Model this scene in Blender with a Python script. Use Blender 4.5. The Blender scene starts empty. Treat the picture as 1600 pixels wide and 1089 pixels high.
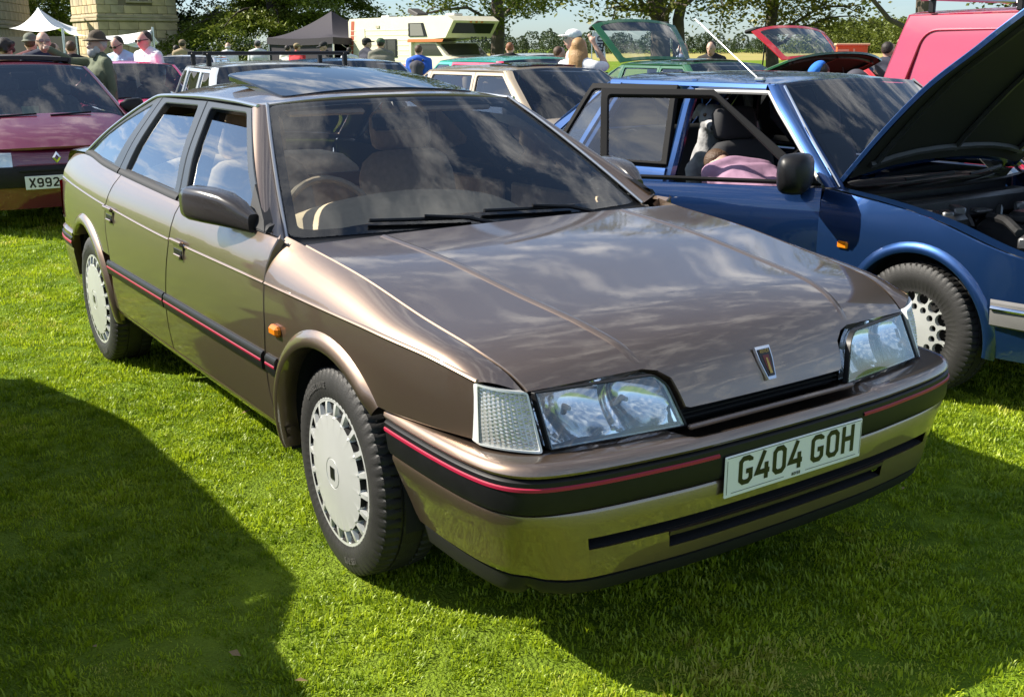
import bpy, bmesh, math, random
import numpy as np
from mathutils import Vector, Matrix
from mathutils.geometry import delaunay_2d_cdt
random.seed(7)
rng = np.random.default_rng(7)
rad = math.radians
scene = bpy.context.scene
COL = scene.collection

# ------------------------------------------------------------------ camera
CAM = np.array([2.709, -2.065, 1.504])
YAW, PITCH, ROLL = rad(145.704), rad(-15.568), rad(-0.161)
cd = bpy.data.cameras.new('camera')
cam = bpy.data.objects.new('camera', cd)
COL.objects.link(cam)
cd.sensor_width = 36.0
cd.lens = 37.787
cd.clip_start, cd.clip_end = 0.05, 6000
_d = Vector((math.cos(PITCH)*math.cos(YAW), math.cos(PITCH)*math.sin(YAW), math.sin(PITCH)))
_r = _d.cross(Vector((0, 0, 1))).normalized()
_u = _r.cross(_d)
_c, _s = math.cos(ROLL), math.sin(ROLL)
_r2, _u2 = _c*_r + _s*_u, -_s*_r + _c*_u
cam.matrix_world = Matrix(((_r2.x, _u2.x, -_d.x, CAM[0]), (_r2.y, _u2.y, -_d.y, CAM[1]), (_r2.z, _u2.z, -_d.z, CAM[2]), (0, 0, 0, 1)))
scene.camera = cam
FW = np.array([math.cos(YAW), math.sin(YAW)])          # horizontal view direction
RT = np.array([math.sin(YAW), -math.cos(YAW)])         # to the right of it
def spot(px, d):
    """Ground point d metres ahead of the camera on the bearing of photo column px."""
    q = CAM[:2] + d*FW + (px-800)/1679.4*d*RT
    return float(q[0]), float(q[1])
def hgt(py, d):
    """Height of a thing d metres ahead that reaches photo row py."""
    return 1.504 + (76.6-py)*d/1679.4

# ------------------------------------------------------------------ sky and sun
TO_SUN = Vector((-0.80, -0.90, 1.0)).normalized()
SUN_EL = math.asin(TO_SUN.z)
world = bpy.data.worlds.new('World')
scene.world = world
world.use_nodes = True
wn, wl = world.node_tree.nodes, world.node_tree.links
wn.clear()
w_out = wn.new('ShaderNodeOutputWorld')
w_bg = wn.new('ShaderNodeBackground')
w_sky = wn.new('ShaderNodeTexSky')
w_sky.sky_type = 'NISHITA'
w_sky.sun_disc = False
w_sky.sun_elevation = SUN_EL
w_sky.sun_rotation = math.atan2(TO_SUN.x, TO_SUN.y)
w_sky.air_density, w_sky.dust_density, w_sky.ozone_density = 1.0, 0.35, 1.2
w_bg.inputs['Strength'].default_value = 0.078
# thin high cloud: noise on a plane overhead
def wnode(t, **k):
    n = wn.new(t)
    for a, b in k.items(): setattr(n, a, b)
    return n
tc = wnode('ShaderNodeTexCoord'); sep = wnode('ShaderNodeSeparateXYZ')
wl.new(tc.outputs['Generated'], sep.inputs[0])
mx = wnode('ShaderNodeMath', operation='MAXIMUM'); mx.inputs[1].default_value = 0.0
wl.new(sep.outputs['Z'], mx.inputs[0])
ad = wnode('ShaderNodeMath', operation='ADD'); ad.inputs[1].default_value = 0.16
wl.new(mx.outputs[0], ad.inputs[0])
dx = wnode('ShaderNodeMath', operation='DIVIDE'); dy = wnode('ShaderNodeMath', operation='DIVIDE')
wl.new(sep.outputs['X'], dx.inputs[0]); wl.new(ad.outputs[0], dx.inputs[1])
wl.new(sep.outputs['Y'], dy.inputs[0]); wl.new(ad.outputs[0], dy.inputs[1])
cmb = wnode('ShaderNodeCombineXYZ'); wl.new(dx.outputs[0], cmb.inputs[0]); wl.new(dy.outputs[0], cmb.inputs[1])
mpn = wnode('ShaderNodeMapping'); mpn.inputs['Rotation'].default_value = (0, 0, 0.7); mpn.inputs['Scale'].default_value = (1.0, 1.35, 1.0)
wl.new(cmb.outputs[0], mpn.inputs[0])
nz = wnode('ShaderNodeTexNoise'); nz.inputs['Scale'].default_value = 4.6; nz.inputs['Detail'].default_value = 9; nz.inputs['Roughness'].default_value = 0.66
nz.inputs['Distortion'].default_value = 0.15
wl.new(mpn.outputs[0], nz.inputs['Vector'])
rmp = wnode('ShaderNodeMapRange', clamp=True); rmp.inputs['From Min'].default_value = 0.49; rmp.inputs['From Max'].default_value = 0.67
rmp.inputs['To Max'].default_value = 0.85
wl.new(nz.outputs['Fac'], rmp.inputs['Value'])
mixc = wnode('ShaderNodeMix', data_type='RGBA')
fade = wnode('ShaderNodeMapRange', clamp=True); fade.inputs['From Min'].default_value = 0.02; fade.inputs['From Max'].default_value = 0.32
wl.new(sep.outputs['Z'], fade.inputs['Value'])
cmul = wnode('ShaderNodeMath', operation='MULTIPLY'); wl.new(rmp.outputs[0], cmul.inputs[0]); wl.new(fade.outputs[0], cmul.inputs[1])
wl.new(cmul.outputs[0], mixc.inputs[0])
# the air near the horizon is a clear pale blue
hz = wnode('ShaderNodeMapRange', clamp=True); hz.inputs['From Min'].default_value = 0.0; hz.inputs['From Max'].default_value = 0.45; hz.inputs['To Min'].default_value = 1.0; hz.inputs['To Max'].default_value = 0.0
wl.new(sep.outputs['Z'], hz.inputs['Value'])
tint = wnode('ShaderNodeMix', data_type='RGBA', blend_type='MULTIPLY'); wl.new(hz.outputs[0], tint.inputs[0]); wl.new(w_sky.outputs[0], tint.inputs[6]); tint.inputs[7].default_value = (0.62, 0.78, 1.05, 1)
wl.new(tint.outputs[2], mixc.inputs[6])
mixc.inputs[7].default_value = (10.5, 10.3, 10.0, 1)
wl.new(mixc.outputs[2], w_bg.inputs['Color'])
wl.new(w_bg.outputs[0], w_out.inputs['Surface'])

sd = bpy.data.lights.new('sun', 'SUN')
sd.energy = 5.0
sd.angle = rad(0.53)
sd.color = (1.0, 0.93, 0.81)
sun = bpy.data.objects.new('sun', sd)
COL.objects.link(sun)
sun.rotation_euler = TO_SUN.to_track_quat('Z', 'Y').to_euler()
sun.location = (-20, -20, 30)

vs = scene.view_settings
vs.view_transform = 'Standard'
vs.look = 'None'
vs.gamma = 1.0
vs.exposure = 1.05
vs.use_curve_mapping = False
scene.cycles.use_denoising = True
scene.cycles.max_bounces = 8
scene.cycles.transparent_max_bounces = 24
scene.cycles.caustics_reflective = False
scene.cycles.caustics_refractive = False
scene.cycles.sample_clamp_indirect = 6

# ------------------------------------------------------------------ materials
MATS = {}
def _new(name):
    m = bpy.data.materials.new(name); m.use_nodes = True
    nt = m.node_tree
    return m, nt.nodes, nt.links, nt.nodes['Principled BSDF']
def pbr(name, col, rough=0.5, metal=0.0, coat=0.0, noise=0.0, nscale=20.0, bump=0.0, bscale=60.0, spec=0.5, emit=None, sub=0.0):
    if name in MATS: return MATS[name]
    m, N, L, b = _new(name)
    b.inputs['Base Color'].default_value = (*col, 1)
    b.inputs['Roughness'].default_value = rough
    b.inputs['Metallic'].default_value = metal
    b.inputs['Specular IOR Level'].default_value = spec
    b.inputs['Coat Weight'].default_value = coat
    b.inputs['Coat Roughness'].default_value = 0.02
    tcn = N.new('ShaderNodeTexCoord')
    if noise > 0:
        n = N.new('ShaderNodeTexNoise'); n.inputs['Scale'].default_value = nscale; n.inputs['Detail'].default_value = 6
        L.new(tcn.outputs['Object'], n.inputs['Vector'])
        r = N.new('ShaderNodeMapRange'); r.inputs['From Min'].default_value = 0.25; r.inputs['From Max'].default_value = 0.75
        r.inputs['To Min'].default_value = 1-noise; r.inputs['To Max'].default_value = 1+noise
        L.new(n.outputs['Fac'], r.inputs['Value'])
        mm = N.new('ShaderNodeVectorMath'); mm.operation = 'SCALE'; mm.inputs[0].default_value = col
        L.new(r.outputs[0], mm.inputs['Scale']); L.new(mm.outputs[0], b.inputs['Base Color'])
    if bump > 0:
        n2 = N.new('ShaderNodeTexNoise'); n2.inputs['Scale'].default_value = bscale; n2.inputs['Detail'].default_value = 5
        L.new(tcn.outputs['Object'], n2.inputs['Vector'])
        bp = N.new('ShaderNodeBump'); bp.inputs['Strength'].default_value = bump; bp.inputs['Distance'].default_value = 0.01
        L.new(n2.outputs['Fac'], bp.inputs['Height']); L.new(bp.outputs[0], b.inputs['Normal'])
    if emit:
        b.inputs['Emission Color'].default_value = (*emit, 1); b.inputs['Emission Strength'].default_value = 1
    MATS[name] = m
    return m
def paint(name, col, metal=0.35, rough=0.38, flake=0.12, wave=0.0):
    """Car paint under a clear lacquer, with a fine metallic fleck."""
    if name in MATS: return MATS[name]
    m, N, L, b = _new(name)
    b.inputs['Metallic'].default_value = metal
    b.inputs['Roughness'].default_value = rough
    b.inputs['Coat Weight'].default_value = 1.0
    b.inputs['Coat Roughness'].default_value = 0.015
    b.inputs['Coat IOR'].default_value = 1.72
    t = N.new('ShaderNodeTexCoord')
    n = N.new('ShaderNodeTexNoise'); n.inputs['Scale'].default_value = 900; n.inputs['Detail'].default_value = 2
    L.new(t.outputs['Object'], n.inputs['Vector'])
    n1 = N.new('ShaderNodeTexNoise'); n1.inputs['Scale'].default_value = 3.0; n1.inputs['Detail'].default_value = 4
    L.new(t.outputs['Object'], n1.inputs['Vector'])
    a = N.new('ShaderNodeMath'); a.operation = 'MULTIPLY_ADD'; a.inputs[1].default_value = flake; a.inputs[2].default_value = 1-flake/2
    L.new(n.outputs['Fac'], a.inputs[0])
    a2 = N.new('ShaderNodeMath'); a2.operation = 'MULTIPLY_ADD'; a2.inputs[1].default_value = 0.10; L.new(n1.outputs['Fac'], a2.inputs[0]); L.new(a.outputs[0], a2.inputs[2])
    mm = N.new('ShaderNodeVectorMath'); mm.operation = 'SCALE'; mm.inputs[0].default_value = col
    L.new(a2.outputs[0], mm.inputs['Scale']); L.new(mm.outputs[0], b.inputs['Base Color'])
    # faint orange peel and dust in the lacquer
    n2 = N.new('ShaderNodeTexNoise'); n2.inputs['Scale'].default_value = 130; n2.inputs['Detail'].default_value = 1
    L.new(t.outputs['Object'], n2.inputs['Vector'])
    bp = N.new('ShaderNodeBump'); bp.inputs['Strength'].default_value = 0.006; bp.inputs['Distance'].default_value = 0.01
    L.new(n2.outputs['Fac'], bp.inputs['Height']); L.new(bp.outputs[0], b.inputs['Coat Normal'])
    n3 = N.new('ShaderNodeTexNoise'); n3.inputs['Scale'].default_value = 9; n3.inputs['Detail'].default_value = 6
    L.new(t.outputs['Object'], n3.inputs['Vector'])
    r3 = N.new('ShaderNodeMapRange'); r3.inputs['From Min'].default_value = 0.35; r3.inputs['From Max'].default_value = 0.8
    r3.inputs['To Min'].default_value = 0.004; r3.inputs['To Max'].default_value = 0.030
    L.new(n3.outputs['Fac'], r3.inputs['Value']); L.new(r3.outputs[0], b.inputs['Coat Roughness'])
    MATS[name] = m
    return m
def glass(name, tint=(0.86, 0.90, 0.885), ior=1.66, gain=2.3, rough=0.0):
    if name in MATS: return MATS[name]
    m, N, L, b = _new(name)
    N.remove(b)
    out = N['Material Output']
    tr = N.new('ShaderNodeBsdfTransparent'); tr.inputs[0].default_value = (*tint, 1)
    gl = N.new('ShaderNodeBsdfGlossy'); gl.inputs['Roughness'].default_value = rough
    fr = N.new('ShaderNodeFresnel'); fr.inputs[0].default_value = ior
    mu = N.new('ShaderNodeMath'); mu.operation = 'MULTIPLY'; mu.inputs[1].default_value = gain; mu.use_clamp = True
    L.new(fr.outputs[0], mu.inputs[0])
    mi = N.new('ShaderNodeMixShader')
    L.new(mu.outputs[0], mi.inputs[0]); L.new(tr.outputs[0], mi.inputs[1]); L.new(gl.outputs[0], mi.inputs[2])
    L.new(mi.outputs[0], out.inputs['Surface'])
    MATS[name] = m
    return m

# ------------------------------------------------------------------ objects
def tag(o, label=None, cat=None, group=None, kind=None):
    if label: o['label'] = label
    if cat: o['category'] = cat
    if group: o['group'] = group
    if kind: o['kind'] = kind
    return o
def thing(name, label, cat, loc=(0, 0, 0), rz=0.0, group=None):
    o = bpy.data.objects.new(name, None)
    COL.objects.link(o)
    o.empty_display_size = 0.1
    o.location = loc; o.rotation_euler = (0, 0, rz)
    return tag(o, label, cat, group)
def hub(name, parent, loc=(0, 0, 0), rot=(0, 0, 0)):
    o = bpy.data.objects.new(name, None)
    COL.objects.link(o); o.parent = parent; o.location = loc; o.rotation_euler = rot
    return o
def mk(name, V, F, mat, parent=None, smooth=True, sharp=32, mi=None):
    me = bpy.data.meshes.new(name)
    V = np.asarray(V, float); 
    me.from_pydata(V.tolist(), [], F.tolist() if isinstance(F, np.ndarray) else F)
    mats = mat if isinstance(mat, (list, tuple)) else [mat]
    for m in mats: me.materials.append(m)
    if mi is not None: me.polygons.foreach_set('material_index', np.asarray(mi, np.int32))
    if smooth:
        me.polygons.foreach_set('use_smooth', np.ones(len(me.polygons), bool))
        if sharp: me.set_sharp_from_angle(angle=rad(sharp))
    me.update()
    o = bpy.data.objects.new(name, me)
    COL.objects.link(o)
    if parent: o.parent = parent
    return o
def cp(o, parent, loc=None, rot=None):
    c = o.copy(); COL.objects.link(c); c.parent = parent
    if loc is not None: c.location = loc
    if rot is not None: c.rotation_euler = rot
    return c
def cptree(o, parent=None):
    c = o.copy(); COL.objects.link(c); c.parent = parent
    for ch in o.children: cptree(ch, c)
    return c
class MB:
    """Collects pieces of one part."""
    def __init__(s): s.V = []; s.F = []; s.M = []; s.n = 0
    def add(s, V, F, m=0):
        V = np.asarray(V, float).reshape(-1, 3)
        s.V.append(V)
        for f in F: s.F.append(tuple(int(i)+s.n for i in f)); s.M.append(m)
        s.n += len(V)
        return s
    def box(s, c, d, m=0, rz=0.0, ry=0.0, bev=0.0):
        hx, hy, hz = d[0]/2, d[1]/2, d[2]/2
        if bev > 0:
            b = min(bev, hx*.9, hy*.9, hz*.9)
            P, F = [], []
            for sx in (-1, 1):
                for sy in (-1, 1):
                    for sz in (-1, 1):
                        P += [(sx*hx, sy*(hy-b), sz*(hz-b)), (sx*(hx-b), sy*hy, sz*(hz-b)), (sx*(hx-b), sy*(hy-b), sz*hz)]
            P = np.array(P)
            bm = bmesh.new()
            vs_ = [bm.verts.new(p) for p in P]
            r = bmesh.ops.convex_hull(bm, input=vs_)
            bm.verts.index_update()
            P = np.array([v.co[:] for v in bm.verts]); F = [tuple(v.index for v in f.verts) for f in bm.faces]
            bm.free()
        else:
            P = np.array([(x, y, z) for x in (-hx, hx) for y in (-hy, hy) for z in (-hz, hz)])
            F = [(0, 1, 3, 2), (4, 6, 7, 5), (0, 4, 5, 1), (2, 3, 7, 6), (0, 2, 6, 4), (1, 5, 7, 3)]
        if ry: 
            c_, s_ = math.cos(ry), math.sin(ry); P = P @ np.array([[c_, 0, -s_], [0, 1, 0], [s_, 0, c_]])
        if rz:
            c_, s_ = math.cos(rz), math.sin(rz); P = P @ np.array([[c_, s_, 0], [-s_, c_, 0], [0, 0, 1]])
        return s.add(P+np.array(c), F, m)
    def tube(s, pts, r, n=8, m=0, cap=True):
        V, F = tube(pts, r, n, cap)
        return s.add(V, F, m)
    def build(s, name, mat, parent=None, smooth=True, sharp=32):
        return mk(name, np.concatenate(s.V), s.F, mat, parent, smooth, sharp, s.M)
def tube(pts, r, n=8, cap=True):
    P = np.asarray(pts, float); k = len(P)
    r = np.full(k, r) if np.isscalar(r) else np.asarray(r, float)
    T = np.gradient(P, axis=0); T /= np.linalg.norm(T, axis=1)[:, None]+1e-12
    ref = np.array([0, 0, 1.0]) if abs(T[:, 2]).mean() < 0.8 else np.array([1.0, 0, 0])
    V = []
    a = np.arange(n)*2*math.pi/n
    for i in range(k):
        A = np.cross(T[i], ref); A /= np.linalg.norm(A)+1e-12; B = np.cross(A, T[i])
        V.append(P[i]+r[i]*(np.cos(a)[:, None]*A+np.sin(a)[:, None]*B))
    F = [(i*n+j, i*n+(j+1) % n, (i+1)*n+(j+1) % n, (i+1)*n+j) for i in range(k-1) for j in range(n)]
    if cap: F += [tuple(range(n))[::-1], tuple((k-1)*n+j for j in range(n))]
    return np.concatenate(V), F
def gridmesh(P, closed_v=False):
    """P: (nu,nv,3) -> V,F"""
    nu, nv = P.shape[:2]
    i, j = np.meshgrid(np.arange(nu-1), np.arange(nv if closed_v else nv-1), indexing='ij')
    j2 = (j+1) % nv
    F = np.stack([i*nv+j, i*nv+j2, (i+1)*nv+j2, (i+1)*nv+j], -1).reshape(-1, 4)
    return P.reshape(-1, 3), F
def lathe_y(prof, n=48, mod=None):
    """prof [(y,r)] spun about the y axis -> grid (n, k)"""
    a = np.arange(n)*2*math.pi/n
    p = np.array(prof)
    r = np.repeat(p[None, :, 1], n, 0)
    if mod is not None: r = r-mod
    P = np.stack([r*np.cos(a)[:, None], np.repeat(p[None, :, 0], n, 0), r*np.sin(a)[:, None]], -1)
    V, F = gridmesh(np.concatenate([P, P[:1]], 0))
    return V, F
def pchip(xs, ys):
    x = np.asarray(xs, float); y = np.asarray(ys, float)
    h = np.diff(x); d = np.diff(y)/h
    m = np.zeros(len(x))
    for i in range(1, len(x)-1):
        if d[i-1]*d[i] > 0:
            w1, w2 = 2*h[i]+h[i-1], h[i]+2*h[i-1]
            m[i] = (w1+w2)/(w1/d[i-1]+w2/d[i])
    m[0], m[-1] = d[0], d[-1]
    def f(t):
        t = np.asarray(t, float)
        tc_ = np.clip(t, x[0], x[-1])
        k = np.clip(np.searchsorted(x, tc_, side='right')-1, 0, len(x)-2)
        s = (tc_-x[k])/h[k]
        out = (y[k]*(1+2*s)*(1-s)**2+m[k]*h[k]*s*(1-s)**2+y[k+1]*s*s*(3-2*s)+m[k+1]*h[k]*s*s*(s-1))
        return out+np.where(t < x[0], (t-x[0])*m[0], 0)+np.where(t > x[-1], (t-x[-1])*m[-1], 0)
    return f
def dens(poly, step, closed=True):
    P = np.asarray(poly, float); out = []
    n = len(P)
    for i in range(n if closed else n-1):
        a, b = P[i], P[(i+1) % n]
        k = max(1, int(math.ceil(np.linalg.norm(b-a)/step)))
        for j in range(k): out.append(a+(b-a)*j/k)
    if not closed: out.append(P[-1])
    return np.array(out)
def rnd(poly, r, n=5, skip=()):
    """Round the corners of a closed polygon."""
    P = np.asarray(poly, float); out = []
    N = len(P)
    for i in range(N):
        a, b, c = P[i-1], P[i], P[(i+1) % N]
        if i in skip: out.append(b); continue
        u, v = a-b, c-b
        lu, lv = np.linalg.norm(u), np.linalg.norm(v)
        rr = r[i] if hasattr(r, '__len__') else r
        k = min(rr, lu*.45, lv*.45)
        p, q = b+u/lu*k, b+v/lv*k
        for t in np.linspace(0, 1, n): out.append((1-t)**2*p+2*t*(1-t)*b+t*t*q)
    return np.array(out)
def area2(P): return 0.5*np.sum(P[:, 0]*np.roll(P[:, 1], -1)-np.roll(P[:, 0], -1)*P[:, 1])
def inset(P, d):
    if area2(P) < 0: P = P[::-1]
    e = np.roll(P, -1, 0)-P; e /= np.linalg.norm(e, axis=1)[:, None]+1e-12
    n = np.stack([-e[:, 1], e[:, 0]], 1)
    n0 = np.roll(n, 1, 0)
    b = n+n0; den = 1+np.sum(n*n0, 1)
    return P+d*b/np.maximum(den, 0.35)[:, None]
def inside(pts, loops):
    x, y = pts[:, 0], pts[:, 1]
    c = np.zeros(len(pts), bool)
    for P in loops:
        a, b = P, np.roll(P, -1, 0)
        for (x1, y1), (x2, y2) in zip(a, b):
            cond = (y1 > y) != (y2 > y)
            if cond.any():
                xi = (x2-x1)*(y-y1)/((y2-y1) if y2 != y1 else 1e-12)+x1
                c ^= cond & (x < xi)
    return c
def fillpoly(loops, step):
    """Triangulate loops (outer first, then holes) with interior points."""
    pts = np.concatenate(loops); edges = []; k = 0
    for P in loops:
        n = len(P); edges += [(k+i, k+(i+1) % n) for i in range(n)]; k += n
    lo, hi = pts.min(0), pts.max(0)
    gx = np.arange(lo[0]+step*.5, hi[0], step); gy = np.arange(lo[1]+step*.5, hi[1], step)
    if len(gx) and len(gy):
        G = np.stack(np.meshgrid(gx, gy), -1).reshape(-1, 2)
        G = G+0.0
        G = G[inside(G, loops)]
        if len(G):
            D = np.full(len(G), 1e9)
            for i in range(0, len(pts), 400):
                D = np.minimum(D, np.min(np.sum((G[:, None]-pts[None, i:i+400])**2, -1), 1))
            G = G[D > (0.45*step)**2]
        allp = np.concatenate([pts, G]) if len(G) else pts
    else: allp = pts
    r = delaunay_2d_cdt([Vector(p) for p in allp], edges, [], 0, 1e-7)
    v = np.array([p[:] for p in r[0]]); f = np.array([t for t in r[2]])
    cen = v[f].mean(1)
    return v, f[inside(cen, loops)]
def normals_of(fn, uv, out, e=1e-4):
    a = fn(uv[:, 0]+e, uv[:, 1])-fn(uv[:, 0]-e, uv[:, 1])
    b = fn(uv[:, 0], uv[:, 1]+e)-fn(uv[:, 0], uv[:, 1]-e)
    n = np.cross(a, b); n /= np.linalg.norm(n, axis=1)[:, None]+1e-15
    s = np.sign(np.sum(n*np.asarray(out), 1)); s[s == 0] = 1
    return n*s[:, None]
def panel(name, poly, fn, mat, parent, out, gap=0.0025, step=0.05, depth=0.02, holes=(), off=0.0, bev=0.003, mi=None, build=True):
    """A pressed sheet: outline in the surface's own two coordinates, rolled edge, turned-in flange."""
    L0 = [inset(dens(poly, step), gap)] + [inset(dens(h, step), 0.0) for h in holes]
    L1 = [inset(L0[0], bev)] + [inset(L, -bev) for L in L0[1:]]
    v, f = fillpoly(L1, step)
    def P(uv, push): return fn(uv[:, 0], uv[:, 1])+normals_of(fn, uv, out)*(off-push)
    V = [P(v, 0.0)]; F = f.tolist(); n = len(v)
    w = V[0]
    # orientation
    a = np.cross(w[f[:, 1]]-w[f[:, 0]], w[f[:, 2]]-w[f[:, 0]])
    flip = np.sum(a*np.asarray(out), 1).sum() < 0
    if flip: F = [t[::-1] for t in F]
    if depth > 0:
        for A, B in zip(L1, L0):
            m = len(A)
            V += [P(A, 0.0), P(B, bev), P(B, bev+depth)]
            for i in range(m):
                j = (i+1) % m
                for r_ in (0, m):
                    q = (n+r_+i, n+r_+j, n+r_+m+j, n+r_+m+i)
                    F.append(q[::-1] if not flip else q)
            n += 3*m
    V = np.concatenate(V)
    if not build: return V, F
    return mk(name, V, F, mat, parent, True, 28)
def sweep(path, prof, close=False):
    """path: (n,3) with horizontal outward normals; prof: [(offset, z)] -> grid. path rows: x,y,nx,ny"""
    P = np.asarray(path); pr = np.asarray(prof)
    g = np.zeros((len(P), len(pr), 3))
    g[..., 0] = P[:, None, 0]+P[:, None, 2]*pr[None, :, 0]
    g[..., 1] = P[:, None, 1]+P[:, None, 3]*pr[None, :, 0]
    g[..., 2] = pr[None, :, 1]
    return g
def stroke2(pts, w, closed=False):
    """Flat ribbon of width w along a 2D polyline -> V2,F"""
    P = np.asarray(pts, float); n = len(P)
    if closed: e0 = P-np.roll(P, 1, 0); e1 = np.roll(P, -1, 0)-P
    else:
        e1 = np.vstack([np.diff(P, axis=0), P[-1:]-P[-2:-1]]); e0 = np.vstack([P[1:2]-P[:1], np.diff(P, axis=0)])
    e0 /= np.linalg.norm(e0, axis=1)[:, None]; e1 /= np.linalg.norm(e1, axis=1)[:, None]
    n0 = np.stack([-e0[:, 1], e0[:, 0]], 1); n1 = np.stack([-e1[:, 1], e1[:, 0]], 1)
    b = (n0+n1)/np.maximum(1+np.sum(n0*n1, 1), .3)[:, None]
    V = np.concatenate([P+b*w/2, P-b*w/2])
    F = [(i, (i+1) % n, n+(i+1) % n, n+i) for i in range(n if closed else n-1)]
    return V, F
GL = {  # plate glyphs on a 50 x 79 grid
 'G': [[(43, 62), (43, 66), (34, 72), (16, 72), (7, 64), (7, 15), (16, 7), (34, 7), (43, 15), (43, 36), (26, 36)]],
 '4': [[(50, 22), (4, 22), (30, 79)], [(38, 46), (38, 0)]],
 '0': [[(16, 72), (34, 72), (43, 63), (43, 16), (34, 7), (16, 7), (7, 16), (7, 63), 'c']],
 'O': [[(16, 72), (34, 72), (43, 63), (43, 16), (34, 7), (16, 7), (7, 16), (7, 63), 'c']],
 'H': [[(7, 79), (7, 0)], [(43, 79), (43, 0)], [(7, 41), (43, 41)]],
 'X': [[(4, 79), (46, 0)], [(46, 79), (4, 0)]],
 '9': [[(43, 40), (16, 34), (7, 43), (7, 63), (16, 72), (34, 72), (43, 63), (43, 16), (34, 7), (16, 7), (8, 13)]],
 '2': [[(7, 60), (7, 64), (16, 72), (34, 72), (43, 63), (43, 48), (8, 9), (8, 7), (46, 7)]],
 'R': [[(7, 0), (7, 72), (34, 72), (43, 64), (43, 46), (34, 38), (7, 38)], [(26, 38), (43, 0)]],
 'A': [[(2, 0), (22, 79), (28, 79), (48, 0)], [(10, 24), (40, 24)]],
 'L': [[(7, 79), (7, 7), (44, 7)]],
 'E': [[(44, 72), (7, 72), (7, 7), (44, 7)], [(7, 40), (38, 40)]],
 'V': [[(4, 79), (25, 4), (46, 79)]],
 'Y': [[(4, 79), (25, 40), (46, 79)], [(25, 42), (25, 0)]],
 'U': [[(7, 79), (7, 16), (16, 7), (34, 7), (43, 16), (43, 79)]],
 'K': [[(7, 79), (7, 0)], [(44, 79), (10, 38), (44, 0)]],
 'D': [[(7, 7), (7, 72), (30, 72), (43, 60), (43, 19), (30, 7), 'c']],
 'T': [[(25, 0), (25, 72)], [(2, 72), (48, 72)]],
 'S': [[(43, 62), (34, 72), (16, 72), (7, 64), (7, 47), (43, 33), (43, 16), (34, 7), (16, 7), (7, 16)]],
 'I': [[(25, 0), (25, 79)]], 'M': [[(5, 0), (5, 79), (25, 30), (45, 79), (45, 0)]], 'N': [[(6, 0), (6, 79), (44, 0), (44, 79)]],
 'C': [[(43, 60), (34, 72), (16, 72), (7, 64), (7, 15), (16, 7), (34, 7), (43, 18)]],
}
def glyphs(txt, h, sw, gap=11, space=33):
    """Lettering as flat ribbons: list of (V2,F), width"""
    k = h/79.0; x = 0.0; out = []
    for ch in txt:
        if ch == ' ': x += space-gap; continue
        for s in GL[ch]:
            cl = s[-1] == 'c'
            pts = [(x+a, b) for a, b in (s[:-1] if cl else s)]
            V, F = stroke2(pts, sw/k, cl); out.append((V*k, F))
        x += 50+gap
    return out, (x-gap)*k
def lettering(name, txt, h, sw, origin, ux, uy, mat, parent, up=0.0015, gap=11, space=33, width=None):
    """Centred lettering laid on the plane through origin spanned by ux, uy."""
    gl, w = glyphs(txt, h, sw, gap, space)
    ux, uy = np.asarray(ux, float), np.asarray(uy, float)
    sc_ = 1.0 if width is None else width/w
    nrm = np.cross(ux, uy); nrm /= np.linalg.norm(nrm)
    b = MB()
    for i, (V, F) in enumerate(gl):
        q = np.asarray(origin)+(V[:, :1]-w/2)*sc_*ux+(V[:, 1:]-h/2)*uy+nrm*(up+0.0002*(i % 3))
        b.add(q, F)
    return b.build(name, mat, parent, smooth=False)
# ------------------------------------------------------------------ shared materials
M_TYRE = pbr('tyre_rubber', (0.016, 0.0155, 0.015), 0.6, noise=0.35, nscale=14, bump=0.15, bscale=240)
M_TYRELET = pbr('tyre_lettering', (0.06, 0.058, 0.055), 0.7)
M_BLACK = pbr('black_trim', (0.007, 0.007, 0.008), 0.42, noise=0.2, nscale=30, spec=.32)
M_MATT = pbr('matt_black', (0.008, 0.008, 0.008), 0.85)
M_RUB = pbr('black_rubber', (0.009, 0.009, 0.010), 0.6, spec=.35)
M_CHROME = pbr('chrome', (0.75, 0.76, 0.77), 0.09, metal=1.0)
M_SATIN = pbr('satin_metal', (0.48, 0.50, 0.52), 0.28, metal=0.9)
M_PLATE = pbr('plate_white', (0.74, 0.75, 0.72), 0.32)
M_PLATEY = pbr('plate_yellow', (0.75, 0.55, 0.05), 0.32)
M_INK = pbr('plate_black', (0.008, 0.008, 0.008), 0.3)
M_AMBER = pbr('amber_lens', (0.75, 0.20, 0.01), 0.12, coat=0.6)
M_REDLENS = pbr('red_lens', (0.55, 0.015, 0.01), 0.12, coat=0.6)
M_GLASS = glass('window_glass')
M_GLASSD = glass('windscreen_glass', (0.94, 0.96, 0.945), 1.55, 1.65)
M_LENS = glass('lamp_glass', (0.90, 0.94, 0.95), 1.6, 2.2)
def _frost():
    N, L = M_LENS.node_tree.nodes, M_LENS.node_tree.links
    o = N['Material Output']; old = o.inputs['Surface'].links[0].from_socket
    g2 = N.new('ShaderNodeBsdfGlossy'); g2.inputs['Roughness'].default_value = .32; g2.inputs[0].default_value = (.85, .92, .96, 1)
    tcx = N.new('ShaderNodeTexCoord'); wv = N.new('ShaderNodeTexWave'); wv.inputs['Scale'].default_value = 26; wv.bands_direction = 'Y'
    L.new(tcx.outputs['Object'], wv.inputs['Vector'])
    bp = N.new('ShaderNodeBump'); bp.inputs['Strength'].default_value = .5; bp.inputs['Distance'].default_value = .004; L.new(wv.outputs['Fac'], bp.inputs['Height']); L.new(bp.outputs[0], g2.inputs['Normal'])
    mm = N.new('ShaderNodeMixShader'); mm.inputs[0].default_value = .05; L.new(old, mm.inputs[1]); L.new(g2.outputs[0], mm.inputs[2]); L.new(mm.outputs[0], o.inputs['Surface'])
_frost()
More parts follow.
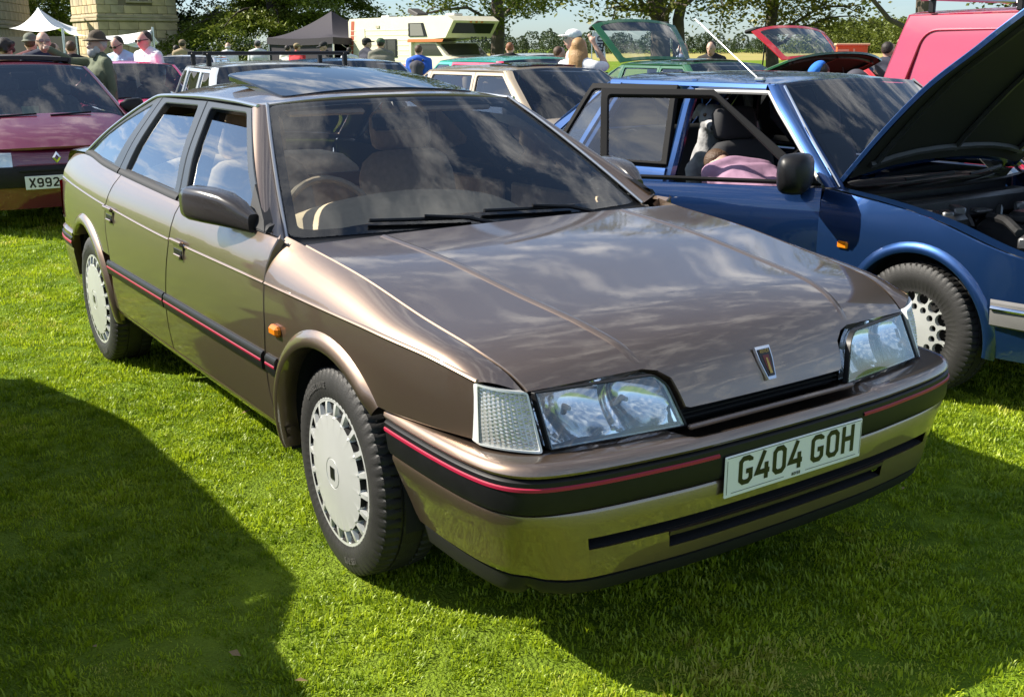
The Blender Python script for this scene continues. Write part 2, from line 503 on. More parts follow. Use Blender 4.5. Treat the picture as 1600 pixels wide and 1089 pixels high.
M_TAN = pbr('tan_cloth', (0.66, 0.52, 0.36), 0.85, noise=0.12, nscale=40, bump=0.2, bscale=300)
M_CABIN = pbr('dark_cabin', (0.020, 0.020, 0.022), 0.7, noise=0.2, nscale=15)
M_GREYCLOTH = pbr('grey_cloth', (0.20, 0.20, 0.205), 0.85, noise=0.2, nscale=30, bump=0.2, bscale=300)
M_RIM = pbr('wheel_silver', (0.52, 0.535, 0.52), 0.33, metal=0.35, noise=0.06, nscale=9)
M_REFL = pbr('lamp_reflector', (0.92, 0.94, 0.96), 0.09, metal=.95, bump=0.06, bscale=25)

def tyre_mesh(R, hw, rim, tread=True):
    g = 0.007
    ys = [-.86, -.86, -1.0, -1.02, -.97, -.90, -.84, -.60, -.38, -.37, -.30, -.29, 0, .29, .30, .37, .38, .60, .84, .90, .97, 1.02, 1.0, .86, .86]
    rs = [rim-.02, rim, rim+.25*(R-rim), rim+.52*(R-rim), R-.030, R-.010, R-.003, R-.001, R, R-g, R-g, R, R+.001, R, R-g, R-g, R, R-.001, R-.003, R-.010, R-.030, rim+.52*(R-rim), rim+.25*(R-rim), rim, rim-.02]
    prof = [(y*hw, r) for y, r in zip(ys, rs)]
    if not tread: return lathe_y(prof, 40)
    n = 62*5
    a = np.arange(n)
    mod = np.zeros((n, len(ys)))
    for k, y in enumerate(ys):
        if abs(y) > .93 or abs(y) < .001: continue
        ph = int(round(abs(y)*2.2+(1 if y > 0 else 0)*2))
        cut = ((a+ph) % 5 == 0)
        if abs(y) >= .38 and abs(y) <= .93: mod[:, k] = np.where(cut, .008 if abs(y) < .95 else .005, 0)
        elif abs(y) < .3: mod[:, k] = np.where((a+ph) % 10 == 0, .005, 0)
    return lathe_y(prof, n, mod)
def cover_mesh(r=.212, nslot=20):
    """Flat wheel cover with a ring of rectangular slots near the rim; axis y, outward +y."""
    per = 9; n = nslot*per
    sc_ = r/.215
    radii = [q*sc_ for q in (0.0, .012, .040, .0405, .044, .0445, .075, .11, .145, .160, .163, .166, .195, .198, .201, .206, .210, r/sc_, r/sc_)]
    dome = lambda q: .014-.020*(q/r)**2
    a = np.arange(n)*2*math.pi/n
    P = np.zeros((len(radii), n, 3)); 
    kk = np.arange(n) % per
    rib = (kk < 3)
    for i, q in enumerate(radii):
        h = np.full(n, dome(q))
        if i in (3, 4): h -= .0015
        if i in (11, 12): h = np.where(rib, h+.0015, h-.026)
        if i == 9: h = np.where(rib & (kk == 1), h+.004, h)
        if i >= 15: h = h+[.002, .001, -.002, -.03][i-15]
        P[i, :, 0] = q*np.cos(a); P[i, :, 2] = q*np.sin(a); P[i, :, 1] = h
    V, F = gridmesh(P, True)
    mi = np.zeros(len(F), int)
    fi = np.arange(len(F)); ring, ang = fi//n, fi % n
    k = ang % per
    mi[((ring >= 10) & (ring <= 12)) & (k >= 3) & (k < per-1)] = 1  # slot walls and floors coloured black to stand for the shade inside
    return V, F, mi
def rim_mesh(r, nhole=8, hole=.035, at=.12, dish=.02, inner=None):
    """Simple pressed or cast rim: disc with round holes."""
    loops = [np.stack([r*np.cos(t), r*np.sin(t)], 1) for t in [np.linspace(0, 2*math.pi, 49)[:-1]]]
    for i in range(nhole):
        t = np.linspace(0, 2*math.pi, 13)[:-1]; c = 2*math.pi*i/nhole
        loops.append(np.stack([at*math.cos(c)+hole*np.cos(t), at*math.sin(c)+hole*np.sin(t)], 1))
    if inner:
        for i in range(inner[0]):
            t = np.linspace(0, 2*math.pi, 11)[:-1]; c = 2*math.pi*(i+.5)/inner[0]
            loops.append(np.stack([inner[2]*math.cos(c)+inner[1]*np.cos(t), inner[2]*math.sin(c)+inner[1]*np.sin(t)], 1))
    v, f = fillpoly(loops, .05)
    q = np.hypot(v[:, 0], v[:, 1])
    V = np.stack([v[:, 0], .012-dish*np.clip((q-.04)/(r-.04), 0, 1)**1.2+.012*np.clip((q-.88*r)/(.12*r), 0, 1), v[:, 1]], 1)
    F = [tuple(t) for t in f]
    n = len(V); Vs = [V]
    for L in loops:
        qq = np.hypot(L[:, 0], L[:, 1])
        y = .012-dish*np.clip((qq-.04)/(r-.04), 0, 1)**1.2+.012*np.clip((qq-.88*r)/(.12*r), 0, 1)
        A = np.stack([L[:, 0], y, L[:, 1]], 1); B = A.copy(); B[:, 1] -= .02
        m = len(L); Vs += [A, B]
        F += [(n+i, n+(i+1) % m, n+m+(i+1) % m, n+m+i) for i in range(m)]; n += 2*m
    return np.concatenate(Vs), F
def disc_mesh(r, y):
    t = np.linspace(0, 2*math.pi, 33)[:-1]
    V = np.stack([r*np.cos(t), np.full(32, y), r*np.sin(t)], 1)
    return V, [tuple(range(32))]
_wheel_proto = {}
def make_wheel(parent, loc, sgn, R, hw, rim, style='cover', tread=False, steer=0.0, mat=None):
    """wheel > tyre, wheel_cover (outward along sgn*y)"""
    w = hub('wheel', parent, loc, (0, 0, (0 if sgn > 0 else math.pi)+steer))
    key = (R, hw, rim, str(style), tread, mat.name if mat else '')
    if key in _wheel_proto:
        for nm, me in _wheel_proto[key]:
            o = bpy.data.objects.new(nm, me); COL.objects.link(o); o.parent = w
        return w
    V, F = tyre_mesh(R, hw, rim, tread)
    parts = [mk('tyre', V, F, M_TYRE, w, True, 40)]
    if style == 'cover':
        V, F, mi = cover_mesh(rim+.022); V = V+np.array([0, hw*.97, 0])
        parts.append(mk('wheel_cover', V, F, [M_RIM, M_MATT], w, True, 30, mi))
        b = MB()
        sh = np.array([(-.016, .022), (-.004, .022), (-.004, -.012), (-.010, -.020), (-.017, -.010)])
        for dxx in (0, .0145):
            q = sh.copy(); q[:, 0] += dxx
            b.add(np.stack([q[:, 0], np.full(5, hw*.97+.0165), q[:, 1]], 1), [(0, 1, 2, 3, 4)])
        parts.append(b.build('emblem', M_INK, w, False))
        for txt, mid in (('CROSSCLIMATE', 62), ('195 R15', 250)):
            b = MB()
            gl, wd = glyphs(txt.replace('1', 'I').replace('5', 'S'), .019, .0036, gap=9)
            for V, F in gl:
                a_ = rad(mid)+(V[:, 0]-wd/2)/.262; q = .252+V[:, 1]
                b.add(np.stack([q*np.cos(a_), np.full(len(V), hw*1.02+.0025), q*np.sin(a_)], 1), F)
            parts.append(b.build('tyre_lettering', M_TYRELET, w, False))
    else:
        V, F = rim_mesh(rim+.006, **style) if isinstance(style, dict) else rim_mesh(rim+.006)
        V = V+np.array([0, hw*.80, 0])
        parts.append(mk('rim', V, F, mat or M_RIM, w, True, 30))
    V, F = disc_mesh(rim, hw*.3)
    parts.append(mk('brake_disc', V, F, M_MATT, w, False))
    _wheel_proto[key] = [(o.name.split('.')[0], o.data) for o in parts]
    return w
# ------------------------------------------------------------------ car building
def loft_fn(st, pw=2.0):
    """Stations along s=0,1,2..: (xe, ye, ze, bow, crown). t runs -1..1 across. Returns fn(s,t)."""
    S = np.array(st, float); k = np.arange(len(S))
    f = [pchip(k, S[:, i]) for i in range(5)]
    def fn(s, t):
        s = np.asarray(s, float); t = np.asarray(t, float)
        c = 1-np.abs(t)**pw
        return np.stack([f[0](s)+f[3](s)*c, f[1](s)*t, f[2](s)+f[4](s)*c], -1)
    return fn
def loft_mesh(st, ns=4, nt=25, pw=2.0, t0=-1.0, t1=1.0, off=0.0):
    fn = loft_fn(st, pw)
    s = np.linspace(0, len(st)-1, (len(st)-1)*ns+1); t = np.linspace(t0, t1, nt)
    G = fn(*np.meshgrid(s, t, indexing='ij'))
    return gridmesh(G)
def strip_between(A, B, n=6, bulge=0.0, out=(0, 0, 1)):
    """Ruled strip from curve A to curve B (same count) with an outward bulge."""
    A, B = np.asarray(A, float), np.asarray(B, float)
    t = np.linspace(0, 1, n)[None, :, None]
    G = A[:, None]*(1-t)+B[:, None]*t+4*t*(1-t)*bulge*np.asarray(out, float)
    return gridmesh(G)
def resamp(P, n):
    P = np.asarray(P, float)
    d = np.r_[0, np.cumsum(np.linalg.norm(np.diff(P, axis=0), axis=1))]
    t = np.linspace(0, d[-1], n)
    return np.stack([np.interp(t, d, P[:, i]) for i in range(P.shape[1])], 1)
def smoothcurve(P, n):
    P = np.asarray(P, float)
    d = np.r_[0, np.cumsum(np.linalg.norm(np.diff(P, axis=0), axis=1))]
    t = np.linspace(0, d[-1], n)
    return np.stack([pchip(d, P[:, i])(t) for i in range(P.shape[1])], 1)
class Car:
    def __init__(s, root, yS):
        s.root = root; s.yS = yS
    def sfn(s, sgn):
        return lambda x, z: np.stack([x, sgn*s.yS(x, z), z], -1)
    def side(s, name, poly, mat, sgn, parent=None, **k):
        return panel(name, poly, s.sfn(sgn), mat, parent or s.root, (0, sgn, 0), **k)
    def pane(s, name, poly, mat, sgn, parent=None, off=-0.006, step=0.08):
        return panel(name, poly, s.sfn(sgn), mat, parent or s.root, (0, sgn, 0), gap=0, step=step, depth=0, off=off, bev=0.0005)
    def bead(s, name, line, mat, sgn, parent, prof, n=60):
        """Moulding on the flank: prof [(out, dz)] carried along (x,z) line."""
        L = smoothcurve(line, n)
        pr = np.array(prof)
        G = np.zeros((n, len(pr), 3))
        G[..., 0] = L[:, None, 0]
        G[..., 2] = L[:, None, 1]+pr[None, :, 1]
        G[..., 1] = sgn*(s.yS(G[..., 0], G[..., 2])+pr[None, :, 0])
        V, F = gridmesh(G)
        F = F.tolist()+[tuple(range(len(pr))), tuple((n-1)*len(pr)+i for i in range(len(pr)))[::-1]]
        return mk(name, V, F, mat, parent, True, 40)
    def arch(s, name, cx, cz, r0, r1, bulge, a0, a1, mat, sgn, parent, n=36, taper=0):
        """Flared wheel arch lip on the flank between angles a0..a1 (degrees, 90 = top)."""
        t = np.radians(np.linspace(a0, a1, n))
        rr = np.array([r0+.004, r0, r0+.003, r0+.010, r0+(r1-r0)*.45, r0+(r1-r0)*.75, r1-.003, r1])
        o = np.array([-.05, -.004, bulge*.8, bulge, bulge*.95, bulge*.6, bulge*.12, -.001])
        G = np.zeros((n, len(rr), 3))
        G[..., 0] = cx+rr[None]*np.cos(t)[:, None]; G[..., 2] = cz+rr[None]*np.sin(t)[:, None]
        k_ = np.clip((np.linspace(a0, a1, n)-a0)/taper, 0, 1) if taper else np.ones(n)
        k_ = (k_*k_*(3-2*k_))[:, None]
        G[..., 1] = sgn*(s.yS(G[..., 0], G[..., 2])+np.where(o[None] > 0, o[None]*(.25+.75*k_), o[None]))
        V, F = gridmesh(G)
        return mk(name, V, F, mat, parent, True, 50)
    def liner(s, cx, cz, r, sgn, y0, y1, parent):
        t = np.radians(np.linspace(-8, 188, 24))
        A = np.stack([cx+r*np.cos(t), np.full(24, sgn*y1), cz+r*np.sin(t)], 1); B = A.copy(); B[:, 1] = sgn*y0
        V, F = gridmesh(np.stack([A, B], 1))
        n = len(V); F = F.tolist()
        V = np.vstack([V, B]); F.append(tuple(n+i for i in range(24)))
        return mk('wheel_arch_liner', V, F, M_MATT, parent, True, 40)
def seat(parent, x, y, z, mat, recl=0.30, w=0.5, head=True, hmat=None):
    """One car seat: cushion, backrest and headrest in one upholstered part with sub-part headrest."""
    b = MB()
    def cushion(c, d, ang):
        V = []; n1, n2 = 9, 12
        u = np.linspace(-math.pi/2, math.pi/2, n1); v = np.linspace(0, 2*math.pi, n2+1)[:-1]
        e = 0.45
        sp = lambda q: np.sign(q)*np.abs(q)**e
        X = d[0]/2*np.outer(sp(np.cos(u)), sp(np.cos(v))); Y = d[1]/2*np.outer(sp(np.cos(u)), sp(np.sin(v))); Z = d[2]/2*np.outer(sp(np.sin(u)), np.ones(n2))
        P = np.stack([X, Y, Z], -1)
        c_, s_ = math.cos(ang), math.sin(ang)
        P = np.stack([P[..., 0]*c_-P[..., 2]*s_, P[..., 1], P[..., 0]*s_+P[..., 2]*c_], -1)+np.array(c)
        return gridmesh(P, True)
    V, F = cushion((x+.08, y, z+.02), (.52, w, .16), .12); b.add(V, F)
    bx, bz = x-.26, z+.32
    V, F = cushion((bx, y, bz), (.16, w, .66), recl); b.add(V, F)
    o = b.build('seat', mat, parent, True, 60)
    if head:
        hx, hz = bx-math.sin(recl)*.42, bz+math.cos(recl)*.42
        V, F = cushion((hx, y, hz), (.10, .30, .19), recl*.7)
        h = mk('headrest', V, F, hmat or mat, o, True, 60)
    return o
# ------------------------------------------------------------------ the bronze five-door hatchback
M_BRONZE = paint('bronze_metallic', (0.225, 0.163, 0.120), metal=0.90, rough=0.41, flake=0.25)
M_RED = pbr('red_insert', (0.32, 0.010, 0.040), 0.4)
M_PILLAR = pbr('pillar_grey', (0.030, 0.036, 0.042), 0.35)
M_MIRRORH = pbr('mirror_shell', (0.030, 0.025, 0.022), 0.25, coat=0.5)
def bronze_car():
    root = thing('hatchback_car', 'large bronze metallic five-door hatchback with white plate G404 GOH, in the foreground', 'car')
    zs = [.15, .25, .30, .40, .50, .60, .70, .80, .86, .92, .97, 1.10, 1.22, 1.31, 1.36]
    ys = [.765, .815, .835, .850, .858, .862, .863, .857, .847, .825, .792, .718, .630, .558, .515]
    fz = pchip(zs, ys)
    fx = pchip([-3.8, -3.6, -3.3, -2.9, -2.3, -1.2, -.2, .3, .5, .7, .8, .9], [.865, .91, .950, .978, .997, 1.0, 1.0, .990, .968, .925, .895, .86])
    yS = lambda x, z: fz(z)*fx(x)
    c = Car(root, yS)
    PM = M_BRONZE
    CR = pchip([-3.4, -2.3, -1.3, -.43, .2, .5, .745], [.862, .828, .806, .806, .803, .792, .757])     # swage line
    BELT = pchip([-3.2, -2.95, -2.58, -2.1, -1.7, -1.38, -.43], [1.0, 1.005, .985, .970, .960, .953, .948])
    A = [(-.405, .948), (-.43, .80), (-.432, .688), (-.448, .557), (-.450, .47), (-.42, .345)]
    B = [(-1.352, .953), (-1.392, .79), (-1.455, .63), (-1.50, .46), (-1.49, .345)]
    C = [(-2.232, .974), (-2.285, .894), (-2.325, .80), (-2.322, .70), (-2.305, .60), (-2.315, .50), (-2.34, .42), (-2.37, .345)]
    ax, rr = -2.759, .372
    circ = lambda cx, r, a0, a1, n=24: [(cx+r*math.cos(rad(t)), .315+r*math.sin(rad(t))) for t in np.linspace(a0, a1, n)]
    smo = lambda P, n=14: [tuple(q) for q in smoothcurve(P, n)]
    belt = lambda x0, x1, n=12: [(x, float(BELT(x))) for x in np.linspace(x0, x1, n)]
    # --- bonnet edge (shut line between bonnet and wing), right side positive y
    BE = np.array([(-.432, .772, .942), (-.33, .762, .929), (.028, .759, .8958), (.344, .754, .8475), (.594, .738, .808), (.698, .715, .773), (.757, .700, .733)])
    BEs = smoothcurve(BE, 40)
    for sgn in (-1, 1):
        # front wing: flank below the swage, rounded shoulder above it
        cr = [(x, float(CR(x))) for x in np.linspace(-.43, .705, 24)]
        poly = cr+[(.708, .69), (.712, .617), (.35, .600)]+circ(0, rr, 50, 181)+[(-.372, .345)]+smo(A[1:])[::-1]
        V, F = panel('w', poly, c.sfn(sgn), PM, root, (0, sgn, 0), build=False, step=.04)
        b = MB().add(V, F)
        n = 40
        top = BEs*np.array([1, sgn, 1]); xs = np.linspace(-.43, .705, n)
        zc = CR(xs); bot = np.stack([xs, sgn*yS(xs, zc), zc], 1)
        t = np.linspace(0, 1, 12)[None, :, None]
        ctl = (top+bot)/2; ctl[:, 1] += sgn*.022; ctl[:, 2] += .020
        G = (1-t)**2*top[:, None]+2*t*(1-t)*ctl[:, None]+t*t*bot[:, None]
        V, F = gridmesh(G); b.add(V, F)
        dn = top.copy(); dn[:, 2] -= .03
        V, F = gridmesh(np.stack([top, dn], 1)); b.add(V, F)
        bk = G[0]; bk2 = bk.copy(); bk2[:, 0] -= .0; bk2[:, 1] *= .96; bk2[:, 2] -= .02
        V, F = gridmesh(np.stack([bk, bk2], 1)); b.add(V, F)
        w = b.build('front_wing', PM, root, True, 30)
        c.bead('swage_line', [(x, float(CR(x))) for x in np.linspace(-.425, .702, 20)], PM, sgn, w, [(-.002, -.006), (.003, -.004), (.0045, 0), (.002, .004), (-.003, .006)])
        c.arch('arch_lip', 0, .315, rr, .424, .019, 43, 186, PM, sgn, w, taper=9)
        c.liner(0, .315, .385, sgn, .55, .82, root)
        # side repeater
        rp = MB(); yv = sgn*(yS(-.33, .675)+.006)
        rp.box((-.33, yv, .675), (.062, .026, .034), bev=.009)
        rp.build('side_repeater', M_AMBER, w)
        # doors
        fd = c.side('front_door', belt(-1.352, -.405)+smo(A)+smo(B)[::-1], PM, sgn)
        rd = c.side('rear_door', belt(-2.232, -1.352)+smo(B)+smo(C)[::-1], PM, sgn)
        # quarter
        qp = belt(-3.16, -2.232, 16)+smo(C[:5])+circ(ax, .43, 42, 46, 3)+circ(ax, rr, 50, 127)+[(-3.36, .61), (-3.375, .75), (-3.36, .90), (-3.30, .975), (-3.23, 1.0)]
        q = c.side('rear_quarter', qp, PM, sgn)
        c.arch('arch_lip', ax, .315, rr, .424, .019, -6, 130, PM, sgn, q)
        c.liner(ax, .315, .385, sgn, .5, .80, root)
        for dr, x0, x1 in ((fd, -1.375, -.435), (rd, -2.31, -1.39), (q, -3.35, -2.335)):
            c.bead('swage_line', [(x, float(CR(x))) for x in np.linspace(x0, x1, 20)], PM, sgn, dr, [(-.002, -.006), (.003, -.004), (.0045, 0), (.002, .004), (-.003, .006)])
        # rubbing strips with a red insert
        for own, x0, x1 in ((w, -.425, -.345), (fd, -1.475, -.455), (rd, -2.325, -1.49)):
            s_ = c.bead('rubbing_strip', [(x0, .552), ((x0+x1)/2, .551), (x1, .552)], M_BLACK, sgn, own,
                        [(-.004, -.033), (.010, -.031), (.013, -.026), (.013, -.006), (.013, .006), (.012, .020), (.005, .029), (-.004, .031)], 24)
            c.bead('red_insert', [(x0+.003, .552), (x1-.003, .552)], M_RED, sgn, own, [(.012, -.0055), (.0150, -.003), (.0150, .003), (.012, .0055)], 16)
        # sill
        sl = c.bead('sill', [(-2.36, .33), (-1.2, .325), (-.37, .33)], PM, sgn, root, [(-.07, -.055), (-.052, -.058), (-.038, -.050), (-.030, -.03), (-.006, -.004), (-.006, .012), (-.03, .018)], 40)
        # handles: recessed cup and flap
        for dr, hx, hz in ((fd, -1.262, .775), (rd, -2.238, .785)):
            hb = MB(); yy = yS(hx, hz)
            hb.box((hx, sgn*(yy+.0015), hz), (.115, .004, .058), m=0, bev=.0015)
            hb.box((hx, sgn*(yy+.0035), hz-.004), (.095, .004, .036), m=1, bev=.0015)
            hb.box((hx-.003, sgn*(yy+.008), hz+.040), (.13, .014, .018), m=0, bev=.004)
            hb.build('door_handle', [PM, M_BLACK], dr)
            kb = MB(); kb.box((hx+.008, sgn*(yy+.011), hz-.012), (.075, .008, .016), bev=.003); 
            kb.build('handle_flap', PM, dr)
        # glazing: frames on the doors
        fg = rnd([(-1.362, .982), (-.655, .982), (-1.205, 1.279), (-1.598, 1.281)], .02)
        ff = [(-1.412, .957)]+belt(-1.39, -.50, 6)+[(-.545, .962), (-1.185, 1.299), (-1.680, 1.306)]
        rg = rnd([(-2.212, .992), (-1.490, .980), (-1.752, 1.284), (-2.188, 1.279)], .02)
        rf = [(-2.300, .980)]+belt(-2.25, -1.43, 6)+[(-1.415, .957), (-1.684, 1.306), (-2.262, 1.301)]
        qg = rnd([(-2.940, 1.024), (-2.420, 1.004), (-2.335, 1.266), (-2.42, 1.238), (-2.60, 1.178), (-2.82, 1.080)], .012)
        qf = belt(-3.02, -2.31, 8)+[(-2.302, .982), (-2.266, 1.301), (-2.33, 1.297), (-2.49, 1.245), (-2.713, 1.150), (-2.90, 1.050), (-2.99, 1.012)]
        fy = lambda P: P
        for dr, fr, gl, nm in ((fd, ff, fg, 'window_frame'), (rd, rf, rg, 'window_frame'), (q, qf, qg, 'window_frame')):
            c.side('window_frame', fr, M_PILLAR, sgn, dr, holes=[gl], gap=.0015, step=.045, depth=.025)
        # side glass part open: front and rear panes dropped a hand's width, sunlit tops visible
        fgl = [(-1.364, .975), (-.640, .975), (-.72, 1.02), (-1.115, 1.236), (-1.575, 1.246)]
        rgl = [(-2.222, .985), (-1.484, .972), (-1.725, 1.246), (-2.200, 1.237)]
        c.pane('window_glass', fgl, M_GLASS, sgn, fd, off=-.014)
        c.pane('window_glass', rgl, M_GLASS, sgn, rd, off=-.014)
        c.pane('window_glass', qg, M_GLASS, sgn, q, off=-.004)
        # waist moulding
        for dr, x0, x1 in ((fd, -1.38, -.50), (rd, -2.27, -1.41), (q, -3.0, -2.29)):
            c.bead('waist_moulding', [(x, float(BELT(x))+.010) for x in np.linspace(x0, x1, 12)], M_RUB, sgn, dr, [(-.012, -.014), (.006, -.012), (.009, -.004), (.006, .008), (-.010, .014)], 30)
        # A pillar: from the door frame to the windscreen edge
        P0 = np.array([(x, sgn*yS(x, z), z) for x, z in ((-.50, .950), (-.735, 1.075), (-.97, 1.197), (-1.165, 1.297))])
        P1 = np.array([(-.50, sgn*.745, .915), (-.725, sgn*.675, 1.062), (-.95, sgn*.598, 1.203), (-1.128, sgn*.532, 1.308)])
        A0, A1 = smoothcurve(P0, 16), smoothcurve(P1, 16)
        A0[:, 1] += sgn*.006
        V, F = strip_between(A0, A1, 8, .013, (.65, sgn*.6, .4))
        pb = MB().add(V, F)
        ext0 = A0.copy(); ext0[:, 1] -= sgn*.03
        V, F = gridmesh(np.stack([A0, ext0], 1)); pb.add(V, F)
        ap = pb.build('a_pillar', PM, root, True, 40)
        V, F = tube(A1+np.array([.004, 0, .004]), .006, 6); mk('windscreen_seal', V, F, M_SATIN, ap)
        # roof side rail (bright drip moulding)
        RE = smoothcurve([(-2.975, 1.020), (-2.85, 1.085), (-2.713, 1.155), (-2.49, 1.250), (-2.31, 1.304), (-2.0, 1.314), (-1.73, 1.318), (-1.4, 1.314), (-1.13, 1.304)], 50)
        R3 = np.stack([RE[:, 0], sgn*(yS(RE[:, 0], RE[:, 1])+.003), RE[:, 1]], 1)
        V, F = tube(R3, .0075, 8); mk('drip_rail', V, F, M_SATIN, root)
        # wheels
        make_wheel(root, (0, sgn*.742, .312), sgn, .312, .0975, .207, 'cover', True, steer=rad(-2.5))
        make_wheel(root, (ax, sgn*.735, .312), sgn, .312, .0975, .207, 'cover', True)
    # --- roof
    RS = [(-1.135, .540, 1.308, .005, .026), (-1.40, .556, 1.318, .0, .050), (-1.75, .556, 1.320, 0, .062), (-2.15, .556, 1.312, 0, .060), (-2.38, .575, 1.283, .0, .060), (-2.49, .600, 1.250, 0, .058)]
    fn = loft_fn(RS, 2.4)
    panel('roof', [(0, -1), (5, -1), (5, 1), (0, 1)], fn, PM, root, (0, 0, 1), gap=0, step=.1, depth=.012, bev=.001)
    TS = [(-2.49, .600, 1.247, .0, .057), (-2.713, .666, 1.153, -.03, .065), (-2.90, .72, 1.06, -.08, .05), (-3.00, .74, 1.015, -.10, .03)]
    fn2 = loft_fn(TS, 2.6)
    tg = panel('tailgate', [(0, -1), (3, -1), (3, 1), (0, 1)], fn2, PM, root, (0, 0, 1), holes=[rnd([(.25, -.86), (2.6, -.86), (2.6, .86), (.25, .86)], .08)], gap=0, step=.12, depth=.012, bev=.001)
    panel('rear_window', rnd([(.25, -.86), (2.6, -.86), (2.6, .86), (.25, .86)], .08), fn2, M_GLASS, tg, (0, 0, 1), gap=0, depth=0, step=.2, off=-.004)
    DS = [(-3.00, .755, 1.012, -.10, .02), (-3.25, .765, 1.005, -.13, .02), (-3.36, .765, .93, -.14, .0), (-3.385, .77, .72, -.15, 0), (-3.39, .77, .60, -.15, 0)]
    V, F = loft_mesh(DS, 5, 27, 4.0); mk('tail_panel', V, F, PM, root, True, 40)
    for sgn in (-1, 1):
        lb = MB()
        G = np.array([[(-3.352, sgn*.822, z), (-3.40, sgn*.805, z), (-3.44, sgn*.77, z), (-3.50, sgn*.60, z), (-3.515, sgn*.42, z)] for z in (.645, .74, .84)])
        V, F = gridmesh(G); lb.add(V, F)
        lb.build('tail_lamp', M_REDLENS, root)
        # rear bumper side
        path = np.array([(-3.10, .838), (-3.25, .832), (-3.38, .818), (-3.48, .79), (-3.56, .70), (-3.60, .5), (-3.62, .25), (-3.625, 0)])
        P = smoothcurve(path, 40); T = np.gradient(P, axis=0); T /= np.linalg.norm(T, axis=1)[:, None]
        N_ = np.stack([T[:, 1], -T[:, 0]], 1)
        if N_[0, 1] < 0: N_ = -N_
        rows = np.column_stack([P, N_])
        for prof, m_, nm in (([(-.05, .612), (-.006, .606), (.004, .596), (.004, .580)], PM, 'rear_bumper'), ([(.0, .579), (.010, .572), (.010, .525), (0, .518)], M_BLACK, 'bumper_strip'),
                             ([(.010, .556), (.013, .553), (.013, .543), (.010, .540)], M_RED, 'red_insert'), ([(.002, .517), (.004, .50), (-.01, .38), (-.03, .30)], PM, 'rear_bumper')):
            G = sweep(rows, prof); G[..., 1] *= sgn
            V, F = gridmesh(G); mk(nm, V, F, m_, root, True, 40)
    # --- bonnet
    HS = [(-.33, .759, .929, -.01, .006), (.028, .756, .8958, .02, .020), (.344, .751, .8475, .035, .032), (.594, .735, .808, .045, .037), (.698, .711, .773, .055, .036), (.757, .695, .735, .066, .018), (.795, .69, .690, .062, .012), (.820, .69, .640, .062, .010)]
    HF = loft_fn(HS, 2.2)
    crease = HF
    top_s = 5.02
    outline = [(0.0, t) for t in np.linspace(-1, 1, 30)]+[(s, 1.0) for s in np.linspace(.2, top_s-.02, 20)]
    outline += [(top_s, .985), (top_s-.02, .75), (top_s-.02, .555), (top_s+.15, .50), (5.6, .456), (6.6, .436), (6.92, .43), (7.0, .41)]
    tongue = [(s, t) for s, t in outline[-8:]]
    outline += [(7.0, t) for t in np.linspace(.38, -.38, 12)]+[(s, -t) for s, t in tongue[::-1]]
    outline += [(s, -1.0) for s in np.linspace(top_s-.02, .2, 20)]
    bon = panel('bonnet', outline, crease, PM, root, (0.2, 0, 1), gap=.004, step=.055, depth=.03, bev=.004)
    for sg in (-1, 1):
        k = np.linspace(.05, 4.75, 40); tc_ = .655-.020*k
        hh = np.clip((4.75-k)/1.0, 0.05, 1)
        G = np.zeros((40, 6, 3))
        for i, (dt, h_) in enumerate(((-.030, -.001), (-.018, .0042), (-.008, .0052), (.0, .0048), (.012, .0008), (.016, -.001))):
            G[:, i] = HF(k, sg*(tc_+dt)); G[:, i, 2] += np.where(h_ > 0, h_*hh, h_)
        V, F = gridmesh(G); mk('bonnet_crease', V, F, PM, bon, True, 60)
    # badge on the nose
    pb = HF(np.array([5.35, 6.35]), np.array([0., 0.]))
    u = pb[0]-pb[1]; L_ = np.linalg.norm(u); u /= L_; cen = pb.mean(0); nrm = np.cross(u, (0, 1, 0)); nrm *= np.sign(nrm[0])
    sh = np.array([(-.027, .045), (.027, .045), (.025, .01), (.014, -.045), (-.014, -.045), (-.025, .01)])
    def plate(sc, up): return np.stack([cen+nrm*up+u*q[1]*sc+np.array([0, 1, 0])*q[0]*sc for q in sh])
    b = MB()
    V = np.vstack([plate(1, .003), plate(1, .012)]); b.add(V, [(6, 7, 8, 9, 10, 11)]+[(i, (i+1) % 6, 6+(i+1) % 6, 6+i) for i in range(6)])
    bd = b.build('badge', M_CHROME, bon, False)
    mk('badge_field', plate(.82, .0135), [(0, 1, 2, 3, 4, 5)], pbr('badge_black', (.015, .012, .01), .3), bon, False)
    b = MB()
    for pts, col in ((((-.011, .020), (.011, .020), (.008, -.02), (-.008, -.02)), 0), (((-.003, .012), (.003, .012), (.005, -.030), (-.005, -.030)), 1)):
        b.add(np.stack([cen+nrm*(.0145+.001*col)+u*q[1]+np.array([0, 1, 0])*q[0] for q in pts]), [(0, 1, 2, 3)], col)
    b.build('badge_ship', [pbr('badge_red', (.16, .015, .012), .3), pbr('badge_gold', (.45, .30, .08), .3, metal=.8)], bon, False)
    gl, w_ = glyphs('ROVER', .009, .0016)
    b = MB()
    for V, F in gl: b.add(np.stack([cen+nrm*.0150+u*(.026+q[1])+np.array([0, 1, 0])*(q[0]-w_/2)*.95 for q in V]), F)
    b.build('badge_lettering', MATS['badge_gold'], bon, False)
    # --- windscreen, scuttle, wipers
    WS = [(-.51, .742, .914, .075, -.002), (-.73, .672, 1.062, .060, .006), (-.955, .595, 1.203, .045, .012), (-1.128, .532, 1.308, .03, .018)]
    WF = loft_fn(WS, 2.0)
    G = [(s, t) for s, t in rnd([(0.03, -.985), (2.97, -.985), (2.97, .985), (.03, .985)], .1)]
    ws = panel('windscreen', G, WF, M_GLASSD, root, (1, 0, 1), gap=0, depth=0, step=.12, bev=.0005)
    hole = rnd([(0.17, -.94), (2.86, -.93), (2.86, .93), (.17, .94)], .1)
